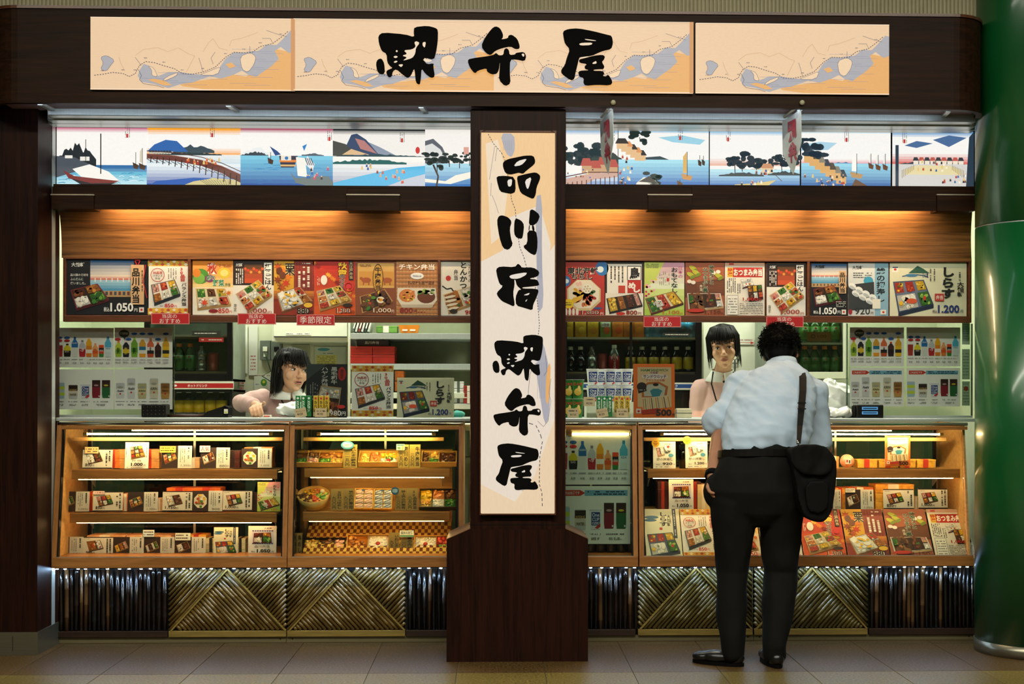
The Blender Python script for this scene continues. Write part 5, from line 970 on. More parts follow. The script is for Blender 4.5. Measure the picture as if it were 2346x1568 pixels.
for fn, a, b_, lb in ((tohoku, 1290, 1385, 'red seafood menu poster with octagonal bowl priced 1,000 yen'), (torimeshi, 1387, 1474, 'white and black chicken rice menu poster priced 800 yen'), (omotenashi, 1476, 1568, 'pink and green blossom menu poster priced 1,100 yen in the board'), (misokatsu, 1570, 1659.6, 'reddish brown cutlet menu poster priced 1,150 yen in the board'), (otsumami, 1660.4, 1752, 'newspaper style menu poster with red headline in the board'), (momiji, 1756, 1846, 'maple rice menu poster, 1,000 yen, beside the newspaper style poster'), (shinagawa, 1857, 1942, 'narrow black menu poster of a red lunch box priced 1.050 yen'), (aji, 1942.6, 2036, 'grey and blue pressed sushi menu poster priced 920 yen'), (shirasu, 2037, 2216, 'wide cream menu poster of a blue lunch box, 1.200 yen, in the board')):
    y0 = 600 + (a - 1290) * .002; poster(fn, a, y0, b_, y0 + 124, YPo, lb, GP)
# red name plates under the menu boards
mat('redsign', '#b81a20', .35)
for a, y, tx, lb in ((347, 718, 0, 'red plate hanging under the white diamond-bordered 850 yen poster'), (545, 718.5, 0, 'red plate hanging under the maple rice poster near the orange poster'), (680, 721, 1, 'red plate reading 季節限定 hanging under the chestnut poster'), (1474, 725, 0, 'red plate hanging under the pink blossom poster'), (1755, 725, 0, 'red plate hanging under the maple rice poster near the green column side')):
    A = Art('red_plate', a, y, a + 86.5, y + 25, 7.004, lb, 'sign', 'red recommendation plates', bg='#b81a20', th=.006); A.line([(a + 1, y + 1), (a + 85.5, y + 1), (a + 85.5, y + 24), (a + 1, y + 24), (a + 1, y + 1)], .9, '#e8b0a8')
    if tx: A.text('季節限定', a + 7, y + 4, a + 79, y + 21, '#f4ece4', bold=.0)
    else: A.text('当店の', a + 25, y + 2, a + 58, y + 11.5, '#f4ece4', bold=.0); A.text('おすすめ', a + 19, y + 12.5, a + 65, y + 23, '#f4ece4', bold=.0)
    A.done()
# ------------------------------------------------------------------ drink posters
def btl(P, u, v, w, h, cols, cap='#d8d8d0', kind='pet'):
    """u: centre, v: foot; cols from top of body downwards"""
    A = P.A; x, y = P.q(u, v); W_, H_ = w * A.W, h * A.H
    if kind == 'pet':
        A.rect(x - W_ * .18, y - H_, x + W_ * .18, y - H_ * .88, cap); A.poly([(x - W_ * .16, y - H_ * .88), (x + W_ * .16, y - H_ * .88), (x + W_ * .5, y - H_ * .68), (x - W_ * .5, y - H_ * .68)], cols[0]); t, bdy = .7, cols
    elif kind == 'can': A.poly([(x - W_ * .42, y - H_), (x + W_ * .42, y - H_), (x + W_ * .5, y - H_ * .94), (x - W_ * .5, y - H_ * .94)], '#c8ccc8'); t, bdy = .95, cols
    elif kind == 'cup': A.poly([(x - W_ * .56, y - H_), (x + W_ * .56, y - H_), (x + W_ * .42, y), (x - W_ * .42, y)], cols[0]); A.rect(x - W_ * .58, y - H_ * 1.05, x + W_ * .58, y - H_ * .97, '#c8ccd0'); return
    else: t, bdy = 1.0, cols
    n = len(bdy)
    for i, c in enumerate(bdy):
        a, b = t * (1 - i / n), t * (1 - (i + 1) / n); A.poly([(x - W_ * .5, y - H_ * a), (x + W_ * .5, y - H_ * a), (x + W_ * (.5 if i < n - 1 else .44), y - H_ * b), (x - W_ * (.5 if i < n - 1 else .44), y - H_ * b)], c)
def drinks1(P):
    P.r(0, 0, 1, 1, '#e9ece6'); P.g(0, 0, 1, .3, '#dde3e6', '#e9ece6', 3)
    S_ = [(.07, .1, .3, ['#a83a30', '#b84438'], 'can', ''), (.2, .12, .33, ['#e8d838', '#2a2a24', '#22221e'], 'pet', '#2a2a24'), (.33, .11, .5, ['#2f78b8', '#e0e4dc', '#e0e4dc'], 'pet', '#2a6ab0'), (.46, .11, .42, ['#c8ccd0', '#b82830', '#c03038'], 'pet', '#8a8e92'), (.575, .1, .52, ['#f0b828', '#e8902a', '#f4f0e4', '#e88a2a'], 'pet', '#e8e4dc'), (.685, .095, .34, ['#f0b070', '#e0602a', '#e88a3a'], 'pet', '#f0a060'), (.79, .085, .3, ['#e85a2a', '#2a2a24', '#d84a2a', '#3a8a3a'], 'box', ''), (.905, .11, .51, ['#5ab8d8', '#d8e8e8', '#d4e0de'], 'pet', '#2a88a8')]
    for u, w, h, c, kd, cap in S_: btl(P, u, .73, w, h, c, cap or '#ccc', kd)
    for u in (.07, .2):
        for v, c in ((.25, '#2a5aa0'), (.325, '#b82c30')): P.e(u, v, .05, .03, c)
    P.t('Coca', .43, .52, .49, .6, '#f4f0ec', bold=.03, rot=-1.2); P.t('BOSS' if False else 'BLACK', .165, .58, .235, .62, '#e8e4dc'); P.t('AQUA', .865, .5, .945, .545, '#2a6a9a'); P.t('AQUARIUS', .285, .37, .375, .41, '#f4f4f0'); P.t('1日分', .755, .55, .825, .6, '#f4f0e8', bold=.03); P.t('野菜', .66, .53, .71, .57, '#c83a24')
    for u, *_ in S_: P.f(u - .05, .78, u + .05, .81, '#5a5e5a', 1); P.t('¥130', u - .03, .865, u + .03, .905, '#4a4e4a')
def drinks2(P):
    P.r(0, 0, 1, 1, '#e9ece6'); P.g(0, 0, 1, .3, '#dbe2e8', '#e9ece6', 3)
    S_ = [(.07, .11, .41, ['#c8d848', '#8ab83a', '#a8c840'], '#e88a3a'), (.2, .11, .42, ['#2a2a34', '#e8c83a', '#22222a'], '#e8e4dc'), (.345, .115, .5, ['#7ab03a', '#5a9a34', '#8abc44'], '#a8d060'), (.485, .115, .5, ['#d8a83a', '#2f7aa0', '#e8ecdc', '#f0a828'], '#e8e4dc'), (.625, .115, .48, ['#d8704a', '#e8e4dc', '#2a2a24', '#c85a34'], '#c88a6a'), (.755, .11, .37, ['#4a2a24', '#2a1a1c', '#33201e'], '#c8502a'), (.89, .115, .5, ['#d8a828', '#e8c020', '#2a2a24', '#f0c828'], '#d8b848')]
    for u, w, h, c, cap in S_: btl(P, u, .74, w, h, c, cap)
    for u, c in ((.345, '#2a5aa0'), (.485, '#2a5aa0'), (.625, '#2a5aa0'), (.89, '#2a5aa0')): P.e(u, .155, .052, .032, c)
    P.e(.06, .29, .052, .032, '#b82c30'); P.e(.245, .29, .05, .032, '#2a5aa0'); P.e(.755, .29, .052, .032, '#2a5aa0'); P.e(.17, .15, .09, .095, '#3a4430', n=20); P.p([(.15, .22), (.2, .22), (.185, .32)], '#3a4430'); P.f(.1, .12, .24, .18, '#e8e8dc', 2)
    for u in (.07, .345): P.v('お茶', u - .03, .5, u + .03, .66, '#1c3a1a', bold=.03)
    P.v('麦茶', .17, .5, .23, .68, '#e8d848'); P.f(.6, .5, .65, .6, '#2a2a24', 1, v=True)
    for u, *_ in S_: P.f(u - .055, .79, u + .055, .82, '#5a5e5a', 1); P.f(u - .05, .85, u + .05, .9, '#4a4e4a', 2)
def banner(P):
    P.p([(.04, .07), (.3, .07), (.37, .12), (.3, .17), (.04, .17)], '#c8402a'); P.r(.36, .07, .96, .17, '#7ab4c8'); P.t('これはお酒です', .06, .09, .29, .15, '#f4ece4', bold=.02); P.f(.4, .08, .95, .16, '#22384a', 2, w=.5)
def drinks3(P, ban=False):
    P.r(0, 0, 1, 1, '#e7eae2'); banner(P) if ban else None; m = .0 if not ban else .02
    btl(P, .08, .73 + m, .145, .4, ['#a8c4d0', '#c8d84a', '#b8ccd0', '#c8d84a', '#a8c4d0'], kind='can'); btl(P, .3, .74 + m, .155, .36, ['#3a2c22', '#2a201c', '#d8d4c4', '#c8c0ac', '#c8ccc8'], kind='can'); P.t('RESERVE', .235, .49 + m, .365, .55 + m, '#c8a868', bold=.02); P.t('WATER', .245, .61 + m, .355, .66 + m, '#2a2420', bold=.02)
    btl(P, .51, .73 + m, .15, .33, ['#dfe2e4'], kind='cup'); P.r(.455, .43 + m, .575, .66 + m, '#24488a'); P.t('One', .465, .445 + m, .565, .51 + m, '#f4f4f0', bold=.01); P.t('CUP', .465, .525 + m, .565, .585 + m, '#f4f4f0', bold=.01); P.t('OZEKI', .465, .6 + m, .565, .645 + m, '#f4f4f0'); P.p([(.5, .7 + m), (.58, .62 + m), (.58, .68 + m), (.54, .72 + m)], '#c83a34')
    for u, c in ((.7, '#8a2434'), (.87, '#2f6a3a')): btl(P, u, .71 + m, .14, .44, ['#3a2420', '#4a2a26', c, c, c], kind='box'); P.e(u + .05, .67 + m, .012, .018, '#e8e4dc'); P.e(u, .4 + m, .04, .02, '#c8a0a0' if u < .8 else '#d8d040')
    for u in (.08, .3, .51): P.f(u - .08, .79 + m, u + .08, .82 + m, '#5a5e5a', 1); P.f(u - .06, .86 + m, u + .06, .91 + m, '#4a4e4a', 2)
    P.f(.66, .79 + m, .92, .82 + m, '#5a5e5a', 1); P.f(.7, .86 + m, .88, .91 + m, '#4a4e4a', 2)
def drinks4(P, ban=False):
    P.r(0, 0, 1, 1, '#e7eae2'); banner(P) if ban else None; m = .0 if not ban else .02
    for u, w, h, c, tx, tc in ((.1, .15, .39, ['#c4c8c8', '#e0e2de', '#d4d6d2'], 'Asahi', '#1c1c1c'), (.29, .14, .51, ['#c4c8c8', '#e0e2de', '#d4d6d2'], 'Asahi', '#1c1c1c'), (.48, .15, .39, ['#b8b488', '#d4cf9c', '#c4be8c'], 'KIRIN', '#3a3418'), (.685, .145, .51, ['#c8c4b0', '#d8d4bc', '#cfc9a8', '#d8d4bc'], 'KIRIN', '#3a3418'), (.88, .15, .4, ['#8a6434', '#a87a3c', '#c09450'], 'YEBISU', '#3a2410')):
        btl(P, u, .73 + m, w, h, c, kind='can'); P.t(tx, u - .06, .73 + m - h * .55, u + .06, .73 + m - h * .42, tc, bold=.03, shear=.2); P.e(u, .73 + m - h * .72, .05, .03, '#a8a898' if u < .8 else '#7a5424'); P.e(u, .73 + m - h * .3, .016, .022, '#c83a34')
        P.f(u - .08, .79 + m, u + .08, .82 + m, '#5a5e5a', 1); P.f(u - .06, .86 + m, u + .06, .91 + m, '#4a4e4a', 2)
DG = 'drink price posters'
YGS = 7.14
for lo, hi, lb in ((121, 398, 'clear glass screen on the worktop beside the dark brown pillar'), (1940, 2226, 'clear glass screen on the worktop beside the green column')):
    X0, X1 = AX(lo, YGS + .01, 850), AX(hi, YGS + .01, 850); t = thing('glass_screen', lb, 'glass screen', ((X0 + X1) / 2, YGS, ZT), 'glass screens')
    MB().box(X0, X1, YGS + .006, YGS + .012, ZT + .012, AZ(739, YGS)).build('pane', 'glass', t); MB().box(X0, X1, YGS - .006, YGS + .024, ZT, ZT + .012).build('foot_channel', 'alu', t)
    for xx in (X0, X1): MB().box(xx - .003, xx + .003, YGS + .002, YGS + .016, ZT + .012, AZ(739, YGS)).build('edge', 'glass_cool', t)
def dposter(fn, x0, y0, x1, y1, Y, lb, *a):
    A = Art('drink_poster', x0, y0, x1, y1, Y, lb, 'poster', DG, th=.0008, mt='paper'); fn(Pn(A), *a); A.done()
dposter(drinks1, 129, 752, 259.5, 842, YGS, 'poster of eight soft drinks on the screen by the dark pillar'); dposter(drinks2, 263.5, 751.5, 394, 842, YGS, 'poster of seven bottled teas with speech bubble by the dark pillar')
dposter(drinks3, 129, 847, 259.5, 938, YGS, 'poster of cup sake, whisky water and wine by the dark pillar'); dposter(drinks4, 263.5, 847, 394, 938, YGS, 'poster of five beer cans without banner by the dark pillar')
dposter(drinks2, 1946, 750, 2072, 840, YGS, 'poster of seven bottled teas with speech bubble near the green column'); dposter(drinks1, 2076, 750, 2201, 840, YGS, 'poster of eight soft drinks on the screen near the green column')
dposter(drinks4, 1946, 843, 2072, 932, YGS, 'poster of five beer cans under a red and blue banner', True); dposter(drinks3, 2076, 843, 2201, 932, YGS, 'banner poster of cup sake and wine on the green column screen', True)
dposter(drinks1, 1280, 981, 1444.5, 1111, 6.985, 'large soft drink poster inside the narrow case'); dposter(drinks3, 1280, 1114, 1444.5, 1247, 6.97, 'large sake and wine poster inside the narrow case', True)
# ------------------------------------------------------------------ posters standing on the worktop
def stand(fn, x0, y0, x1, y1, Y, lb, tilt=.06, *a):
    A = Art('counter_poster', x0, y0, x1, y1, Y, lb, 'poster', 'poster stands on the worktop', tilt=tilt, th=.001, mt='paper'); fn(Pn(A), *a) if a else fn(Pn(A)); o = A.done()
    hw, hh = (x1 - x0) / 2 * A.k, (y1 - y0) / 2 * A.k
    MB().box(-hw - .003, hw + .003, -.0045, -.0035, -hh - .002, hh + .004).build('clear_cover', 'acrylic', o, w=False); MB().prism([(.003, -hh), (.06, -hh), (.003, -hh + .09)], 'x', -.02, .02).build('easel', 'acrylic', o, w=False)
stand(hayashi, 702, 835, 795, 957, 7.06, 'black counter poster for a beef stew lunch priced 980 yen'); stand(hinmoku, 806, 838, 901, 955, 7.1, 'white counter poster with yellow diamond borders for 850 yen'); stand(shirasu, 910, 866, 1040, 957, 7.06, 'wide cream counter poster of a blue lunch box priced 1.200 yen')
stand(sandwich, 1451, 834, 1546, 958, 7.06, 'orange counter poster for ham sandwiches priced 500 yen')
# ================================================================== goods in the cases
FC = {'a': B4, 'b': B6, 'c': SHI, 'd': [(0, 0, .34, 1, 'egg'), (.34, 0, .7, 1, 'fry'), (.7, 0, 1, 1, 'pink')], 'e': grid(['rice', 'meat', 'rice', 'green'], 1, 4), 'f': [(0, 0, .5, 1, 'rice'), (.5, 0, 1, 1, 'meat')], 'g': SH, 'h': [(0, 0, .6, 1, 'fry'), (.6, 0, 1, 1, 'white')]}
def pcard(x0, y0, x1, y1, Y, kind, price, fk, lb, tilt=.12, seed=1, badge=None):
    A = Art('price_card', x0, y0, x1, y1, Y, lb, 'price card', 'price cards in the display cases', bg='#e4e0d0', tilt=tilt, th=.003); P = Pn(A); rr = random.Random(seed)
    k = rr.uniform(-.06, .06)
    if kind == 'w':            # white card, photo left, upright text right
        P.r(0, 0, 1, .05, '#2a1c18'); P.r(0, .95, 1, 1, '#2a1c18'); P.r(0, .05, 1, .95, '#dcd8c8'); P.food([(.1, .28 + k), (.56, .16), (.68, .58), (.2, .74)], FC[fk], rim='#8a6a4a', side='#5a3a24', seed=seed, n=10); P.f(.76, .1, .96, .88, '#3a342e', 2, v=True, w=.5); P.f(.04, .09, .24, .13, '#2a1c18', 1); P.t(price, .1, .74, .1 + .07 * len(price), .9, '#2a2018', bold=.02); P.t('円', .11 + .07 * len(price), .8, .19 + .07 * len(price), .9, '#2a2018')
    elif kind == 's':          # dark photo half, pale text half
        P.r(0, 0, .54, 1, '#33211a'); P.r(.54, 0, 1, 1, '#d2d2c6'); P.food([(.05, .42 + k), (.4, .22), (.5, .56), (.12, .8)], FC[fk], rim='#c89a5a', side='#8a6030', seed=seed, n=10); P.f(.6, .1, .8, .78, '#6a6660', 3, v=True, w=.3); P.f(.86, .08, .94, .6, '#2a2624', 1, v=True, w=.6); P.t(price, .66, .84, .92, .95, '#3a3632', bold=.0); P.t('円', .93, .87, .98, .95, '#3a3632')
    elif kind == 'o':          # octagon bowl
        P.r(0, 0, .54, 1, '#33211a'); P.r(.54, 0, 1, 1, '#d2d2c6'); P.A.poly([P.q(.27 + .23 * math.cos(R(22.5 + 45 * i)), .5 + .36 * math.sin(R(22.5 + 45 * i))) for i in range(8)], '#e4d8b8')
        for i in range(22): a = i * 1.9; q = .04 + .14 * (i % 5) / 4; P.e(.27 + q * math.cos(a), .5 + q * 1.5 * math.sin(a), .05, .06, FOODS['mix'][i % 6], n=8)
        P.f(.6, .1, .8, .78, '#6a6660', 3, v=True, w=.3); P.f(.86, .08, .94, .6, '#2a2624', 1, v=True, w=.6); P.t(price, .66, .84, .92, .95, '#3a3632', bold=.0)
    elif kind == 'tall':       # tall card, big price
        P.r(0, 0, 1, 1, '#f0ece0'); P.f(.3, .03, .9, .07, '#6a3a2a', 1); P.food([(.2, .18), (.7, .12), (.86, .5), (.26, .62)], FC[fk], rim='#d8b078', side='#a8783c', seed=seed, n=14); P.f(.04, .2, .1, .6, '#c83a34', 1, v=True); P.f(.9, .2, .96, .6, '#c83a34', 1, v=True); P.t('弁当', .3, .66, .7, .74, '#4a4036'); P.t(price, .28, .78, .78, .91, '#1c1814', bold=.04); P.t('円', .82, .85, .9, .91, '#1c1814'); P.f(.1, .94, .8, .98, '#6a6660', 1)
    elif kind == 'blue':       # blue bordered shinagawa card
        P.r(0, 0, 1, 1, '#eceae4'); P.t('大船軒', .56, .05, .84, .11, '#2a2420'); P.r(.14, .14, .9, .62, '#cfd4e8')
        for i in range(9): P.r(.14 + .085 * i, .15, .2 + .085 * i, .185, '#3a3a8a'); P.r(.14 + .085 * i, .575, .2 + .085 * i, .61, '#3a3a8a')
        P.food([(.2, .24), (.8, .22), (.84, .54), (.18, .56)], B4, rim='#8a2a1c', side='#5a1810', seed=seed, n=14); P.t('品川弁当', .24, .65, .76, .73, '#4a4036'); P.t(price, .32, .78, .8, .9, '#1c1814', bold=.04); P.t('円', .85, .84, .92, .9, '#1c1814'); P.t('税込', .12, .84, .26, .89, '#1c1814'); P.f(.1, .94, .8, .98, '#6a6660', 1)
    elif kind == 'sushi':
        P.r(0, 0, 1, 1, '#ece4d0'); P.t('大船軒', .5, .07, .8, .13, '#4a3a2a'); P.food([(.12, .24), (.44, .2), (.52, .48), (.2, .56)], [(0, 0, .5, 1, 'pink'), (.5, 0, 1, 1, 'white')], rim='#d8b888', side='#a88a5a', seed=seed); P.food([(.46, .16), (.74, .12), (.8, .34), (.54, .4)], [(0, 0, 1, 1, 'white')], rim='#d8b888', side='#5a8a7a', seed=seed + 1); P.e(.78, .52, .12, .07, '#4a8aa0'); P.t('鯵の押寿し', .14, .62, .86, .72, '#3a3028'); P.t(price, .4, .78, .84, .88, '#1c1814', bold=.04); P.t('円', .88, .83, .95, .88, '#1c1814'); P.t('税込', .12, .84, .28, .88, '#1c1814'); P.f(.1, .92, .7, .97, '#6a6660', 1)
    o = A.done()
    if badge:
        bx0, by0, bx1, by1, bc, tx = badge; c = at((bx0 + bx1) / 2, (by0 + by1) / 2, Y - .006); B = Art('badge', bx0, by0, bx1, by1, Y - .006, bg=bc, th=.002, parent=o, loc=c)
        B.o.location = ((bx0 + bx1) / 2 - A.cx) * A.k, -.006, (A.cy - (by0 + by1) / 2) * A.k; B.o.rotation_euler.x = 0
        B.line([(bx0, by0), (bx1, by0), (bx1, by1), (bx0, by1), (bx0, by0)], .8, '#6a5030'); B.fine(bx0 + 2, by0 + 2, bx1 - 2, by1 - 2, '#4a2a20', 2) if not tx else B.text(tx, bx0 + 2, by0 + 2, bx1 - 2, by1 - 2, '#8a1c24'); B.done()
    return o
mat('box_orange', '#e0742a', .4, var=.25, scale=30); mat('box_kraft', '#c88a4a', .5, var=.2, scale=30); mat('box_maroon', '#4a1c16', .4, var=.2); mat('box_cream', '#d8cca0', .45, var=.12); mat('box_tan', '#d8a878', .45, var=.2); mat('box_red', '#a8281c', .4, var=.12); mat('box_yellow', '#e0a83c', .45, var=.3, scale=40); mat('band_white', '#e8e2d0', .5); mat('band_red', '#b8341f', .5); mat('band_dark', '#2a1a14', .5)
def lbox(x0, y0, x1, y1, Y, dep, mt, lb, band=None, group='packed lunch boxes in the cases', rz=0):
    a, b_ = at(x0, y1, Y), at(x1, y0, Y); cx = (a.x + b_.x) / 2; w_, h_ = (b_.x - a.x) / 2, b_.z - a.z
    t = thing('lunch_box', lb, 'lunch box', (cx, Y + dep / 2, a.z), group, rz)
    MB().bbox(-w_, w_, -dep / 2, dep / 2, 0, h_ * .74, .002).build('box_body', mt, t, w=False); MB().bbox(-w_ - .001, w_ + .001, -dep / 2 - .001, dep / 2 + .001, h_ * .74, h_ - .001, .002).build('lid', mt, t, w=False)
    if band: MB().box(-w_ * .35, w_ * .2, -dep / 2 - .0018, dep / 2 + .0018, -.0002 + .0005, h_ - .0002).build('paper_band', band, t, w=False)
    return t
Yt, Ym, Yb_ = 7.05, 7.085, 7.08
# --- first case, top shelf
for j in range(2): lbox(246, 1031 + 21 * j, 275, 1052 + 21 * j, 7.08, .12, 'box_orange', 'orange lunch box, %s of the pair behind the 800 yen card' % ('upper' if j == 0 else 'lower'), 'band_red')
pcard(190, 1029, 257, 1074, Yt, 'w', '800', 'f', 'white 800 yen price card on the top shelf beside orange boxes', badge=(195, 1025, 226, 1040, '#e8b87a', None))
for i in range(2):
    for j in range(2): lbox(274 + 46 * i, 1030 + 22 * j, 319 + 46 * i, 1052 + 22 * j, 7.075, .14, 'box_kraft', '%s kraft lunch box behind the tall card, on the %s side' % (('upper', 'lower')[j], ('orange box', 'leafy badge')[i]), 'band_red')
pcard(287, 1014, 340, 1074, Yt, 'tall', '1.000', 'g', 'tall white 1.000 yen card leaning on kraft boxes', seed=4)
lbox(430, 1050, 457, 1073, 7.08, .12, 'box_tan', 'tan lunch box beside the 1,300 yen card on the top shelf', 'band_white')
pcard(371, 1022, 439, 1073, Yt, 's', '1,300', 'g', 'half dark 1,300 yen price card with leafy badge on the top shelf', seed=5, badge=(367, 1023, 403, 1038, '#c8d04a', None))
for j in range(2): lbox(520, 1033 + 20 * j, 549, 1053 + 20 * j, 7.08, .12, 'box_maroon', 'maroon lunch box, %s of the pair beside the 880 yen card' % ('upper' if j == 0 else 'lower'), 'band_dark')
pcard(460, 1026, 526, 1073, Yt, 's', '880', 'f', 'half dark 880 yen price card beside maroon boxes', seed=6, badge=(458, 1022, 482, 1037, '#e8d8d0', '人気'))
lbox(560, 1025, 624, 1071, 7.085, .1, 'box_orange', 'orange lunch box behind the octagon bowl card', 'band_white'); pcard(554, 1028, 622, 1072, Yt, 'o', '1,000', 'a', 'price card with an octagonal bowl on the top shelf', seed=7)
# middle shelf
pcard(138, 1127, 204, 1172, 7.085, 's', '1,000', 'e', 'half dark 1,000 yen card at the pale case wall', seed=8)
lbox(196, 1128, 222, 1172, 7.12, .12, 'box_yellow', 'yellow lunch box between the 1,000 and 850 yen cards', 'band_red'); pcard(214, 1127, 281, 1172, Ym, 'w', '850', 'b', 'white 850 yen price card with a pink badge on the middle shelf', seed=9, badge=(214, 1126, 240, 1134, '#f0d8d0', '人気商品'))
lbox(276, 1132, 300, 1172, 7.12, .12, 'box_orange', 'orange lunch box behind the leaning 1,300 yen card', 'band_white'); pcard(293, 1128, 361, 1172, Ym, 's', '1,300', 'g', 'half dark 1,300 yen card on the middle shelf without badge', seed=10)
lbox(352, 1143, 377, 1172, 7.12, .12, 'box_tan', 'tan lunch box between the 1,300 and 1,150 yen cards', 'band_white')
for i in range(2): lbox(382 + 62 * i, 1118, 443 + 62 * i, 1171, 7.12, .13, 'box_orange', 'wide orange lunch box behind the %s card on the middle shelf' % ('white cutlet', 'round bowl')[i], 'band_red')
pcard(373, 1126, 440, 1172, Ym, 'w', '1,150', 'f', 'white 1,150 yen price card on the middle shelf', seed=11); pcard(441, 1125, 509, 1172, Ym, 'o', '900', 'a', 'price card with a round bowl for 900 yen on the middle shelf', seed=12); pcard(511, 1124, 577, 1171, Ym, 'w', '1,000', 'b', 'white 1,000 yen price card beside the pink green poster', seed=13)
for j in range(3): lbox(572, 1130 + 14 * j, 594, 1144 + 14 * j, 7.12, .1, 'box_maroon', 'maroon lunch box in a stack of three, %s one' % ('top', 'middle', 'bottom')[j], 'band_dark')
poster(omotenashi, 590, 1105, 642, 1172, Ym, 'small pink and green blossom poster on the middle shelf of the boxed lunch case', 'small posters in the cases', .1)
# bottom
for i, (a, b_, kd, pr, fk, lb, bd) in enumerate(((122, 190.5, 's', '980', 'f', 'half dark 980 yen card at the bottom by the pale wall', None), (191.5, 258.5, 'w', '980', 'h', 'white 980 yen price card on the case bottom', None), (259.5, 329, 's', '800', 'd', 'half dark 800 yen card on the case bottom', None), (330, 399, 's', '850', 'e', 'half dark 850 yen card with a blue badge on the case bottom', (328, 1215, 354, 1231, '#c8dce4', None)), (401, 471, 's', '1,000', 'f', 'half dark 1,000 yen card with a green striped badge', (402, 1222, 437, 1239, '#dce8dc', None)))):
    pcard(a, 1231, b_, 1274, Yb_, kd, pr, fk, lb, .08, 20 + i, bd)
for i, (a, b_) in enumerate(((200, 286), (290, 392))): lbox(a, 1227, b_, 1273, 7.12, .14, 'box_tan', 'flat tan lunch box behind the bottom row of cards, %s' % ('nearer the pale wall' if i == 0 else 'nearer the shirasu cards'), 'band_white')
lbox(430, 1226, 472, 1273, 7.12, .12, 'box_yellow', 'yellow lunch box behind the green striped badge card', 'band_red')
for j in range(3):
    lbox(471, 1234 + 13 * j, 497, 1247 + 13 * j, 7.11, .12, 'box_cream', 'cream lunch box left of the small cream poster, %s of three' % ('top', 'middle', 'bottom')[j], 'band_dark'); lbox(541, 1234 + 13 * j, 562, 1247 + 13 * j, 7.11, .12, 'box_cream', 'cream lunch box right of the small cream poster, %s of three' % ('top', 'middle', 'bottom')[j], 'band_dark')
poster(shirasu, 490, 1209, 545, 1273, Yb_, 'small cream poster of a blue lunch box between cream boxes', 'small posters in the cases', .08, 'poster', 'menu_poster', True)
pcard(569, 1206, 633, 1273, Yb_, 'blue', '1.050', 'a', 'blue bordered 1.050 yen card at the bottom of the boxed lunch case', .08, 31)
# --- second case: open sample lunches
mat('tray_wood', '#c89a54', .5, var=.15, scale=25); mat('tray_black', '#171310', .35); mat('tray_red', '#8a2418', .4); mat('tray_bamboo', '#caa863', .5, var=.15)
def bento(x0, x1, y1, Y, D, h, cells, mt, lb, ang=35, seed=1, inner='#2a1c12', rim=None):
    """open lunch box tipped towards the viewer; cells (u0,v0,u1,v1,palette,size) with v from the back"""
    a = at(x0, y1, Y); b_ = at(x1, y1, Y); W_ = (b_.x - a.x) / 2; rr = random.Random(seed)
    t = thing('sample_lunch', lb, 'lunch box', ((a.x + b_.x) / 2, Y, a.z), 'open sample lunches'); an = R(ang)
    ca, sa = math.cos(an), math.sin(an)
    def tf(mb): mb.v = [(x, y * ca - z * sa, y * sa + z * ca) for x, y, z in mb.v]; return mb
    wl = .004; m = MB().box(-W_, W_, 0, D, 0, .004); m.box(-W_, W_, 0, wl, 0, h).box(-W_, W_, D - wl, D, 0, h).box(-W_, -W_ + wl, wl, D - wl, 0, h).box(W_ - wl, W_, wl, D - wl, 0, h)
    tf(m).build('tray', mt, t, w=False); tf(MB().box(-W_ + wl, W_ - wl, wl, D - wl, .004, h * .35, inner)).build('liner', 'food', t, w=False)
    MB().prism([(.02, 0), (D * ca * .9, 0), (D * ca * .9, D * sa * .88)], 'x', -W_ * .6, W_ * .6).build('prop', 'palewood', t, w=False)
    for (u0, v0, u1, v1, kind, sz) in cells:
        X0, X1 = -W_ + wl + (2 * W_ - 2 * wl) * u0 + .002, -W_ + wl + (2 * W_ - 2 * wl) * u1 - .002; Y1, Y0 = D - wl - (D - 2 * wl) * v0 - .001, D - wl - (D - 2 * wl) * v1 + .001; pal = FOODS[kind]; m = MB()
        m.box(X0, X1, Y0, Y1, h * .3, h * .62, pal[0]); n = max(3, int((X1 - X0) * (Y1 - Y0) / (sz * sz * 2.2)))
        for i in range(min(n, 60)):
            s = sz * rr.uniform(.7, 1.15); m.ell((rr.uniform(X0 + s * .5, X1 - s * .5), rr.uniform(Y0 + s * .5, Y1 - s * .5), h * .62 + s * rr.uniform(.1, .45)), (s * rr.uniform(.6, 1.1), s * rr.uniform(.45, .8), s * .5), rr.choice(pal), 8, 6, Euler((rr.uniform(-.4, .4), rr.uniform(-.4, .4), rr.uniform(0, 3))))
        if kind == 'rice' and sz < .01 and u1 - u0 > .35: m.ell(((X0 + X1) / 2, (Y0 + Y1) / 2, h * .75), (.012, .012, .009), '#b8341f', 12, 8)
        o = tf(m).build({'rice': 'rice', 'egg': 'egg', 'meat': 'meat', 'green': 'greens', 'fry': 'fried_food', 'red': 'shrimp', 'pink': 'pickles', 'salmon': 'salmon', 'white': 'fish_slices', 'brown': 'simmered_food', 'mix': 'vegetables', 'gold': 'omelette'}[kind], 'food', t, smooth=True, w=False); o['kind'] = 'stuff'
    for u in {c[0] for c in cells if c[0] > .05}: tf(MB().box(-W_ + (2 * W_) * u - .001, -W_ + 2 * W_ * u + .001, wl, D - wl, .004, h * .95)).build('partition', mt, t, w=False)
    return t
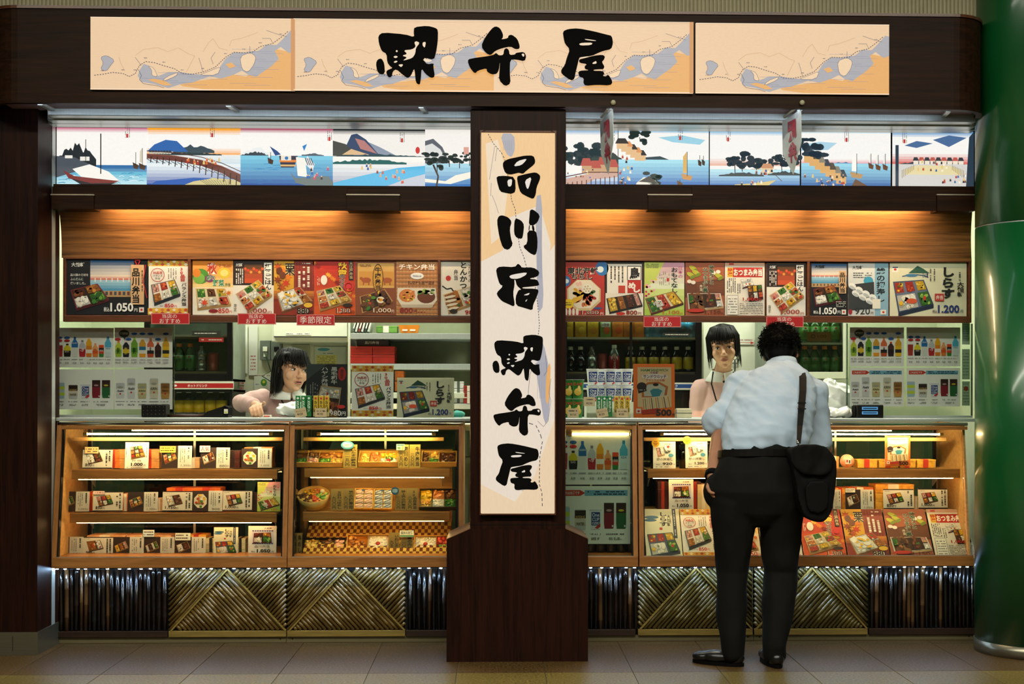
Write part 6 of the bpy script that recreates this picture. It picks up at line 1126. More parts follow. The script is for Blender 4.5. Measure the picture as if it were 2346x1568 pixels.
def gcard(x0, y0, x1, y1, Y, tx, price, lb, bg='#a98c48', badge=None):
    A = Art('name_card', x0, y0, x1, y1, Y, lb, 'name card', 'gold name cards', bg=bg, th=.003, tilt=.08); w_ = x1 - x0
    A.text(tx, x0 + w_ * .54, y0 + 5, x0 + w_ * .92, y1 - 3, '#241a0c', v=True, bold=.03); A.text(price, x0 + w_ * .1, y0 + (y1 - y0) * .35, x0 + w_ * .46, y1 - 3, '#241a0c', v=True, bold=.02); return A.done()
bento(673, 785, 1071, 7.075, .105, .03, [(0, 0, .5, .5, 'brown', .014), (0, .5, .27, 1, 'green', .01), (.27, .5, .5, 1, 'pink', .01), (.5, 0, 1, .5, 'fry', .016), (.5, .5, .76, 1, 'green', .01), (.76, .5, 1, 1, 'gold', .01)], 'tray_wood', 'wide two-part wooden sample lunch with fried food on the top shelf', seed=2, inner='#120c08')
gcard(787, 1019, 818, 1072, 7.04, 'さいたまの鶏弁当', '一一五〇円', 'gold name card under a blue oval tag on the top shelf')
A = Art('oval_tag', 781, 1011, 811, 1030, 7.03, 'blue oval tag with a white cloud shape above a gold card', 'tag', bg='#4a90b8', th=.002); A.o.data.clear_geometry(); m = MB()
m.prism([(.034 * math.cos(i * .314), .0215 * math.sin(i * .314)) for i in range(20)], 'y', 0, .002, '#4a90b8'); me = m.mesh('oval_tag'); me.materials.append(M['print']); A.o.data = me; A.g['artwork'].v.clear(); A.g['artwork'].f.clear(); A.g['artwork'].c.clear()
A.ell(796, 1020.5, 11, 5.5, '#e8ece4'); A.ell(791, 1018, 5, 4, '#e8ece4'); A.fine(789, 1018, 804, 1022, '#5a5a50', 1); A.done()
bento(821, 911, 1070, 7.075, .1, .03, [(0, 0, .27, 1, 'gold', .014), (.27, 0, .55, 1, 'salmon', .016), (.55, 0, 1, .5, 'egg', .011), (.55, .5, 1, 1, 'rice', .009), (.68, .4, .9, .75, 'green', .009)], 'tray_wood', 'wooden sample lunch with grilled salmon and yellow egg', seed=3)
gcard(912, 1019, 936.5, 1072, 7.04, '深川めし', '八五〇円', 'gold name card reading 深川めし on the top shelf'); gcard(938, 1019, 963, 1072, 7.04, '牛肉弁当', '一〇〇〇円', 'gold name card reading 牛肉弁当 beside the beef sample')
A = Art('picture_tag', 908, 1018, 927, 1032, 7.03, 'small blue and yellow picture tag clipped to the 深川めし card', 'tag', bg='#dce4d0', th=.002); A.rect(909, 1019, 926, 1022, '#4a80a0'); A.ell(914, 1027, 4, 3, '#6a8a7a'); A.rect(921, 1022, 924, 1031, '#c8a83a'); A.done()
bento(965, 1046, 1070, 7.075, .1, .03, [(0, 0, .22, 1, 'brown', .012), (.22, 0, .5, .55, 'gold', .012), (.22, .55, .5, 1, 'green', .012), (.5, 0, 1, 1, 'meat', .013)], 'tray_wood', 'wooden sample lunch of dark simmered beef on the top shelf', seed=4)
# round bowl
c = at(716, 1170, 7.09); t = thing('sample_bowl', 'round wooden sample bowl of scattered toppings on the middle shelf', 'lunch box', (c.x, 7.14, c.z), 'open sample lunches'); m = MB(); RB = .086
m.lathe([(RB * .86, 0), (RB, .055), (RB - .005, .055), (RB * .83, .012)], (0, 0, 0), 32); 
an = R(28); tf = lambda mb: (setattr(mb, 'v', [(x, y * math.cos(an) - z * math.sin(an), y * math.sin(an) + z * math.cos(an) + .035) for x, y, z in mb.v]), mb)[1]
tf(m).build('bowl', 'tray_bamboo', t, smooth=True, w=False); m = MB().lathe([(RB * .9, .02), (RB * .93, .04), (0.001, .044)], (0, 0, 0), 24, '#e8c87a'); tf(m).build('rice_bed', 'food', t, w=False); rr = random.Random(9)
for k, (a0, kd) in enumerate(((0, 'green'), (60, 'salmon'), (120, 'egg'), (180, 'brown'), (240, 'meat'), (300, 'red'))):
    m = MB()
    for i in range(14):
        a = R(a0 + rr.uniform(-28, 28)); r_ = rr.uniform(.1, .86) * RB; m.ell((r_ * math.cos(a), r_ * math.sin(a), .047), (.012, .007, .006), rr.choice(FOODS[kd]), 8, 6, Euler((0, 0, rr.uniform(0, 3))))
    o = tf(m).build('topping', 'food', t, smooth=True, w=False); o['kind'] = 'stuff'
tf(MB().ell((.045, .03, .055), .013, '#f4f0e4', 12, 8)).build('quail_egg', 'food', t, smooth=True, w=False)
gcard(758, 1121, 784.5, 1170, 7.085, '五目わっぱめし', '九〇〇円', 'olive name card beside the round bowl', '#857240'); gcard(785.5, 1120, 811, 1170, 7.085, '鯵の押寿司', '九二〇円', 'olive name card of the pink pressed sushi', '#857240')
def sushi(x0, x1, y1, Y, kinds, lb, seed):
    a, b_ = at(x0, y1, Y), at(x1, y1, Y); W_ = (b_.x - a.x) / 2; t = thing('sushi_box', lb, 'sushi box', ((a.x + b_.x) / 2, Y, a.z), 'open sample lunches'); an = R(62); D, h = .115, .028
    tf = lambda mb: (setattr(mb, 'v', [(x, y * math.cos(an) - z * math.sin(an), y * math.sin(an) + z * math.cos(an)) for x, y, z in mb.v]), mb)[1]
    m = MB().box(-W_, W_, 0, D, 0, .004); m.box(-W_, W_, 0, .004, 0, h).box(-W_, W_, D - .004, D, 0, h).box(-W_, -W_ + .004, .004, D - .004, 0, h).box(W_ - .004, W_, .004, D - .004, 0, h); tf(m).build('tray', 'box_yellow', t, w=False)
    MB().prism([(.02, 0), (D * .47 * .95, 0), (D * .47 * .95, D * .83)], 'x', -W_ * .5, W_ * .5).build('prop', 'palewood', t, w=False)
    for j in range(4):
        for i in range(2):
            m = MB(); xx = -W_ * .48 + i * W_ * .96; yy = .018 + j * .027; m.bbox(xx - W_ * .42, xx + W_ * .42, yy - .011, yy + .011, .005, .02, .003, '#efe8d4'); m.ell((xx, yy, .022), (W_ * .44, .012, .006), kinds[0], 12, 6, Euler((0, 0, .25))); m.tube([(xx - W_ * .3, yy - .006, .0275), (xx + W_ * .3, yy + .008, .0275)], .0018, 6, kinds[1]); tf(m).build('sushi_piece', 'food', t, smooth=False, w=False)
    tf(MB().ell((-W_ * .1, D - .012, .03), (.008, .004, .004), '#3a78b8', 8, 6)).build('sauce_fish', 'food', t, w=False)
sushi(812, 854.5, 1170, 7.085, ('#f0c8b4', '#d89a80'), 'open box of pink pressed sushi pieces', 1); sushi(856, 898.5, 1171, 7.085, ('#c8ccd0', '#3a4a6a'), 'open box of silver striped pressed sushi pieces', 2)
gcard(906, 1119, 931, 1170, 7.085, '特上鯵の押寿司', '一二〇〇円', 'olive name card under a round blue tag', '#857240'); gcard(932.5, 1119, 957, 1170, 7.085, '30品目弁当', '八五〇円', 'olive name card beside the six compartment lunch', '#857240')
A = Art('round_tag', 896, 1117, 914, 1134, 7.05, 'round dark blue tag over an olive name card', 'tag', bg='#2f5f88', th=.002); A.o.data.clear_geometry(); m = MB().prism([(.0205 * math.cos(i * .314), .0205 * math.sin(i * .314)) for i in range(20)], 'y', 0, .002, '#2f5f88'); me = m.mesh('round_tag'); me.materials.append(M['print']); A.o.data = me
for k_ in ('v', 'f', 'c'): getattr(A.g['artwork'], k_).clear()
A.ell(905, 1125.5, 6, 5, '#8ab4cc'); A.fine(899, 1121, 911, 1129, '#dce8ec', 2); A.done()
bento(960, 1046, 1170, 7.085, .12, .03, [(0, 0, .34, .5, 'egg', .016), (.34, 0, .68, .5, 'salmon', .016), (.68, 0, 1, .5, 'brown', .014), (0, .5, .34, 1, 'gold', .012), (.34, .5, .68, 1, 'rice', .009), (.68, .5, 1, 1, 'green', .012)], 'tray_black', 'black six compartment sample lunch with fried cakes on the middle shelf', 50, 5, '#120e0c')
# patterned cloth, backing board
m = MB(); X0, X1 = AX(706, 7.25, 1200), AX(1032, 7.25, 1200); zA, zB = AZ(1275, 7.0), AZ(1199, 7.3); nx, nz = 44, 9
for i in range(nx):
    for j in range(nz):
        f = lambda u, v: (X0 + (X1 - X0) * u, 7.02 + .3 * v, zA + .004 + (zB - zA) * v); m.add([f(i / nx, j / nz), f((i + 1) / nx, j / nz), f((i + 1) / nx, (j + 1) / nz), f(i / nx, (j + 1) / nz)], [(0, 1, 2, 3)], '#d8b858' if (i + j) % 2 else '#6a3424')
tag(m.build('patterned_cloth', 'print', loc=((X0 + X1) / 2, 7.1, zA)), 'yellow and brown checked cloth rising behind the bottom samples', 'cloth')
X0, X1 = AX(690, 7.33, 1140), AX(1036, 7.33, 1140); t = thing('backing_board', 'pale wooden backing board behind the middle shelf samples', 'board', ((X0 + X1) / 2, 7.35, AZ(1197, 7.33)))
MB().bbox(X0, X1, 7.345, 7.357, AZ(1250, 7.33), AZ(1030, 7.33), .002).build('board_panel', 'palewood', t)
gcard(670, 1222, 692, 1271, 7.08, '鳥めし', '八〇〇円', 'gold name card at the bottom beside the wooden post', '#8a7440')
bento(693, 789, 1272, 7.085, .1, .032, [(0, 0, .36, 1, 'gold', .013), (.36, 0, .74, 1, 'brown', .013), (.74, 0, 1, 1, 'pink', .012)], 'tray_black', 'black sample lunch with chicken and minced meat at the bottom', 36, 6, '#120e0c')
bento(793, 890, 1272, 7.085, .115, .032, [(0, 0, .5, 1, 'fry', .018), (.5, 0, 1, 1, 'rice', .008)], 'tray_wood', 'wooden sample lunch with fried fish and rice with red plum', 44, 7)
gcard(891, 1221, 915, 1272, 7.085, 'いわし天弁当', '九五〇円', 'gold name card between the fried fish and plum rice samples', '#8a7440'); gcard(918, 1224, 946, 1272, 7.085, '幕の内弁当', '一〇〇〇円', 'gold name card under a green striped tag', '#8a7440')
A = Art('striped_tag', 916, 1216, 948, 1231, 7.07, 'white tag with green stripe on a gold card', 'tag', bg='#e4e8dc', th=.002); A.rect(916, 1227, 948, 1230, '#4a9a5a'); A.text('駅弁の定番', 919, 1218, 945, 1225, '#2a2a24'); A.done()
bento(948, 1030, 1272, 7.085, .11, .032, [(0, 0, .62, 1, 'rice', .008), (.62, 0, 1, .5, 'red', .016), (.62, .5, 1, 1, 'green', .012)], 'tray_wood', 'wooden sample lunch of plum rice and red shrimp near the sign pillar', 42, 8)
# --- narrow case: dark bottles under the posters
for i in range(5):
    c = at(1352 + 24 * i, 1272, 7.06); t = thing('glass_bottle', 'dark glass bottle standing behind the lower drink poster', 'bottle', (c.x, 7.08, AZ(1276.5, YB)), 'dark bottles in the narrow case'); MB().lathe([(.03, 0), (.032, .004), (.032, .09), (.012, .13), (.012, .16)], (0, 0, 0), 14).build('bottle_body', mat('brown_glass%d' % i, '#241a10', .12, coat=.6), t, smooth=True, w=False); MB().lathe([(.0125, .16), (.0125, .172)], (0, 0, 0), 12).build('cap', 'gold_plastic', t, w=False)
# --- wide case
pcard(1496, 1012, 1548, 1074, Yt, 'sushi', '920', 'a', 'cream 920 yen pressed sushi card near the wooden case post', .1, 41); pcard(1570, 1010, 1621, 1073, Yt, 'sushi', '1.200', 'a', 'cream 1.200 yen pressed sushi card next to the customer sleeve', .1, 43)
for i, (x, y) in enumerate(((1502, 1016), (1574, 1009))):
    c = at(x, y, 7.03); o = MB().prism([(.021 * math.cos(k * .314), .021 * math.sin(k * .314)) for k in range(20)], 'y', 0, .002, '#e8b828'); o = o.build('round_badge', 'print'); o.location = c; tag(o, 'round yellow badge on the pressed sushi card %s' % ('near the case post', 'next to the customer sleeve')[i], 'badge', 'round yellow badges'); q = MB()
    for k, (a, b_) in enumerate(((.006, .4), (-.003, .6), (-.011, .35))): q.box(-.022 * b_, .022 * b_, -.0008, -.0004, a, a + .005, '#a85a1c')
    q.build('print', 'print', o, w=False)['kind'] = 'stuff'
for i in range(3):
    c = at(1500 + 66 * i - (8 if i == 2 else 0), 1074, 7.14); t = thing('glass_jar', 'tall clear glass holder behind the pressed sushi cards', 'jar', (c.x, 7.14, c.z), 'clear holders on the top shelf'); MB().lathe([(.024, 0), (.024, .13), (.022, .13), (.022, .003)], (0, 0, 0), 16).build('jar_body', 'glass_cool', t, smooth=True, w=False); MB().lathe([(.025, .13), (.025, .136)], (0, 0, 0), 16).build('rim', 'chrome', t, w=False)
A = Art('menu_poster', 2027, 999, 2086, 1069, 7.02, 'small orange sandwich poster hanging in the wide case', 'poster', 'small posters in the cases', th=.002); sandwich(Pn(A)); A.done()
for i, (a, b_) in enumerate(((1965, 2010), (2014, 2058), (2062, 2098), (2101, 2144))): lbox(a, 1053, b_, 1072.5, 7.06, .1, 'box_yellow', 'flat yellow sandwich box on the top shelf, %s in the row' % ('nearest the pink ball', 'second after the pink ball', 'half behind the orange poster', 'nearest the green column')[i], 'band_red')
c = at(1941, 1057, 7.07); t = thing('wrapped_rice_ball', 'pink wrapped round package with white label on the top shelf', 'package', (c.x, 7.08, c.z - .036), None); mat('pinkwrap', '#e09a78', .3, var=.3, scale=40, bump=.4)
m = MB().ell((0, 0, .036), (.038, .034, .036), None, 18, 12); m.v = [(x + .002 * math.sin(40 * z + 9 * x), y, z) for x, y, z in m.v]; m.build('wrapping', 'pinkwrap', t, smooth=True, w=False); m = MB(); m.box(-.015, .013, -.0365, -.035, .022, .048, '#ece4d8'); m.box(-.011, -.003, -.0372, -.0365, .03, .044, '#b8342c'); m.box(.002, .009, -.0372, -.0365, .026, .042, '#3a5a34'); m.build('label', 'print', t, w=False)['kind'] = 'stuff'
lbox(1905, 1046, 1922, 1073, 7.08, .1, 'box_kraft', 'kraft lunch box beside the pink ball', 'band_white')
# middle level of the wide case rests on a stepped riser
X0, X1 = AX(1478, 7.1, 1180), AX(2205, 7.1, 1180); rs = thing('stepped_riser', 'pale wooden riser carrying the second row of the wide case', 'riser', ((X0 + X1) / 2, 7.2, AZ(1276, YB)))
zr = AZ(1170, 7.1); MB().box(X0, X1, 7.088, 7.38, zr - .012, zr).build('riser_top', 'palewood', rs); MB().box(X0, X1, 7.36, 7.38, AZ(1276, YB), zr - .012).build('riser_back', 'palewood', rs)
for i in range(2): lbox(1507 + 74 * i, 1104, 1532 + 74 * i, 1170, 7.15, .12, 'box_maroon', 'maroon lunch box standing %s the blue bordered card' % ('before' if i == 0 else 'just past'), 'band_red')
pcard(1532, 1099, 1589, 1170, 7.1, 'blue', '1.050', 'a', 'blue bordered 1.050 yen card in the wide case', .08, 45)
lbox(1598, 1110, 1628, 1170, 7.14, .12, 'box_cream', 'cream lunch box behind the customer arm', 'band_white')
pcard(1886, 1122, 1927, 1168, 7.1, 's', '850', 'd', 'half dark 850 yen card partly behind the black shoulder bag', .1, 46); lbox(1910, 1118, 1942, 1169, 7.14, .12, 'box_yellow', 'yellow lunch box between the cards near the black bag', 'band_red')
lbox(1945, 1117, 2000, 1169, 7.14, .12, 'box_orange', 'orange lunch box behind the 1,000 yen card in the wide case', 'band_white'); pcard(1936, 1122, 2002, 1169, 7.1, 's', '1,000', 'f', 'half dark 1,000 yen card with green tag in the wide case', .1, 47, (1936, 1119, 1959, 1129, '#e4ece0', None))
for j in range(3): lbox(2006, 1110 + 20 * j, 2094, 1130 + 20 * j, 7.13, .14, 'box_yellow', 'wide yellow checked lunch box behind the 850 yen card, %s of three' % ('top', 'middle', 'bottom')[j], 'band_white')
pcard(2023, 1121, 2094, 1167, 7.1, 'w', '850', 'b', 'white 850 yen card in front of three wide yellow boxes', .1, 48); pcard(2103, 1120, 2171, 1166, 7.1, 'w', '1,000', 'b', 'white 1,000 yen card nearest the green column', .1, 49)
lbox(2093, 1138, 2106, 1168, 7.14, .1, 'box_tan', 'tan lunch box between the two white cards near the green column', 'band_white')
for fn, a, b_, lb, xt in ((shirasu, 1477, 1560, 'sloping cream poster of a blue lunch box in the wide case', (True,)), (hinmoku, 1561.5, 1645, 'sloping white diamond-bordered poster behind the customer hip', ()), (aki850, 1647, 1738, 'sloping orange autumn poster seen between the customer legs', ()), (momiji, 1740, 1832, 'sloping maple rice poster behind the customer legs', ()), (aki1300, 1834, 1932, 'sloping red maple leaf poster below the black bag', ()), (kuri, 1934, 2030, 'sloping chestnut poster in the wide case', ()), (misokatsu, 2032, 2130, 'sloping reddish brown cutlet poster in the wide case', ()), (otsumami, 2132, 2224, 'sloping newspaper style poster in the wide case', ())):
    poster(fn, a, 1158, b_, 1288, 6.99, lb, 'sloping posters in the wide case', .62, 'poster', 'menu_poster', *xt)
# ================================================================== inside the kiosk
mat('tea', '#1c4a12', .2, coat=.4); mat('tea_label', '#3c7a2a', .4); mat('orange_cap', '#e07a24', .4); mat('white_cap', '#e8e8dc', .4); mat('dark_tea', '#1c1008', .15, coat=.6); mat('yellow_label', '#c8a820', .4); mat('can_silver', '#a8aca8', .25, .8); mat('can_pink', '#b85a58', .3, .4); mat('cola', '#b01f24', .3); mat('blue_bottle', '#4aa0c8', .15, coat=.6); mat('carton_orange', '#d8802a', .45, var=.3); mat('carton_yellow', '#c8a020', .45, var=.3); mat('carton_green', '#6a9a44', .45, var=.3); mat('cupwhite', '#dfe2e0', .35); mat('cupblue', '#1c3a80', .35); mat('cardboard', '#a88454', .7); mat('plastic_bag', '#e4e6de', .35, var=.05, bump=.5, scale=30); mat('teal', '#4aa898', .7); mat('grey_box', '#5a6258', .5); mat('cable', '#2a4a3a', .5); mat('fridge_in', '#8a9484', .5); mat('orange_pack', '#e0841c', .45)
emitmat('lamp_cool', '#e8ffe8', 14)
def shell(name, x0, x1, y0, y1, Y, D, lb, frame='black', inner='fridge_in', mids=(), shelves=(), cat='fridge', glass=True, fw=8):
    """glass-door cabinet seen from the front: x0..x1, y0..y1 in the photo at depth Y"""
    xm, ym = (x0 + x1) / 2, (y0 + y1) / 2
    X0, X1, Z1, Z0 = AX(x0, Y, ym), AX(x1, Y, ym), AZ(y0, Y, xm), AZ(y1, Y, xm); t = thing(name, lb, cat, ((X0 + X1) / 2, Y + D / 2, Z0)); f = fw * Y / FPX
    MB().box(X0, X1, Y + D - .02, Y + D, Z0, Z1).build('back_panel', inner, t)
    for nm, q in (('side_panel', (X0, X0 + .012, Z0, Z1)), ('side_panel', (X1 - .012, X1, Z0, Z1))): MB().box(q[0], q[1], Y + .03, Y + D - .02, q[2], q[3]).build(nm, inner, t)
    MB().box(X0, X1, Y + .03, Y + D, Z1 - .012, Z1).build('top_panel', inner, t); MB().box(X0, X1, Y + .03, Y + D, Z0, Z0 + .012).build('floor_panel', inner, t)
    for q in ((X0, X0 + f, Z0, Z1), (X1 - f, X1, Z0, Z1), (X0 + f, X1 - f, Z1 - f, Z1), (X0 + f, X1 - f, Z0, Z0 + f * 1.3)): MB().bbox(q[0], q[1], Y, Y + .03, q[2], q[3], .002).build('door_frame', frame, t)
    for m_ in mids: MB().bbox(AX(m_ - 2.5, Y, ym), AX(m_ + 2.5, Y, ym), Y, Y + .03, Z0, Z1, .002).build('door_frame', frame, t)
    for s in shelves: z = AZ(s, Y + .1, xm); MB().box(X0 + .013, X1 - .013, Y + .05, Y + D - .03, z - .012, z).build('shelf', 'white', t)
    MB().tube([(X0 + .05, Y + .045, Z1 - .022), (X1 - .05, Y + .045, Z1 - .022)], .005, 8).build('cabinet_lamp', 'lamp_cool', t) if inner != 'black' else None
    if glass: MB().box(X0 + f, X1 - f, Y + .008, Y + .012, Z0 + f, Z1 - f).build('door_glass', 'glass', t)
    return t
_proto = {}
def bottle(kind, x, y, Y, h, lb, group):
    """h: height in metres"""
    z = AZ(y, Y, x); loc = (AX(x, Y, y), Y, z)
    if kind in _proto: return dup(_proto[kind], loc, lb, group)
    t = thing({'can': 'drink_can', 'cola': 'aluminium_bottle'}.get(kind, 'drink_bottle'), lb, 'can' if kind == 'can' else 'bottle', loc, group); _proto[kind] = t
    r = .032; body, cap, lab = {'tea': ('tea', 'orange_cap', 'tea_label'), 'dark': ('dark_tea', 'white_cap', 'yellow_label'), 'darkp': ('dark_tea', 'white_cap', 'dark_tea'), 'silver': ('can_silver', 'can_silver', 'can_silver'), 'can': ('can_pink', 'can_silver', 'can_pink'), 'cola': ('can_silver', 'white_cap', 'cola'), 'blue': ('blue_bottle', 'white_cap', 'blue_bottle')}[kind]
    if kind == 'can': MB().lathe([(.026, 0), (r, .006), (r, h - .012), (.027, h)], (0, 0, 0), 18).build('can_body', body, t, smooth=True, w=False); MB().lathe([(.027, h), (.025, h + .002)], (0, 0, 0), 18).build('can_lid', cap, t, w=False); return t
    MB().lathe([(r * .9, 0), (r, .008), (r, h * .28), (r * .96, h * .32), (r, h * .36), (r, h * .6), (r * .78, h * .74), (.014, h * .85), (.014, h * .9)], (0, 0, 0), 18).build('bottle_body', body, t, smooth=True, w=False)
    MB().lathe([(.0155, h * .88), (.0155, h), (.013, h + .001)], (0, 0, 0), 14).build('cap', cap, t, w=False); l_ = MB().lathe([(r + .0008, h * .1), (r + .0008, h * .58)], (0, 0, 0), 18).build('label', lab, t, smooth=True, w=False)
    if kind == 'tea':
        m = MB(); vs, fs = glyphs('お茶', .03); m.add([((-.5 + a * .5) * .02 * 0 + (a - 1) * .016, -r - .0016, h * .34 + b * .022) for a, b in vs], fs, '#15300f'); m.ell((.0, -r - .001, h * .52), (.007, .001, .006), '#c83a34', 8, 6); m.build('lettering', 'print', t, w=False)['kind'] = 'stuff'
    if kind == 'cola': m = MB(); vs, fs = glyphs('Coca-Cola', .02); m.add([(.006 - b * .018, -r - .0018, h * .12 + a * .018) for a, b in vs], fs, '#f0ece8'); m.build('lettering', 'print', t, w=False)['kind'] = 'stuff'
    return t
YI = 8.02
# hot drink cabinet on the left
shell('hot_drink_cabinet', 330, 532, 728, 873, YI, .42, 'black framed hot drink cabinet beside the glass screen with drink posters', fw=12, shelves=(768, 852), inner='fridge_in')
for i, x in enumerate((411, 436)): bottle('tea', x, 851, 8.1, .165, 'green tea bottle with orange cap in the hot drink cabinet', 'tea bottles in the hot drink cabinet')
bottle('silver', 462, 851, 8.12, .15, 'silver bottle can in the hot drink cabinet', None); bottle('can', 489, 851, 8.12, .11, 'pink can in the hot drink cabinet', None)
A = Art('cabinet_sign', 395, 738, 532, 758, 8.1, 'x', 'x') if False else None
for (a, y, b_, y2, c, lb) in ((440, 759, 506, 769, '#2a2a26', 'small black notice sticker on the hot cabinet glass'), (456, 774, 512, 784, '#8a2420', 'dark red sticker on the hot cabinet glass')):
    A = Art('sticker', a, y, b_, y2, YI + .006, lb, 'sticker', bg=c, th=.001); A.fine(a + 6, y + 3, b_ - 3, y2 - 3, '#c8c8bc', 1); A.done()
A = Art('cabinet_sign', 330, 874, 533, 892, YI - .01, 'red strip sign reading ホットドリンク under the hot drink cabinet', 'sign', bg='#d8d8c8', th=.02); A.rect(330, 878.5, 533, 889.5, '#b02024'); A.text('ホットドリンク', 430, 881, 474, 887.5, '#f4ece4', bold=.02); A.ell(401, 884, 5, 2.5, '#f4ece4'); A.done()
shell('lower_cabinet', 330, 532, 893, 1399, YI, .42, 'black lower drink cabinet under the red strip sign', fw=6, shelves=(952,), inner='black')
for i, x in enumerate((410, 432, 456, 482, 508)): bottle('dark', x, 951, 8.1, .15, 'dark tea bottle with white cap in the lower cabinet', 'bottles in the lower cabinet')
# white wall, papers, switches
def paper(x0, y0, x1, y1, Y, lb, bg='#dfe0d0', fn=None, name='paper_notice', cat='paper'):
    A = Art(name, x0, y0, x1, y1, Y, lb, cat, bg=bg, th=.001); (fn(Pn(A)) if fn else Pn(A).f(.1, .1, .9, .9, '#8a8a80', 8, w=.3)); return A.done()
YWf = YW - .012
paper(553, 746, 567, 856, YWf, 'long hanging paper strip with a yellow patch', fn=lambda P: (P.r(.1, .45, .7, .85, '#d8d860'), P.f(.3, .2, .6, .4, '#3a3a34', 1, v=True))); paper(570, 742, 590, 860, YWf - .004, 'long curled white paper hanging in front of the strips', '#d4d6c8', fn=lambda P: P.f(.2, .6, .8, .92, '#a85a54', 5))
paper(548, 858, 560, 882, YWf, 'upper red stamped slip on the wall', '#dccfc0', fn=lambda P: P.f(.1, .05, .9, .95, '#b8564c', 4, w=.7)); paper(548, 886, 560, 909, YWf, 'lower red stamped slip on the wall', '#dccfc0', fn=lambda P: P.f(.1, .05, .9, .95, '#b8564c', 4, w=.7))
paper(582, 858, 622, 900, YWf, 'notice with a green round picture behind the clerk shoulder', '#cfd4c0', fn=lambda P: (P.f(.05, .03, .95, .12, '#8a5a54', 1), P.e(.56, .45, .18, .2, '#4a8a3a'), P.e(.56, .42, .08, .08, '#c8c83a'), P.f(.1, .5, .3, .6, '#4a6a9a', 1)))
for x0, x1, lb in ((598, 622, 'grey wall socket box with plug and cable'), (623, 648, 'dark grey wall switch box beside the socket')):
    a, b_ = at(x0, 826, YWf), at(x1, 781, YWf); t = thing('socket_box', lb, 'socket', ((a.x + b_.x) / 2, YW - .03, a.z), 'wall sockets'); MB().bbox(a.x, b_.x, YW - .055, YW - .004, a.z, b_.z, .004).build('housing', 'grey_box', t); cx = (a.x + b_.x) / 2
    MB().bbox(cx - .012, cx + .016, YW - .075, YW - .055, b_.z - .07, b_.z - .04, .003).build('plug', 'white' if x0 < 600 else 'black', t); MB().bbox(cx - .01, cx + .012, YW - .06, YW - .054, a.z + .02, a.z + .05, .002).build('outlet', 'white', t)
    MB().tube([(cx, YW - .07, b_.z - .06), (cx + .01, YW - .07, a.z + .02), (cx + .035, YW - .05, a.z - .07), (cx - .02, YW - .05, a.z - .1), (cx + .06, YW - .05, a.z - .15)], .0035, 6).build('cable', 'cable', t, smooth=True)
X0, X1 = AX(622, 8.2, 760), AX(800, 8.2, 760); z0, z1 = AZ(783, 8.2, 710), AZ(700, 8.2, 710); t = thing('wall_cabinet', 'white wall cabinet above the leaning clerk', 'cabinet', ((X0 + X1) / 2, 8.35, z0))
MB().bbox(X0, X1, 8.22, 8.53, z0, z1, .003).build('carcass', 'white', t); d = MB().bbox(X0 + .012, X1 - .012, 8.2, 8.218, z0 + .03, z1 - .02, .003).build('door', 'white', t); MB().box(X0 + .014, X1 - .014, 8.199, 8.203, z0 + .026, z0 + .031).build('gap_line', 'black', d)
A = Art('label', 655, 763, 712, 768, 8.198, bg='#e8e8dc', th=.0006, parent=d); A.fine(656, 764, 711, 767, '#4a4a44', 1); A.done()
MB().bbox(AX(797, 8.2, 850), AX(803, 8.2, 850), 8.2, 8.53, 1.0, 2.4, .003).build('upright_panel', 'white', t)
def sched(P):
    P.r(0, 0, 1, 1, '#cdd4c4'); P.e(.28, .06, .2, .035, '#4a98a8'); P.f(.2, .13, .6, .16, '#3a3a34', 1); P.r(.04, .18, .7, .44, '#e0d878')
    for i in range(6): P.r(.04, .19 + .043 * i, .7, .195 + .043 * i, '#8a8a60')
    P.f(.08, .2, .66, .43, '#6a6a4a', 6, w=.3); P.r(.0, .5, .4, .52, '#aab0a0')
paper(722, 795, 792, 900, YWf, 'pale schedule sheet with a yellow table beside the clerk', fn=sched)
paper(668, 790, 708, 830, YWf, 'beige blank board on the wall above the clerk', '#a8a888', fn=lambda P: P.r(.05, .05, .95, .95, '#9c9c7c'))
# shelf rack behind the counter, left of the sign pillar
X0, X1 = AX(803, 8.1, 850), AX(1085, 8.1, 850); t = thing('shelf_rack', 'white steel shelf rack behind the counter next to the sign pillar', 'shelf', ((X0 + X1) / 2, 8.3, .1))
for y in (764, 834, 900, 925): z = AZ(y, 8.1, 940); MB().bbox(X0, X1, 8.1, 8.53, z - .035, z, .003).build('shelf_board', 'alu' if y != 900 else 'white', t)
for X in (X0, X1 - .02): MB().box(X, X + .02, 8.5, 8.53, .1, 2.4).build('upright', 'white', t)
mat('rackback', '#8f9676', .6, var=.05); MB().box(X0, X1, 8.53, 8.545, .9, 2.4).build('back_sheet', 'rackback', t)
for j in range(2):
    for i in range(2):
        lbox(803 + 51 * i, 793.5 + 20 * j, 853 + 51 * i, 813 + 20 * j, 8.14, .2, 'box_red', '%s bright red carton on the rack, %s' % (('upper', 'lower')[j], ('beside the white cabinet panel', 'nearer the sign pillar')[i]), None, 'red cartons on the rack')
A = Art('shop_box', 817, 779, 890, 793, 8.16, 'flat black box lettered 品川弁当 on the red cartons', 'box', bg='#241a18', th=.16); A.text('品川弁当', 836, 782, 868, 789, '#c8bca8', bold=.02); A.done()
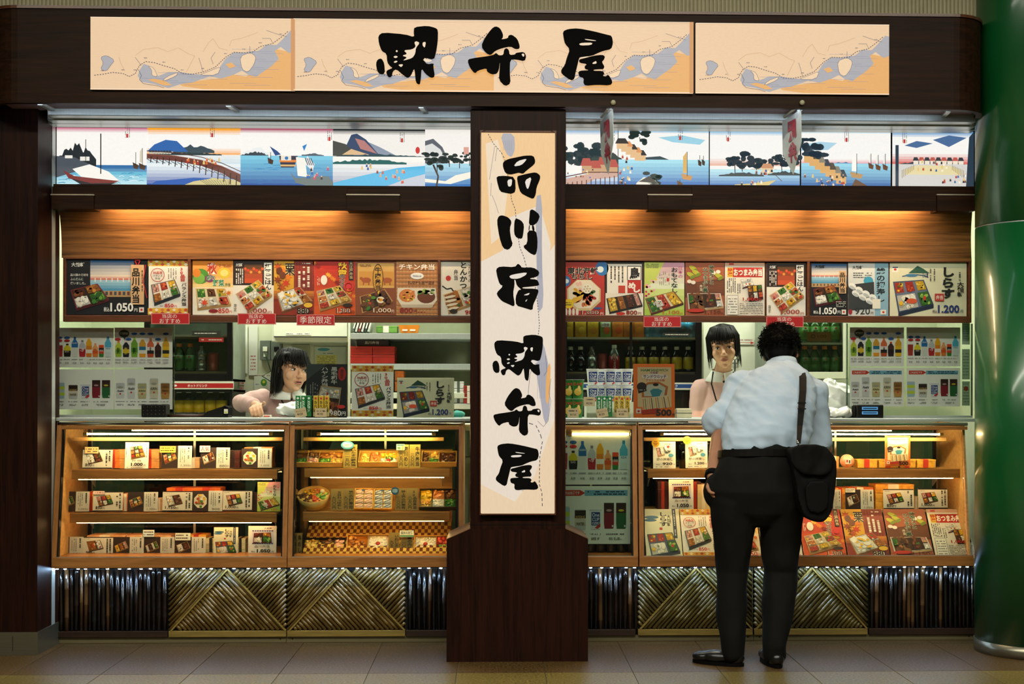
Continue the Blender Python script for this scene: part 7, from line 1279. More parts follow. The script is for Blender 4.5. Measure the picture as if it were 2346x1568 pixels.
for i, (x, c) in enumerate(((812, '#5a6a5a'), (819, '#c8ccc0'), (826, '#8a4a44'), (833, '#d0d4c8'), (840, '#3a4a44'), (847, '#c4c8bc'))):
    z = AZ(762, 8.2, x); m = MB().box(-.006, .006, -.1, .1, 0, .085, c); o = m.build('binder', 'print', w=False); o.location = (AX(x, 8.25, 750), 8.25, z + .002); o.rotation_euler.y = .28; tag(o, ('dark green binder', 'pale binder', 'red-brown binder', 'white binder', 'blackish binder', 'light grey binder')[i] + ' leaning on the top rack shelf', 'binder', 'binders on the rack'); MB().box(-.004, .004, -.1008, -.1, .02, .06, '#e8e8dc').build('spine_label', 'print', o, w=False)
lbox(862, 747, 910, 762.5, 8.2, .12, 'carton_green', 'green patterned lunch box on the top rack shelf', 'band_white', 'boxes on the rack')
a, b_ = at(913, 763, 8.18), at(960, 745, 8.18); t = thing('gift_box', 'bright orange flared box with white print on the top rack shelf', 'box', ((a.x + b_.x) / 2, 8.24, a.z), 'boxes on the rack'); w_ = (b_.x - a.x) / 2; h_ = b_.z - a.z
m = MB(); m.add([(-w_ * .8, -.05, 0), (w_ * .8, -.05, 0), (w_ * .8, .05, 0), (-w_ * .8, .05, 0), (-w_, -.055, h_), (w_, -.055, h_), (w_, .055, h_), (-w_, .055, h_)], [(0, 1, 2, 3), (4, 5, 6, 7), (0, 1, 5, 4), (1, 2, 6, 5), (2, 3, 7, 6), (3, 0, 4, 7)]); m.build('box_body', 'orange_pack', t, w=False); m = MB(); m.box(-.04, -.008, -.0545, -.0535, .012, .022, '#f4ead8'); m.build('print', 'print', t, w=False); MB().box(.006, .04, -.0545, -.0535, .012, .022, '#f4ead8').build('print', 'print', t, w=False)
for j in range(3): lbox(1040, 874 + 17 * j, 1062, 890 + 17 * j, 8.12, .12, 'cupwhite', 'white carton with grey print on the rack, %s of three' % ('top', 'middle', 'bottom')[j], 'grey_box', 'boxes on the rack')
for j in range(3): lbox(1063, 884 + 14 * j, 1085, 897 + 14 * j, 8.1, .1, 'box_red', 'red snack pack beside the white cartons, %s of three' % ('top', 'middle', 'bottom')[j], 'band_white', 'boxes on the rack')
for j in range(2): lbox(905, 850 + 24 * j, 925, 873 + 24 * j, 8.16, .14, 'box_orange', 'orange pack on the rack behind the white counter poster, %s' % ('upper', 'lower')[j], None, 'boxes on the rack')
# cold drink cooler on the right
shell('drink_cooler', 1285, 1608, 722, 876, YI, .45, 'black framed drink cooler right of the sign pillar', fw=14, mids=(1446,), shelves=(774, 853))
cx_ = [('carton_yellow', 1300), ('carton_yellow', 1330), ('carton_yellow', 1358), ('carton_green', 1387), ('carton_orange', 1414), ('carton_orange', 1440), ('carton_orange', 1462)]
for i, (mt, x) in enumerate(cx_):
    z = AZ(773.5, 8.1, x); t = thing('juice_carton', ('yellow banana juice carton', 'yellow juice carton beside the banana one', 'yellow juice carton beside the vegetable one', 'green vegetable juice carton lettered 1日分', 'orange fruit juice carton', 'orange carton at the door bar', 'orange carton beside blue bottles')[i] + ' in the cooler', 'carton', (AX(x, 8.1, 760), 8.1, z), 'juice cartons in the cooler')
    MB().bbox(-.033, .033, -.03, .03, 0, .1, .002).build('carton_body', mt, t, w=False); MB().prism([(-.03, .1), (.03, .1), (.003, .135), (-.003, .135)], 'x', -.033, .033).build('gable', mt, t, w=False)
    m = MB(); m.ell((.006, -.0305, .04), (.02, .001, .022), ('#d8b030', '#e0c040', '#c88a20', '#d86a3a', '#e0602a', '#e08a3a', '#e0902a')[i], 12, 8); m.build('fruit_print', 'print', t, w=False)
    if i == 3: m = MB().box(-.026, .026, -.0315, -.0305, .06, .09, '#e8e6da'); vs, fs = glyphs('1日分', .03); m.add([(-.024 + a * .018, -.0322, .067 + b * .02) for a, b in vs], fs, '#22221e'); m.build('label', 'print', t, w=False)['kind'] = 'stuff'
for i in range(6): bottle('blue', 1484 + 20 * i, 773.5, 8.1, .2, 'blue water bottle on the upper cooler shelf', 'water bottles in the cooler')
for i, x in enumerate((1307, 1330)): bottle('darkp', x, 852, 8.1, .15, 'dark coffee bottle with white cap in the cooler', 'coffee bottles in the cooler')
bottle('silver', 1356, 852, 8.1, .15, 'silver bottle can in the cooler beside dark coffee', None); bottle('can', 1381, 852, 8.12, .115, 'pink can in the cooler beside the red cola bottle', None); bottle('cola', 1407, 852, 8.08, .16, 'red and silver cola bottle in the cooler', None)
for i in range(6): bottle('dark', 1444 + 26.5 * i, 852, 8.09, .155, 'dark tea bottle with yellow label and white cap in the cooler', 'tea bottles in the cooler')
A = Art('sticker', 1519, 763, 1580, 771, YI + .006, 'small black notice sticker on the cooler door', 'sticker', bg='#2a2a26', th=.001); A.fine(1524, 765, 1578, 769, '#c8c8bc', 1); A.done()
A = Art('cabinet_sign', 1285, 877, 1608, 893, YI - .01, 'blue strip sign under the drink cooler', 'sign', bg='#d8d8c8', th=.02); A.rect(1285, 880.5, 1608, 889.5, '#1f4a8a'); A.text('コールドドリンク', 1500, 881.8, 1553, 888.3, '#f0f0ea', bold=.02); A.done()
shell('lower_cabinet', 1285, 1608, 894, 1399, YI, .42, 'black lower drink cabinet under the blue strip sign', fw=6, inner='black')
# white door with notices
X0, X1 = AX(1612, 8.45, 850), AX(1742, 8.45, 850); d = MB().bbox(X0, X1, 8.46, 8.545, 0, AZ(690, 8.45, 1680), .004).build('door_1', 'white'); tag(d, 'white door behind the standing clerk', kind='structure'); MB().box(X1 - .012, X1 + .01, 8.45, 8.5, 0, AZ(690, 8.45, 1680)).build('door_edge', 'alu', d)
paper(1690, 776, 1728, 790, 8.452, 'notice with a red arrow on the white door', '#d8d8c8', fn=lambda P: (P.f(.02, .1, .9, .4, '#8a3a34', 1), P.l([(.02, .6), (.8, .7)], 1, '#c03a30'), P.p([(.78, .45), (1, .72), (.78, .95)], '#c03a30')))
c = at(1684, 832, 8.44); t = thing('scissors', 'pair of scissors hanging on the door beside the clerk', 'scissors', (c.x, 8.445, c.z)); 
for s_ in (-1, 1): MB().tube([(c.x + s_ * .012 + .011 * math.cos(k * .7), 8.445, c.z + .012 + .014 * math.sin(k * .7)) for k in range(10)], .0022, 6).build('handle', 'black', t); MB().prism([(c.x - s_ * .002, c.z - .06), (c.x + s_ * .003, c.z - .06), (c.x + s_ * .006, c.z), (c.x, c.z)], 'y', 8.443, 8.446).build('blade', 'chrome', t)
# tea cooler behind the customer
shell('tea_cooler', 1762, 1944, 715, 868, YI, .45, 'pale framed tea cooler behind the customer', 'white', 'fridge_in', (), (786, 857), fw=12)
for i in range(4): bottle('tea', 1843 + 23 * i, 856, 8.1, .165, 'green tea bottle with orange cap on the lower tea cooler shelf', 'tea bottles in the tea cooler'); bottle('tea', 1843 + 23 * i, 785, 8.12, .165, 'green tea bottle on the upper tea cooler shelf', 'tea bottles on the upper shelf')
paper(1849, 761, 1905, 783, YI + .03, 'brown cardboard price tag in the tea cooler', '#a88454', fn=lambda P: (P.t('100', .42, .3, .8, .6, '#6a4a28'), P.e(.24, .45, .1, .2, '#6a4a28'), P.e(.24, .45, .06, .12, '#a88454')), name='price_tag', cat='tag')
for i, (y0, y1, lb) in enumerate(((735, 790, 'upper sheet'), (800, 870, 'middle sheet'), (874, 930, 'lower sheet with a red heart'))): paper(2204, y0, 2222, y1, YGS + .014, lb + ' taped to the glass screen at the green column', '#d8dccb', fn=(lambda P: (P.f(.1, .05, .9, .9, '#8a8a80', 7, w=.3), P.e(.5, .3, .3, .1, '#c03a3a'))) if i == 2 else None)
# ------------------------------------------------------------------ things on the worktop
def at_top(x, Y): return AX(x, Y, 958), Y, ZT
def gadget(x, Y, w_, h_, d_, lb, lcd=None):
    X, Y_, Z = at_top(x, Y); t = thing('price_display', lb, 'display', (X, Y, Z), 'customer price displays'); MB().bbox(-w_ / 2, w_ / 2, 0, d_, 0, h_, .005).build('housing', 'black', t, w=False); MB().bbox(-w_ / 2 - .006, -w_ / 2, .02, d_, .004, h_ - .006, .003).build('rear_block', 'blackmatte', t, w=False)
    if lcd:
        for k in range(2):
            s = MB().box(-w_ * .32, w_ * .28, -.0015, .001, h_ * (.62 - .34 * k), h_ * (.84 - .34 * k), '#3a78b0').build('screen', 'lcd', t, w=False)
            q = MB(); q.box(-w_ * .28, w_ * .24, -.0022, -.0016, h_ * (.69 - .34 * k), h_ * (.77 - .34 * k), '#16344e'); q.build('readout', 'print', s, w=False)
    else:
        for r_ in range(3):
            for k in range(6): MB().ell((-w_ * .42 + k * w_ * .165, -.0005, h_ * (.25 + .28 * r_)), (.0025, .001, .002), '#4a4a44', 6, 4).build('vent_hole', 'print', t, w=False)
    return t
emitmat('lcd', '#4a88c0', .6)
gadget(352, 7.0, .125, .068, .09, 'black price display with vent holes beside the drink posters'); gadget(1994, 7.0, .14, .07, .09, 'black price display with two blue readouts near the green column', True)
def tray(x0, x1, Y, lb):
    a, b_ = AX(x0, Y, 960), AX(x1, Y, 960); cx = (a + b_) / 2; w_ = (b_ - a) / 2; t = thing('coin_tray', lb, 'tray', (cx, Y, ZT)); m = MB().lathe([(w_ * .86, 0), (w_ * .9, .003), (w_, .016), (w_ - .004, .016), (w_ * .86, .006)], (0, 0, 0), 36, sy=.55); m.build('dish', mat('tray_brown', '#3a2014', .3), t, smooth=True, w=False); MB().lathe([(w_ * .8, .006), (w_ * .8, .008)], (0, 0, 0), 36, sy=.55).build('mat_insert', 'blackmatte', t, w=False)
tray(378, 478, 7.09, 'dark brown oval coin tray beside the black price display')
X, Y_, Z = at_top(505, 7.08); t = thing('card_reader', 'black card reader with pale keypad label by the clerk hand', 'card reader', (X, 7.08, Z)); MB().prism([(-.09, 0), (.05, 0), (.05, .05), (.03, .06), (-.06, .03)], 'y', -.05, .05).build('reader_body', 'black', t, w=False); m = MB().prism([(.026, .012), (.052, .012), (.052, .052), (.03, .062), (.022, .05)], 'y', -.056, .056); m.build('head', 'blackmatte', t, w=False); MB().box(.03, .05, -.0575, -.056, .02, .044, '#e0e0d0').build('label', 'print', t, w=False); MB().box(.033, .047, -.0582, -.0576, .024, .03, '#c8c83a').build('yellow_stripe', 'print', t, w=False)
X, Y_, Z = at_top(612, 7.05); t = thing('eraser_box', 'small white box beside the clerk fingers', 'box', (X, 7.05, Z)); MB().bbox(-.022, .022, -.012, .012, 0, .013, .003).build('box_body', 'white', t, w=False); MB().box(-.016, .016, -.0125, -.012, .003, .01, '#d86a5a').build('label', 'print', t, w=False)
def bag(x0, x1, y0, Y, d_, lb, seed, lobes=9):
    a, b_ = AX(x0, Y, 930), AX(x1, Y, 930); cx, w_ = (a + b_) / 2, (b_ - a) / 2; h_ = AZ(y0, Y) - ZT; t = thing('plastic_bag', lb, 'bag', (cx, Y, ZT), 'white plastic bags'); rr = random.Random(seed); m = MB().ell((0, 0, h_ / 2), (w_, d_ / 2, h_ / 2), None, 64, 40); out = []
    for x, y, z in m.v:
        n = (.3 - abs(noise.noise(Vector((x * 11 + seed, y * 11, z * 13))))) * .05 - abs(noise.noise(Vector((x * 30, y * 30 + seed, z * 22)))) * .022; k = 1 + n / max(.03, math.hypot(x, y)); zz = max(0, z + n * .7); sq = 1.12 if z < h_ * .7 else 1; out.append((x * k * sq, y * k, zz))
    m.v = out; m.build('bag_body', 'plastic_bag', t, smooth=True, w=False); MB().tube([(-w_ * .6, -d_ * .2, h_ * .55), (-w_ * .7, -d_ * .35, h_ * .3), (-w_ * .45, -d_ * .46, h_ * .18)], [.006, .01, .004], 8).build('handle_fold', 'plastic_bag', t, smooth=True, w=False)
bag(636, 704, 924, 7.16, .13, 'crumpled white plastic bag beside the gum packs', 3); bag(1868, 1951, 868, 7.3, .2, 'tall white plastic bag behind the customer shoulder', 5); bag(1880, 1956, 932, 7.1, .13, 'flat white plastic bag lying beside the blue readout display', 8)
X, Y_, Z = at_top(1051, 7.2); t = thing('cloth', 'folded teal cloth beside the wide cream counter poster', 'cloth', (X, 7.2, Z)); m = MB().ell((0, 0, .018), (.034, .03, .018), None, 20, 12); m.v = [(x, y, max(0, z + .008 * noise.noise(Vector((x * 60, y * 60, 1))))) for x, y, z in m.v]; m.build('folds', 'teal', t, smooth=True, w=False); MB().box(-.03, .02, -.028, .0, .001, .006).build('flap', 'teal', t, w=False)
def gumrack(x0, Y, lb):
    k = Y / FPX; X, Y_, Z = at_top(x0 + 37, Y); t = thing('gum_rack', lb + ' clear rack', 'rack', (X, Y, Z), 'clear gum racks'); h_ = .108
    MB().box(-.088, .088, -.012, .04, 0, .006).build('rack_base', 'acrylic', t, w=False); MB().box(-.088, .088, -.014, -.012, 0, .05).build('front_lip', 'acrylic', t, w=False)
    for i in range(6):
        g = i < 3; xx = -.075 + i * .0285 + (.006 if not g else 0); o = MB().bbox(xx - .012, xx + .012, -.006, .012, .006, .006 + h_, .002).build('gum_pack', mat('gum_g' + lb[:3] + str(i), '#1f7a3c' if g else '#c8a838', .3, var=.08), None, loc=None, w=False); o.location = (X, Y, Z); tag(o, ('green gum pack standing in the rack ' if g else 'yellow gum pack standing in the rack ') + lb, 'gum', 'gum packs ' + lb)
        m = MB(); vs, fs = glyphs('XYLITOL' if g else 'のど飴', .03); mx = max(a for a, b in vs); m.add([(xx - .006 + b * .016, -.0068, .088 - a / mx * .06) for a, b in vs], fs, '#f0f4ec' if g else '#22301c'); m.build('lettering', 'print', o, w=False)['kind'] = 'stuff'
        MB().ell((xx, -.0065, .1), (.006, .0008, .006), '#e8f0e8' if g else '#b8342c', 10, 6).build('emblem', 'print', o, w=False); MB().box(xx - .0123, xx + .0123, -.0063, -.0058, .006, .03, '#f0d8a0' if not g else '#3a9a54').build('foot_band', 'print', o, w=False)
    for i, (xx, tx, rot) in enumerate(((-.055, '¥120', -.18), (.045, '¥100', 0))):
        o = MB().box(-.03, .03, -.0165, -.0155, 0, .045, '#c8b48c').build('price_tag', 'print', t, w=False); o.location = (xx, 0, .004); o.rotation_euler.y = rot; m = MB(); vs, fs = glyphs(tx, .01); m.add([(-.018 + a * .014, -.0172, .01 + b * .016) for a, b in vs], fs, '#3a2c20'); vs, fs = glyphs('キシリトール' if i == 0 else 'のど飴', .01); mx = max(a for a, b in vs); m.add([(-.024 + a / mx * .048, -.0172, .027 + b * .009) for a, b in vs], fs, '#3a2c20'); m.build('lettering', 'print', o, w=False)['kind'] = 'stuff'
gumrack(679, 6.98, 'left of the sign pillar'); gumrack(1368, 6.98, 'by the sake cups')
# pyramid of sake cups
def cup(X, Y, Z, lb):
    if 'cup' in _proto: return dup(_proto['cup'], (X, Y, Z), lb, 'sake cups')
    t = thing('sake_cup', lb, 'cup', (X, Y, Z), 'sake cups'); _proto['cup'] = t
    MB().lathe([(.0245, 0), (.026, .003), (.0325, .078), (.034, .08), (.034, .083)], (0, 0, 0), 20).build('cup_body', 'cupwhite', t, smooth=False, w=False); m = MB(); n = 8
    for i in range(n):
        a0, a1 = R(-90 - 46 + 92 * i / n), R(-90 - 46 + 92 * (i + 1) / n); r0, r1 = .0283, .0324; m.add([(r0 * math.cos(a0), r0 * math.sin(a0), .018), (r0 * math.cos(a1), r0 * math.sin(a1), .018), (r1 * math.cos(a1), r1 * math.sin(a1), .071), (r1 * math.cos(a0), r1 * math.sin(a0), .071)], [(0, 1, 2, 3)])
    m.build('blue_label', 'cupblue', t, w=False); m = MB()
    for s, z, w_ in (('One', .054, .036), ('CUP', .038, .034), ('OZEKI', .024, .036)):
        vs, fs = glyphs(s, .02); mx = max(a for a, b in vs); m.add([((a / mx - .5) * w_, -.0345 + (((a / mx - .5) * w_) ** 2) * 13, z + b * .017) for a, b in vs], fs, '#e8ecf0')
    m.build('lettering', 'print', t, w=False)['kind'] = 'stuff'; MB().add([(.006, -.0335, .008), (.02, -.025, .02), (.022, -.025, .012), (.012, -.031, .004)], [(0, 1, 2, 3)], '#c83a34').build('red_ribbon', 'print', t, w=False); MB().lathe([(.0345, .083), (.0345, .087)], (0, 0, 0), 20).build('lid', 'cupwhite', t, w=False); return t
Xc = AX(1398, 7.16, 930)
stk = thing('cup_riser', 'low pale riser under the sake cup pyramid', 'riser', (Xc, 7.16, ZT)); MB().bbox(-.13, .13, -.05, .14, 0, AZ(921, 7.16) - ZT - .001, .003).build('riser_top', 'white', stk, w=False); MB().box(-.12, .12, .14, .142, 0, .06).build('riser_back', 'white', stk, w=False)
zc = AZ(921, 7.16)
for j in range(2):
    for x in (1358, 1398, 1436): cup(AX(x, 7.14, 900), 7.145, zc + .0885 * j, ('lower' if j == 0 else 'upper') + ' tier front sake cup with blue label')
    for x in (1378, 1418): cup(AX(x, 7.2, 900), 7.21, zc + .0885 * j, ('lower' if j == 0 else 'upper') + ' tier rear sake cup with blue label')
# snack cups
mat('snack_green', '#2f7a34', .35, var=.3, scale=30)
for i, (x, Y, lv) in enumerate(((1302, 7.06, 0), (1322, 7.04, 0), (1302, 7.06, 1), (1323, 7.04, 1))):
    X, Y_, Z = at_top(x, Y); t = thing('snack_cup', ('lower', 'upper')[lv] + (' green potato snack cup against the sign pillar', ' green potato snack cup beside the sake cups')[i % 2], 'snack cup', (X, Y, Z + lv * .1), 'green snack cups'); MB().lathe([(.026, 0), (.027, .004), (.034, .094), (.036, .096), (.036, .099)], (0, 0, 0), 22).build('cup_body', 'snack_green', t, smooth=False, w=False)
    m = MB(); m.ell((0, -.0315, .035), (.02, .003, .02), '#d8b848', 10, 6); m.ell((.006, -.033, .05), (.008, .002, .018), '#e8d070', 8, 6); m.build('potato_print', 'print', t, w=False)['kind'] = 'stuff'; m = MB(); vs, fs = glyphs('じゃが', .04); m.add([(-.024 + a * .016, -.0372, .07 + b * .018) for a, b in vs], fs, '#c83a24'); m.build('lettering', 'print', t, w=False)['kind'] = 'stuff'; MB().lathe([(.0365, .0985), (.0365, .1)], (0, 0, 0), 22).build('lid', 'cupwhite', t, w=False)
for x, y, tx, lb in ((1313, 946, '¥150', 'beige price tag of the snack cups'), (1350, 920, '¥230', 'beige price tag of the sake cups')):
    A = Art('price_tag', x - 13, y - 10, x + 13, y + 11, 6.99, lb, 'tag', bg='#cdbd94', th=.001); A.text(tx, x - 7, y + 2, x + 7, y + 7, '#3a2c20'); A.fine(x - 10, y - 7, x + 10, y - 1, '#4a3a2c', 1); A.done()
X, Y_, Z = at_top(1566, 7.03); t = thing('receipt_printer', 'small beige receipt printer beside the orange sandwich poster', 'printer', (X, 7.03, Z)); MB().bbox(-.04, .04, -.03, .05, 0, .048, .005).build('printer_body', mat('beige', '#c8c4a4', .45), t, w=False); MB().box(-.042, .042, -.032, .02, .024, .027).build('seam', 'grey_box', t, w=False); MB().bbox(-.034, .034, -.0, .04, .047, .05, .001).build('paper_cover', 'beige', t, w=False)
# pennant banners on clip poles
mat('ivory', '#b8b090', .5)
for x, tx in ((1393, '新作'), (1822, '名物')):
    Y = 6.5; c = at(x, 250, Y); t = thing('pennant_banner', 'white pointed pennant on a short clip pole %s' % ('over the seafood and chicken posters' if x < 1500 else 'over the two rightmost menu dividers'), 'banner', (c.x, 6.5, c.z - .35), 'pennant banners'); p0, p1 = (c.x + .02, 6.44, c.z + .018), (c.x - .03, 6.72, c.z - .012)
    MB().tube([p0, p1], .006, 8).build('pole', 'ivory', t); 
    for q in (p0, p1): MB().ell(q, .013, None, 10, 8).build('knob', 'ivory', t, smooth=True)
    zb = AZ(400, 6.58, x) ; ztop = c.z - .005; m = MB(); m.prism([(6.47, ztop), (6.69, ztop - .02), (6.69, zb + .12), (6.58, zb), (6.47, zb + .14)], 'x', -.001, .001); 
    m.v = [(c.x + .005 - (y - 6.58) * .2 + a + .006 * math.sin(9 * z), y, z) for a, y, z in m.v]; m.build('cloth', mat('pennant' + str(x), '#e8ece4', .7), t); q = MB()
    for k in range(2):
        vs, fs = glyphs('駅弁'[k], .04); q.add([(c.x + .0035 - ((6.52 + .1 * a) - 6.58) * .2 + .006 * math.sin(9 * (ztop - .12 - .11 * k + .1 * b)) - .002, 6.52 + .1 * a, ztop - .12 - .11 * k + .1 * b) for a, b in vs], fs, '#c0283c')
    q.build('lettering', 'print', t)['kind'] = 'stuff'
# ================================================================== people
def fuse(mb, voxel, smooth=4, disp=None):
    """merge overlapping solids into one continuous skin"""
    me = mb.mesh('tmp'); o = bpy.data.objects.new('tmp', me); COL.objects.link(o)
    r = o.modifiers.new('r', 'REMESH'); r.mode = 'VOXEL'; r.voxel_size = voxel; r.adaptivity = 0
    s = o.modifiers.new('s', 'SMOOTH'); s.factor = .5; s.iterations = smooth
    dg = bpy.context.evaluated_depsgraph_get(); e = o.evaluated_get(dg); m = bpy.data.meshes.new_from_object(e)
    bpy.data.objects.remove(o); bpy.data.meshes.remove(me)
    out = MB(); ns = [v.normal.copy() for v in m.vertices]
    out.v = [tuple(v.co + (n * disp(v.co) if disp else Vector())) for v, n in zip(m.vertices, ns)]; out.f = [list(p.vertices) for p in m.polygons]; out.c = [(1, 1, 1, 1)] * len(out.f)
    bpy.data.meshes.remove(m); return out
def limb(m, pts, rs, seg=14):
    """tapering limb with rounded joints"""
    n = len(pts); P, Q = [], []
    for i in range(n - 1):
        for k in range(4):
            t = k / 4; P.append(Vector(pts[i]).lerp(Vector(pts[i + 1]), t)); Q.append(rs[i] + (rs[i + 1] - rs[i]) * t)
    P.append(Vector(pts[-1])); Q.append(rs[-1]); m.tube(P, Q, seg)
    for p, r in zip(pts, rs): m.ell(p, r, None, seg, 10)
def loft(m, secs, seg=24):
    """body from elliptical sections (centre, half width, half depth, tilt about x)"""
    vs = []
    for (c, a, b, tl) in secs:
        for k in range(seg):
            t = 2 * math.pi * k / seg; x, y = a * math.cos(t), b * math.sin(t); vs.append((c[0] + x, c[1] + y * math.cos(tl), c[2] + y * math.sin(tl)))
    n = len(secs); fs = [(i * seg + k, i * seg + (k + 1) % seg, (i + 1) * seg + (k + 1) % seg, (i + 1) * seg + k) for i in range(n - 1) for k in range(seg)] + [list(range(seg))[::-1], list(range((n - 1) * seg, n * seg))]
    m.add(vs, fs)
def skinmat(name, c):
    m, nt, N, L, b = nodes(name); nz = N.new('ShaderNodeTexNoise'); nz.inputs['Scale'].default_value = 40; cr = N.new('ShaderNodeValToRGB'); q = lin(c)
    cr.color_ramp.elements[0].color = (q[0] * .86, q[1] * .8, q[2] * .78, 1); cr.color_ramp.elements[1].color = (*q, 1); L.new(nz.outputs[0], cr.inputs[0]); L.new(cr.outputs[0], b.inputs['Base Color']); b.inputs['Roughness'].default_value = .5
    b.inputs['Subsurface Weight'].default_value = .08; b.inputs['Subsurface Radius'].default_value = (.01, .004, .002)
skinmat('skin', '#d6a884'); skinmat('skin_m', '#a8765a')
def clothmat(name, c, rough=.8, weave=420, bump=.15, var=.06):
    return mat(name, c, rough, var=var, scale=weave, bump=bump, spec=.15)
clothmat('pinkcloth', '#c8a49c'); clothmat('shirt', '#b0c1d4', .75, 500, .08, .02); clothmat('trouser', '#111110', .85, 500, .1, .2); clothmat('collar', '#e2e6dc', .7); clothmat('skirt', '#22242c'); clothmat('bagcloth', '#070707', .7, 300, .2, .2)
mat('leather', '#12100e', .28, bump=.1, scale=60); mat('hair', '#060403', .5, var=.35, scale=60, stretch=(6, 6, .6), spec=.25); mat('hair_m', '#020202', .6, var=.3, scale=90, spec=.06); mat('lipc', '#a86a58', .5); mat('browc', '#1a110d', .7); mat('eyew', '#e6e0d6', .25); mat('iris', '#120a07', .15); mat('nail', '#d8a898', .3)
def head_solids(m, T, male=False):
    """T: matrix placing the head (face towards -y, centre at eye height)"""
    def E(c, r, rot=None):
        k = MB().ell(c, r, None, 20, 14, rot); m.add([T @ Vector(v) for v in k.v], k.f)
    E((0, .018, .028), (.074, .09, .082)); E((0, -.03, -.02), (.06, .056, .082)); E((0, -.036, -.068), (.043, .044, .036)); E((0, -.064, -.097), (.017, .014, .012))
    for s in (-1, 1):
        E((s * .036, -.06, -.03), (.024, .022, .026)); E((s * .03, -.074, .019), (.028, .012, .009)); E((s * .0105, -.096, -.036), (.008, .009, .007)); E((s * .072, .012, -.012), (.009, .018, .028), Euler((0, 0, s * .3)))
    k = MB().tube([(0, -.08, .012), (0, -.094, -.012), (0, -.106, -.032)], [.006, .0085, .0115], 12); m.add([T @ Vector(v) for v in k.v], k.f); E((0, -.104, -.033), (.011, .009, .009)); E((0, -.083, -.062), (.022, .01, .013))
def face_parts(parent, T, o, w=True, open_mouth=False, gaze=0):
    """eyes, brows and lips as parts of the person; positions in head space"""
    def add(name, mb, mt, smooth=True): mb.v = [tuple(T @ Vector(v)) for v in mb.v]; mb.build(name, mt, parent, smooth=smooth)
    for s in (-1, 1):
        add('eye', MB().ell((s * .031, -.0765, -.001), (.0132, .0082, .0052), None, 16, 10), 'eyew'); add('iris', MB().ell((s * .031 + gaze, -.0838, -.001), (.0055, .0024, .005), None, 14, 8), 'iris')
        add('eyelid', MB().tube([(s * .031 - .0145, -.078, -.001), (s * .031 - .008, -.0852, .0038), (s * .031, -.0872, .0052), (s * .031 + .008, -.0852, .0038), (s * .031 + .0145, -.078, -.001)], [.0008, .0013, .0015, .0013, .0008], 8), 'browc')
        add('eyebrow', MB().tube([(s * .012, -.0885, .0195), (s * .03, -.089, .025), (s * .047, -.077, .021)], [.0016, .0028, .001], 8, flat=.7), 'browc')
    g = .004 if open_mouth else 0
    add('upper_lip', MB().tube([(-.018, -.088, -.0625), (-.008, -.0955, -.058), (0, -.0955, -.0595), (.008, -.0955, -.058), (.018, -.088, -.0625)], [.0015, .0045, .0042, .0045, .0015], 8, flat=.8), 'lipc')
    add('lower_lip', MB().tube([(-.02, -.087, -.0635 - g), (-.008, -.0945, -.0675 - g), (.008, -.0945, -.0675 - g), (.02, -.087, -.0635 - g)], [.0015, .005, .005, .0015], 8, flat=.8), 'lipc')
    if open_mouth: add('mouth_opening', MB().ell((0, -.0915, -.0645), (.015, .003, .0028), None, 12, 8), 'iris')
def hand_solids(m, wrist, dirv, side, curl=.6, size=1.0, up=(0, 0, 1)):
    """palm and five separate fingers from the wrist along dirv; side = vector towards the thumb"""
    d = Vector(dirv).normalized(); sd = (Vector(side) - d * Vector(side).dot(d)).normalized(); nn = d.cross(sd); w = Vector(wrist); tips = []
    for k in range(4): a = w + d * .012 * size + sd * (.027 - .018 * k) * size * .6; b = w + d * .078 * size + sd * (.03 - .02 * k) * size; m.tube([a, b], [.014 * size, .0115 * size], 10); m.ell(b, .0115 * size, None, 10, 8)
    m.ell(w, .024 * size, None, 12, 8)
    for k, L_ in enumerate((.062, .07, .066, .052)):
        p = w + d * .078 * size + sd * (.03 - .02 * k) * size; pts = [p]; ang = 0; v = d.copy()
        for j, f in enumerate((.42, .32, .26)):
            ang += curl * (1 + .1 * k); v = d * math.cos(ang) + nn * math.sin(ang); pts.append(pts[-1] + v * L_ * f * size)
        m.tube(pts, [.0098 * size, .0092 * size, .0086 * size, .0072 * size], 10); [m.ell(q, r_ * size, None, 10, 6) for q, r_ in zip(pts, (.0098, .0092, .0086, .0074))]; tips.append((pts[-1], v.copy(), nn))
    p = w + d * .02 * size + sd * .024 * size; pts = [p, p + (d * .7 + sd * .75).normalized() * .034 * size, p + (d * .7 + sd * .75).normalized() * .034 * size + (d * .95 + sd * .2 + nn * .25).normalized() * .03 * size, p + (d * .7 + sd * .75).normalized() * .034 * size + (d * .95 + sd * .1 + nn * .3).normalized() * .054 * size]
    m.tube(pts, [.0135 * size, .0115 * size, .0102 * size, .0084 * size], 10); [m.ell(q, r_ * size, None, 10, 6) for q, r_ in zip(pts, (.0135, .0115, .0102, .0086))]
    return tips
def strands(m, paths, r=.0016, seg=3):
    for p in paths: m.tube(p, [r * .8] + [r] * (len(p) - 2) + [r * .3], seg)
def folds(amp, f, seed=0):
    def g(co): return amp * (noise.noise(Vector((co.x * f + seed, co.y * f, co.z * f * .55))) + .5 * noise.noise(Vector((co.x * f * 2.3, co.y * f * 2.3 + seed, co.z * f * 1.2))))
    return g
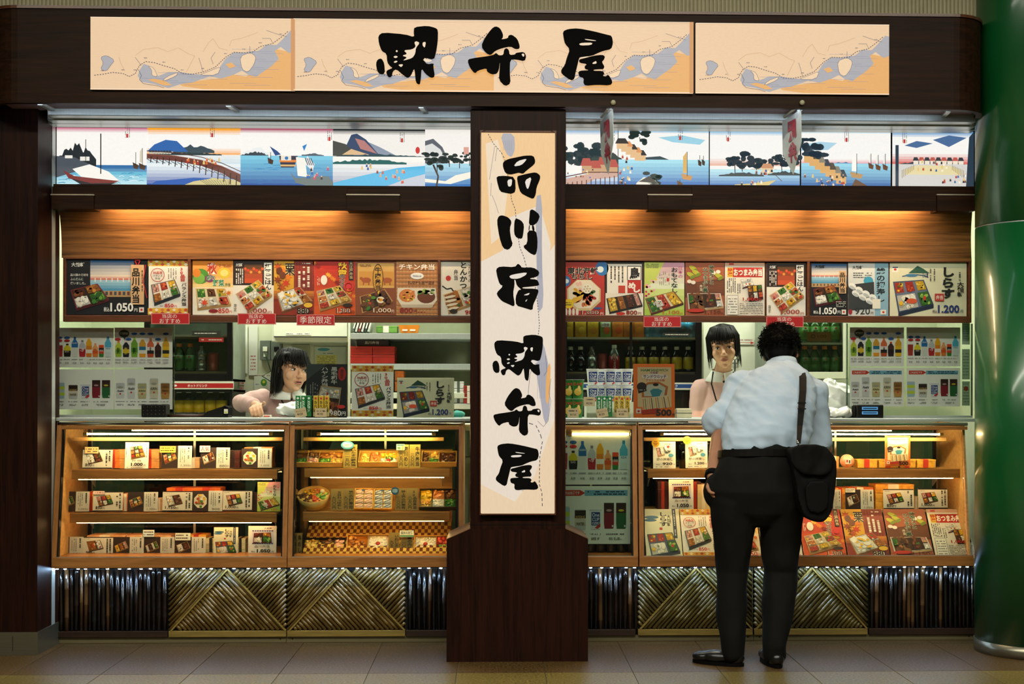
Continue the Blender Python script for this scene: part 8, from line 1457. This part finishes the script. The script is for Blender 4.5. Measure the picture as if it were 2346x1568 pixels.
def clerk(name_lb, H, yaw, pitch, roll, neckc, shL, shR, waist, elbL, wrL, elbR, wrR, hairfn, handL=None, handR=None, open_mouth=False, lanyard=None, base=None, gaze=0, hs=1.06):
    """shop clerk: H head centre; L/R are the image left and right side"""
    p = thing('person', name_lb, 'person', base); T = Matrix.Translation(H) @ Euler((pitch, roll, yaw), 'XYZ').to_matrix().to_4x4() if False else Matrix.Translation(H) @ Matrix.Rotation(yaw, 4, 'Z') @ Matrix.Rotation(roll, 4, 'Y') @ Matrix.Rotation(pitch, 4, 'X') @ Matrix.Scale(hs, 4)
    m = MB(); head_solids(m, T); nk = T @ Vector((0, .02, -.075)); limb(m, [nk, neckc], [.047, .05]); 
    mid = (Vector(shL) + Vector(shR)) / 2; sw = (Vector(shR) - Vector(shL)).length / 2
    loft(m, [((waist[0], waist[1], waist[2] - .1), .13, .1, 0), (waist, .12, .085, 0), (Vector(waist).lerp(mid, .6), .135, .095, 0), (mid + Vector((0, 0, .01)), sw * .9, .07, 0), (Vector(neckc) + Vector((0, 0, -.01)), .055, .05, 0)])
    for sh, el, wr in ((shL, elbL, wrL), (shR, elbR, wrR)): limb(m, [sh, el, wr], [.046, .038, .026])
    for s in (-1, 1): limb(m, [(waist[0] + s * .075, waist[1], waist[2] - .12), (waist[0] + s * .075, waist[1] + .01, .48), (waist[0] + s * .075, waist[1], .08)], [.08, .052, .034]); limb(m, [(waist[0] + s * .075, waist[1], .05), (waist[0] + s * .08, waist[1] - .13, .03)], [.036, .028])
    nails = []
    if handL: nails += hand_solids(m, wrL, *handL)
    if handR: nails += hand_solids(m, wrR, *handR)
    fuse(m, .0042, 3).build('body', 'skin', p, smooth=True)
    for q, v, nn in nails: MB().ell(q - nn * .0055 + v * .002, (.0045, .0045, .0025), None, 8, 6).build('fingernail', 'nail', p, smooth=True)
    face_parts(p, T, None, open_mouth=open_mouth, gaze=gaze)
    # blouse
    m = MB(); loft(m, [((waist[0], waist[1], waist[2] - .16), .165, .125, 0), ((waist[0], waist[1], waist[2]), .15, .112, 0), (Vector(waist).lerp(mid, .55), .165, .122, 0), (Vector(waist).lerp(mid, .85), sw * 1.02, .105, 0), (mid + Vector((0, 0, .022)), sw * .9, .082, 0), (Vector(neckc) + Vector((0, -.005, -.012)), .07, .062, 0)])
    for sh, el, wr in ((shL, elbL, wrL), (shR, elbR, wrR)):
        e = Vector(el).lerp(Vector(wr), .78); limb(m, [sh, el, e], [.062, .05, .041])
    fuse(m, .0065, 5, folds(.007, 16, len(name_lb))).build('blouse', 'pinkcloth', p, smooth=True)
    # collar: two rounded wings
    fd = (T.to_3x3() @ Vector((0, -1, 0))); fd.z = 0; fd = Vector((fd.x * .45, fd.y, 0)).normalized(); rt = Vector((-fd.y, fd.x, 0)); nb = Vector(neckc) + Vector((0, 0, -.005))
    for s in (-1, 1):
        m = MB(); c0 = []
        for i in range(11):
            t = i / 10; a = t * 2.5; dr_ = fd * math.cos(a) + rt * s * math.sin(a); inner = nb + dr_ * (.058) + Vector((0, 0, .008 + .03 * t)); wd = .052 * (math.sin(math.pi * min(1, .25 + t * .75)) ** .5 + .1) if t < 1 else .02; outer = nb + dr_ * (.06 + wd * .75) + Vector((0, 0, .016 * t - .02 - wd * .45)) + rt * s * .008 * (1 - t); c0 += [inner, outer]
        n = len(c0); nrm = Vector((0, 0, .003)); m.add(c0 + [q + nrm + (q - nb).normalized() * .003 for q in c0], [(2 * i, 2 * i + 1, 2 * i + 3, 2 * i + 2) for i in range(10)] + [(n + 2 * i + 2, n + 2 * i + 3, n + 2 * i + 1, n + 2 * i) for i in range(10)] + [(2 * i + 1, n + 2 * i + 1, n + 2 * i + 3, 2 * i + 3) for i in range(10)] + [(0, n, n + 1, 1)]); m.build('collar', 'collar', p, smooth=True)
    MB().ell(nb + fd * .085 + Vector((0, 0, -.04)), .007, None, 10, 8).build('button', 'black', p, smooth=True)
    for k in range(2): MB().ell(nb + fd * (.1 + .012 * k) + Vector((0, 0, -.1 - .06 * k)), .006, None, 10, 8).build('button', 'collar', p, smooth=True)
    if lanyard:
        for ln in lanyard: MB().tube(ln, .0042, 8, flat=.5).build('lanyard', 'black', p, smooth=True)
    m = MB(); loft(m, [((waist[0], waist[1], .5), .2, .16, 0), ((waist[0], waist[1], waist[2] - .16), .175, .14, 0), ((waist[0], waist[1], waist[2] - .1), .15, .118, 0)]); m.build('skirt', 'skirt', p, smooth=True)
    for s in (-1, 1): MB().ell((waist[0] + s * .08, waist[1] - .06, .035), (.042, .125, .035), None, 16, 10).build('shoe', 'leather', p, smooth=True)
    hm = hairfn(T); hm.build('hair', 'hair', p, smooth=True); return p
def hair_base(T, parts, st, vox=.0055, seed=1):
    m = MB()
    for c, r, rot in parts: k = MB().ell(c, r, None, 20, 14, rot); m.add([T @ Vector(v) for v in k.v], k.f)
    f = fuse(m, vox, 2, lambda co: .0028 * noise.noise(Vector((co.x * 70, co.y * 70, co.z * 9 + seed)))); s = MB(); strands(s, st); f.add([T @ Vector(v) for v in s.v], s.f); return f
def hair1(T):
    rr = random.Random(4); st = []
    for i in range(300):                       # strands combed from the parting
        a = rr.uniform(-3.14, 3.14); top = Vector((.02 * math.sin(a), .03 + .02 * math.cos(a), .124)); L_ = rr.uniform(.05, .1) if abs(a) < 2.0 else 0
        q = [top]; rx, ry = .083 + rr.uniform(-.003, .004), .1 + rr.uniform(-.003, .004); dx, dy = math.sin(a), math.cos(a)
        q.append(Vector((dx * rx * .78, .01 + dy * (ry + .01) * .8, .104))); q.append(Vector((dx * (rx + .004), .01 + dy * (ry + .006), .05)))
        if abs(a) < 2.05: q += [Vector((dx * (rx + .004), .02 + dy * (ry + .003), -.04)), Vector((dx * rx * .98, .03 + dy * ry * .95, -.04 - L_ * .55)), Vector((dx * rx * (.9 + rr.uniform(-.1, .14)), .03 + dy * ry * .85, -.05 - L_))]
        else: q += [Vector((dx * (rx + .004) + .008, .0 + dy * (ry + .006), .03)), Vector((dx * (rx + .004) + rr.uniform(.0, .022), .0 + dy * (ry + .004), .014 + rr.uniform(-.012, .016)))]
        st.append(q)
    return hair_base(T, [((0, .03, .04), (.083, .092, .082), None), ((0, .06, -.03), (.078, .06, .085), None), ((-.054, .035, -.035), (.03, .058, .085), None), ((.055, .045, -.035), (.026, .05, .075), None), ((0, .065, -.075), (.066, .044, .055), None), ((0, -.03, .073), (.076, .062, .036), Euler((.4, 0, 0)))], st, seed=2)
def hair2(T):
    rr = random.Random(8); st = []
    for i in range(330):
        a = rr.uniform(-3.14, 3.14); rx, ry = .08 + rr.uniform(-.002, .004), .097 + rr.uniform(-.002, .004); dx, dy = math.sin(a), math.cos(a); q = [Vector((dx * .012, .02 + dy * .012, .122)), Vector((dx * rx * .74, .01 + dy * (ry + .01) * .78, .106)), Vector((dx * (rx + .005), .008 + dy * (ry + .006), .055))]
        if abs(a) > 2.3: q.append(Vector((dx * rx + rr.uniform(-.006, .006), .008 + dy * (ry + .008), .02 + rr.uniform(-.012, .014))))     # fringe
        elif abs(a) > 1.55: q += [Vector((dx * (rx + .004), .01 + dy * ry, -.02)), Vector((dx * (rx + .004) + rr.uniform(-.004, .006), .01 + dy * ry * .9, -.07 - rr.uniform(0, .05)))]
        else: q += [Vector((dx * rx * .95, .04 + dy * ry * .8, -.02)), Vector((dx * rx * .5, .07 + dy * .03, -.06))]
        st.append(q)
    for i in range(16): x = rr.uniform(-.02, .02); st.append([Vector((x, .1, -.03)), Vector((-.03 + x, .1, -.1)), Vector((-.05 + x * 1.4, .08, -.17)), Vector((-.055 + x, .06, -.21))])
    return hair_base(T, [((0, .025, .042), (.079, .09, .078), None), ((0, .055, -.02), (.072, .056, .07), None), ((-.066, .01, .0), (.015, .045, .06), None), ((.066, .01, .0), (.015, .045, .06), None), ((0, -.03, .074), (.07, .06, .035), Euler((.4, 0, 0)))], st, seed=5)
V = Vector
# --- clerk leaning on the counter
H1 = at(668, 850, 7.36)
clerk('dark-haired woman in a pink blouse leaning on the counter and looking aside', H1, R(36), R(-2), R(6), at(662, 897, 7.42), at(604, 917, 7.45), at(728, 920, 7.5), V((at(655, 1030, 7.62).x, 7.62, .92)), V((at(552, 948, 7.36).x, 7.36, ZT + .075)), V((at(590, 950, 7.2).x, 7.17, ZT + .06)), at(745, 985, 7.55), at(735, 1040, 7.5), hair1,
      handL=(V((.1, -.95, -.12)), V((1, .2, .35)), -.55, .92), open_mouth=True, lanyard=[[at(640, 892, 7.4), at(646, 920, 7.335), at(664, 942, 7.325), at(684, 965, 7.33)]], base=(at(655, 1000, 7.62).x, 7.62, 0), gaze=.003)
# --- clerk standing behind the wide case
H2 = at(1657, 795, 7.8); c2 = at(1655, 1000, 7.86).x
clerk('woman with a black fringe in a pink blouse standing behind the wide case', H2, R(-10), R(6), R(-5), at(1655, 858, 7.86), at(1606, 893, 7.88), at(1712, 893, 7.88), V((c2, 7.88, 1.0)), at(1594, 980, 7.86), at(1610, 1010, 7.66), at(1722, 980, 7.86), at(1700, 1010, 7.64), hair2,
      handL=(V((.4, -.8, -.3)), V((.8, .3, .5)), -.4, .92), handR=(V((-.4, -.8, -.3)), V((-.8, .3, .5)), .4, .92), hs=1.1, lanyard=[[at(1634, 852, 7.8), at(1630, 880, 7.75), at(1640, 915, 7.745), at(1660, 960, 7.74)], [at(1680, 852, 7.8), at(1690, 885, 7.755), at(1680, 930, 7.74), at(1660, 960, 7.74)]], base=(c2, 7.88, 0))
# --- customer bending over the case, seen from behind
bx = at(1737, 1520, 6.33).x
p = thing('person', 'man in a pale blue shirt and black trousers bending over the wide case', 'person', (bx, 6.35, 0))
hipL, hipR, knL, knR, anL, anR = at(1686, 1100, 6.35), at(1789, 1100, 6.35), at(1676, 1310, 6.38), at(1790, 1310, 6.4), at(1680, 1488, 6.33), at(1777, 1492, 6.3)
shL, shR = at(1700, 890, 6.7), at(1858, 905, 6.7); elL, wrL, hnL = at(1651, 1000, 6.56), at(1634, 1090, 6.4), at(1628, 1130, 6.36); elR, wrR = at(1886, 1030, 6.72), at(1862, 1075, 6.8)
nk, hd = at(1793, 845, 6.8), at(1788, 812, 6.9)
T = Matrix.Translation(hd) @ Matrix.Rotation(R(180 - 14), 4, 'Z') @ Matrix.Rotation(R(6), 4, 'Y') @ Matrix.Rotation(R(38), 4, 'X') @ Matrix.Scale(1.1, 4)
m = MB(); head_solids(m, T); limb(m, [T @ V((0, .03, -.07)), nk, at(1785, 885, 6.72)], [.055, .06, .065])
loft(m, [(at(1738, 1150, 6.36), .16, .11, .2), (at(1742, 1040, 6.4), .15, .1, -.5), (at(1765, 950, 6.54), .165, .1, -.75), (at(1780, 890, 6.68), .16, .08, -.9), (nk, .06, .055, -.9)])
for sh, el, wr in ((shL, elL, wrL), (shR, elR, wrR)): limb(m, [sh, el, wr], [.056, .047, .033])
for h_, k_, a_ in ((hipL, knL, anL), (hipR, knR, anR)): limb(m, [h_, k_, a_, V((a_.x, a_.y, .06))], [.085, .06, .042, .04])
hand_solids(m, wrL, V(hnL) - V(wrL), V((.5, .6, -.2)), .35, 1.0); hand_solids(m, wrR, V((-.2, .8, -.3)), V((-.8, 0, .4)), .5, 1.0)
fuse(m, .0045, 3).build('body', 'skin_m', p, smooth=True); face_parts(p, T, None)
# trousers
m = MB(); loft(m, [(at(1738, 1205, 6.37), .13, .08, 0), (at(1737, 1175, 6.365), .2, .125, 0), (at(1736, 1125, 6.355), .222, .146, 0), (at(1738, 1085, 6.37), .21, .138, -.1), (at(1742, 1044, 6.4), .186, .124, -.3), (at(1743, 1034, 6.405), .184, .12, -.35)])
for h_, k_, a_ in ((at(1683, 1150, 6.36), knL, anL), (at(1791, 1150, 6.36), knR, anR)): limb(m, [h_, V(h_).lerp(k_, .4), k_, V(k_).lerp(a_, .5), V((a_.x, a_.y, .1)), V((a_.x, a_.y + .0, .062))], [.112, .1, .079, .076, .058, .055], 18)
m.ell(at(1634, 1125, 6.38), (.045, .05, .075), None, 14, 10)
fuse(m, .007, 9, folds(.013, 8, 3)).build('trousers', 'trouser', p, smooth=True)
# belt
b_ = MB(); n = 40; vs = []
for k in range(n):
    t = 2 * math.pi * k / n
    for dz, e in ((-.017, .005), (.017, .004), (.017, -.004), (-.017, -.004)):
        c = at(1742, 1041, 6.4); vs.append((c.x + (.2 + e) * math.cos(t), c.y + (.138 + e) * math.sin(t), c.z + dz + .022 * math.sin(t) * -.6))
b_.add(vs, [(4 * k + j, 4 * ((k + 1) % n) + j, 4 * ((k + 1) % n) + (j + 1) % 4, 4 * k + (j + 1) % 4) for k in range(n) for j in range(4)]); b_.build('belt', 'leather', p, smooth=False)
for px_ in (1679, 1745, 1800): c = at(px_, 1040, 6.275 + abs(px_ - 1742) * .0006); MB().bbox(c.x - .006, c.x + .006, c.y - .008, c.y + .01, c.z - .028, c.z + .024, .002).build('belt_loop', 'trouser', p)
# shirt
m = MB(); loft(m, [(at(1743, 1046, 6.4), .186, .124, -.35), (at(1748, 1022, 6.42), .206, .14, -.45), (at(1757, 985, 6.47), .216, .142, -.6), (at(1768, 940, 6.55), .215, .135, -.72), (at(1776, 900, 6.63), .205, .118, -.85), (at(1782, 872, 6.72), .185, .095, -.95), (at(1788, 853, 6.78), .12, .075, -1.0), (at(1792, 842, 6.82), .072, .066, -1.0)], 32)
limb(m, [shL, V(shL).lerp(elL, .5), at(1642, 968, 6.6)], [.084, .076, .07], 18); limb(m, [shR, at(1863, 955, 6.7), at(1871, 1012, 6.69)], [.085, .076, .064], 18)
def shirtfold(co):
    z = co.z; g = folds(.011, 9, 9)(co); low = max(0, min(1, (1.2 - z) / .16)); return g + .006 - .011 * abs(noise.noise(Vector(((co.x * 1.0 + co.z * .8) * 13, co.y * 5, (co.z - co.x) * 4)))) - .006 * abs(noise.noise(Vector((co.x * 7, co.y * 7, co.z * 22)))) + low * .026 * noise.noise(Vector((co.x * 15 + 3, co.y * 4, co.z * 5))) + .008 * noise.noise(Vector(((co.x + co.z) * 22, co.y * 8, (co.z - co.x) * 6)))
fuse(m, .0068, 4, shirtfold).build('shirt', 'shirt', p, smooth=True)
m = MB(); c = at(1793, 843, 6.8); n = 22; vs = []
for k in range(n):
    t = 2 * math.pi * k / n; d = V((math.cos(t), math.sin(t) * .95, -.28 * math.sin(t))); q = c + V((0, 0, .006))
    vs += [q + d * .082 + V((0, 0, -.012)), q + d * .068 + V((0, 0, .034)), q + d * .062 + V((0, 0, .03)), q + d * .072 + V((0, 0, -.014))]
m.add(vs, [(4 * k + j, 4 * ((k + 1) % n) + j, 4 * ((k + 1) % n) + (j + 1) % 4, 4 * k + (j + 1) % 4) for k in range(n) for j in range(4)]); m.build('shirt_collar', 'shirt', p, smooth=True)
MB().tube([at(1700, 903, 6.56), at(1740, 900, 6.535), at(1765, 905, 6.53), at(1790, 900, 6.535), at(1835, 895, 6.56)], .0022, 6).build('yoke_seam', 'shirt', p, smooth=True)
for s_, q, r_ in ((1, at(1641, 972, 6.6), .073), (2, at(1871.5, 1018, 6.69), .066)):
    ax = (V(q) - V(shL if s_ == 1 else shR)).normalized(); m = MB(); m.tube([V(q) - ax * .01, V(q) + ax * .018], [r_, r_ * 1.02], 20, cap=False); m.build('sleeve_hem', 'shirt', p, smooth=True)
# watch band, shoes, hair
ax = (V(wrL) - V(elL)).normalized(); MB().tube([V(wrL) - ax * .014, V(wrL) + ax * .012], [.041, .04], 20).build('wristband', 'blackmatte', p, smooth=True)
for a_, ang, sz in ((anL, R(62), 1.0), (anR, R(4), 1.0)):
    m = MB(); Rm = Matrix.Translation((a_.x, a_.y, 0)) @ Matrix.Rotation(ang, 4, 'Z')
    for c, r_ in (((0, .0, .04), (.04, .055, .04)), ((0, .09, .035), (.044, .075, .034)), ((0, .15, .032), (.042, .055, .027))): k = MB().ell(c, r_, None, 20, 12); m.add([Rm @ V(v) for v in k.v], k.f)
    f = fuse(m, .005, 3); f.v = [(x, y, max(z, .012)) for x, y, z in f.v]; sh = f.build('shoe', 'leather', p, smooth=True)
    so = MB(); k = MB().prism([(.042 * math.cos(t) * (1 if math.sin(t) < .3 else 1.05), .075 + .128 * math.sin(t)) for t in [i * 2 * math.pi / 28 for i in range(28)]], 'z', .0005, .016); so.add([Rm @ V(v) for v in k.v], k.f); so.build('sole', 'blackmatte', sh)
rr = random.Random(12); st = []
for i in range(1100):
    a, b_ = rr.uniform(0, 6.28), math.acos(rr.uniform(-.9, 1)); d = V((math.sin(b_) * math.cos(a), math.sin(b_) * math.sin(a), math.cos(b_)))
    if d.y < -.3 + d.z * -.5: continue
    q = V((d.x * .086, .024 + d.y * .103 + (.034 * max(0, .35 - d.z) if d.y > .2 else 0), .036 + d.z * .091)); t1 = V((rr.uniform(-1, 1), rr.uniform(-1, 1), rr.uniform(-1, .2))); t1 = (t1 - d * t1.dot(d)).normalized(); L_ = rr.uniform(.018, .042)
    st.append([q, q + d * .006 + t1 * L_ * .4, q + d * rr.uniform(.006, .014) + t1 * L_ * .8, q + d * rr.uniform(.004, .016) + t1 * L_ + V((rr.uniform(-.01, .01), rr.uniform(-.01, .01), 0))])
hm = hair_base(T, [((0, .024, .038), (.088, .104, .092), None), ((0, .07, -.02), (.072, .062, .062), None), ((-.06, .03, .0), (.022, .05, .05), None), ((.06, .03, .0), (.022, .05, .05), None), ((0, .075, -.06), (.058, .038, .05), None), ((0, -.04, .08), (.062, .045, .03), Euler((.4, 0, 0)))], st, seed=9)
hm.build('hair', 'hair_m', p, smooth=True)
# --- shoulder bag
B0 = at(1868, 1194, 6.2); bg = thing('shoulder_bag', 'black fabric shoulder bag hanging at the back of the bending man', 'bag', (B0.x, 6.22, B0.z))
out = [(1806, 1036), (1822, 1022), (1885, 1020), (1903, 1040), (1912, 1062), (1909, 1130), (1904, 1172), (1888, 1192), (1862, 1194), (1838, 1182), (1826, 1150), (1818, 1100)]
pts = [at(x, y, 6.2) for x, y in smoothpoly(out, 2)]; m = MB(); m.prism([(q.x, q.z) for q in pts], 'y', 6.16, 6.27); f = fuse(m, .007, 6, folds(.01, 11, 5)); f.build('bag_body', 'bagcloth', bg, smooth=True)
fl_ = [(1808, 1034), (1822, 1020), (1886, 1018), (1905, 1040), (1909, 1078), (1880, 1092), (1840, 1088), (1814, 1070)]; m = MB(); m.prism([(at(x, y, 6.15).x, at(x, y, 6.15).z) for x, y in smoothpoly(fl_, 2)], 'y', 6.142, 6.165); fuse(m, .006, 4, folds(.008, 14, 2)).build('flap', 'bagcloth', bg, smooth=True)
m = MB(); m.prism([(at(x, y, 6.15).x, at(x, y, 6.15).z) for x, y in smoothpoly([(1842, 1104), (1898, 1100), (1898, 1160), (1880, 1178), (1848, 1172)], 1)], 'y', 6.138, 6.16); fuse(m, .006, 4).build('front_pocket', 'bagcloth', bg, smooth=True)
sp = [at(1826, 1028, 6.2), at(1829, 985, 6.33), at(1833, 940, 6.42), at(1836, 905, 6.5), at(1836, 875, 6.585), at(1834, 862, 6.68), at(1832, 856, 6.77), at(1829, 866, 6.9)]
m = MB(); vs = []
for i, q in enumerate(sp):
    wd = (.009, .013, .016, .017, .0175, .017, .016, .016)[i]; q = V(q) + V((0, -.034 + (i > 4) * .014, .02 + (i > 4) * .01)); vs += [q + V((-wd, 0, 0)), q + V((wd, 0, 0)), q + V((wd, .004, 0)), q + V((-wd, .004, 0))]
m.add(vs, [(4 * i + j, 4 * i + (j + 1) % 4, 4 * i + 4 + (j + 1) % 4, 4 * i + 4 + j) for i in range(len(sp) - 1) for j in range(4)] + [(0, 1, 2, 3)]); m.build('strap', 'bagcloth', bg)
c = V(sp[2]) + V((0, -.04, .02))
for dz in (-.014, .014): MB().box(c.x - .02, c.x + .02, c.y, c.y + .006, c.z + dz - .003, c.z + dz + .003).build('slider_bar', 'black', bg)
c = at(1827, 1032, 6.16); MB().tube([(c.x + .012 * math.cos(t), c.y, c.z + .016 * math.sin(t)) for t in [i * .7 for i in range(10)]], .003, 8).build('ring', 'chrome', bg, smooth=True); MB().tube([(c.x, c.y, c.z + .014), (c.x + .006, c.y - .004, c.z + .03), (c.x - .004, c.y, c.z + .045)], .004, 8).build('snap_hook', 'chrome', bg, smooth=True); MB().bbox(c.x - .012, c.x + .012, c.y - .006, c.y + .004, c.z - .07, c.z - .012, .003).build('tab', 'leather', bg); MB().ell((c.x, c.y - .008, c.z - .055), .004, None, 8, 6).build('rivet', 'chrome', bg)
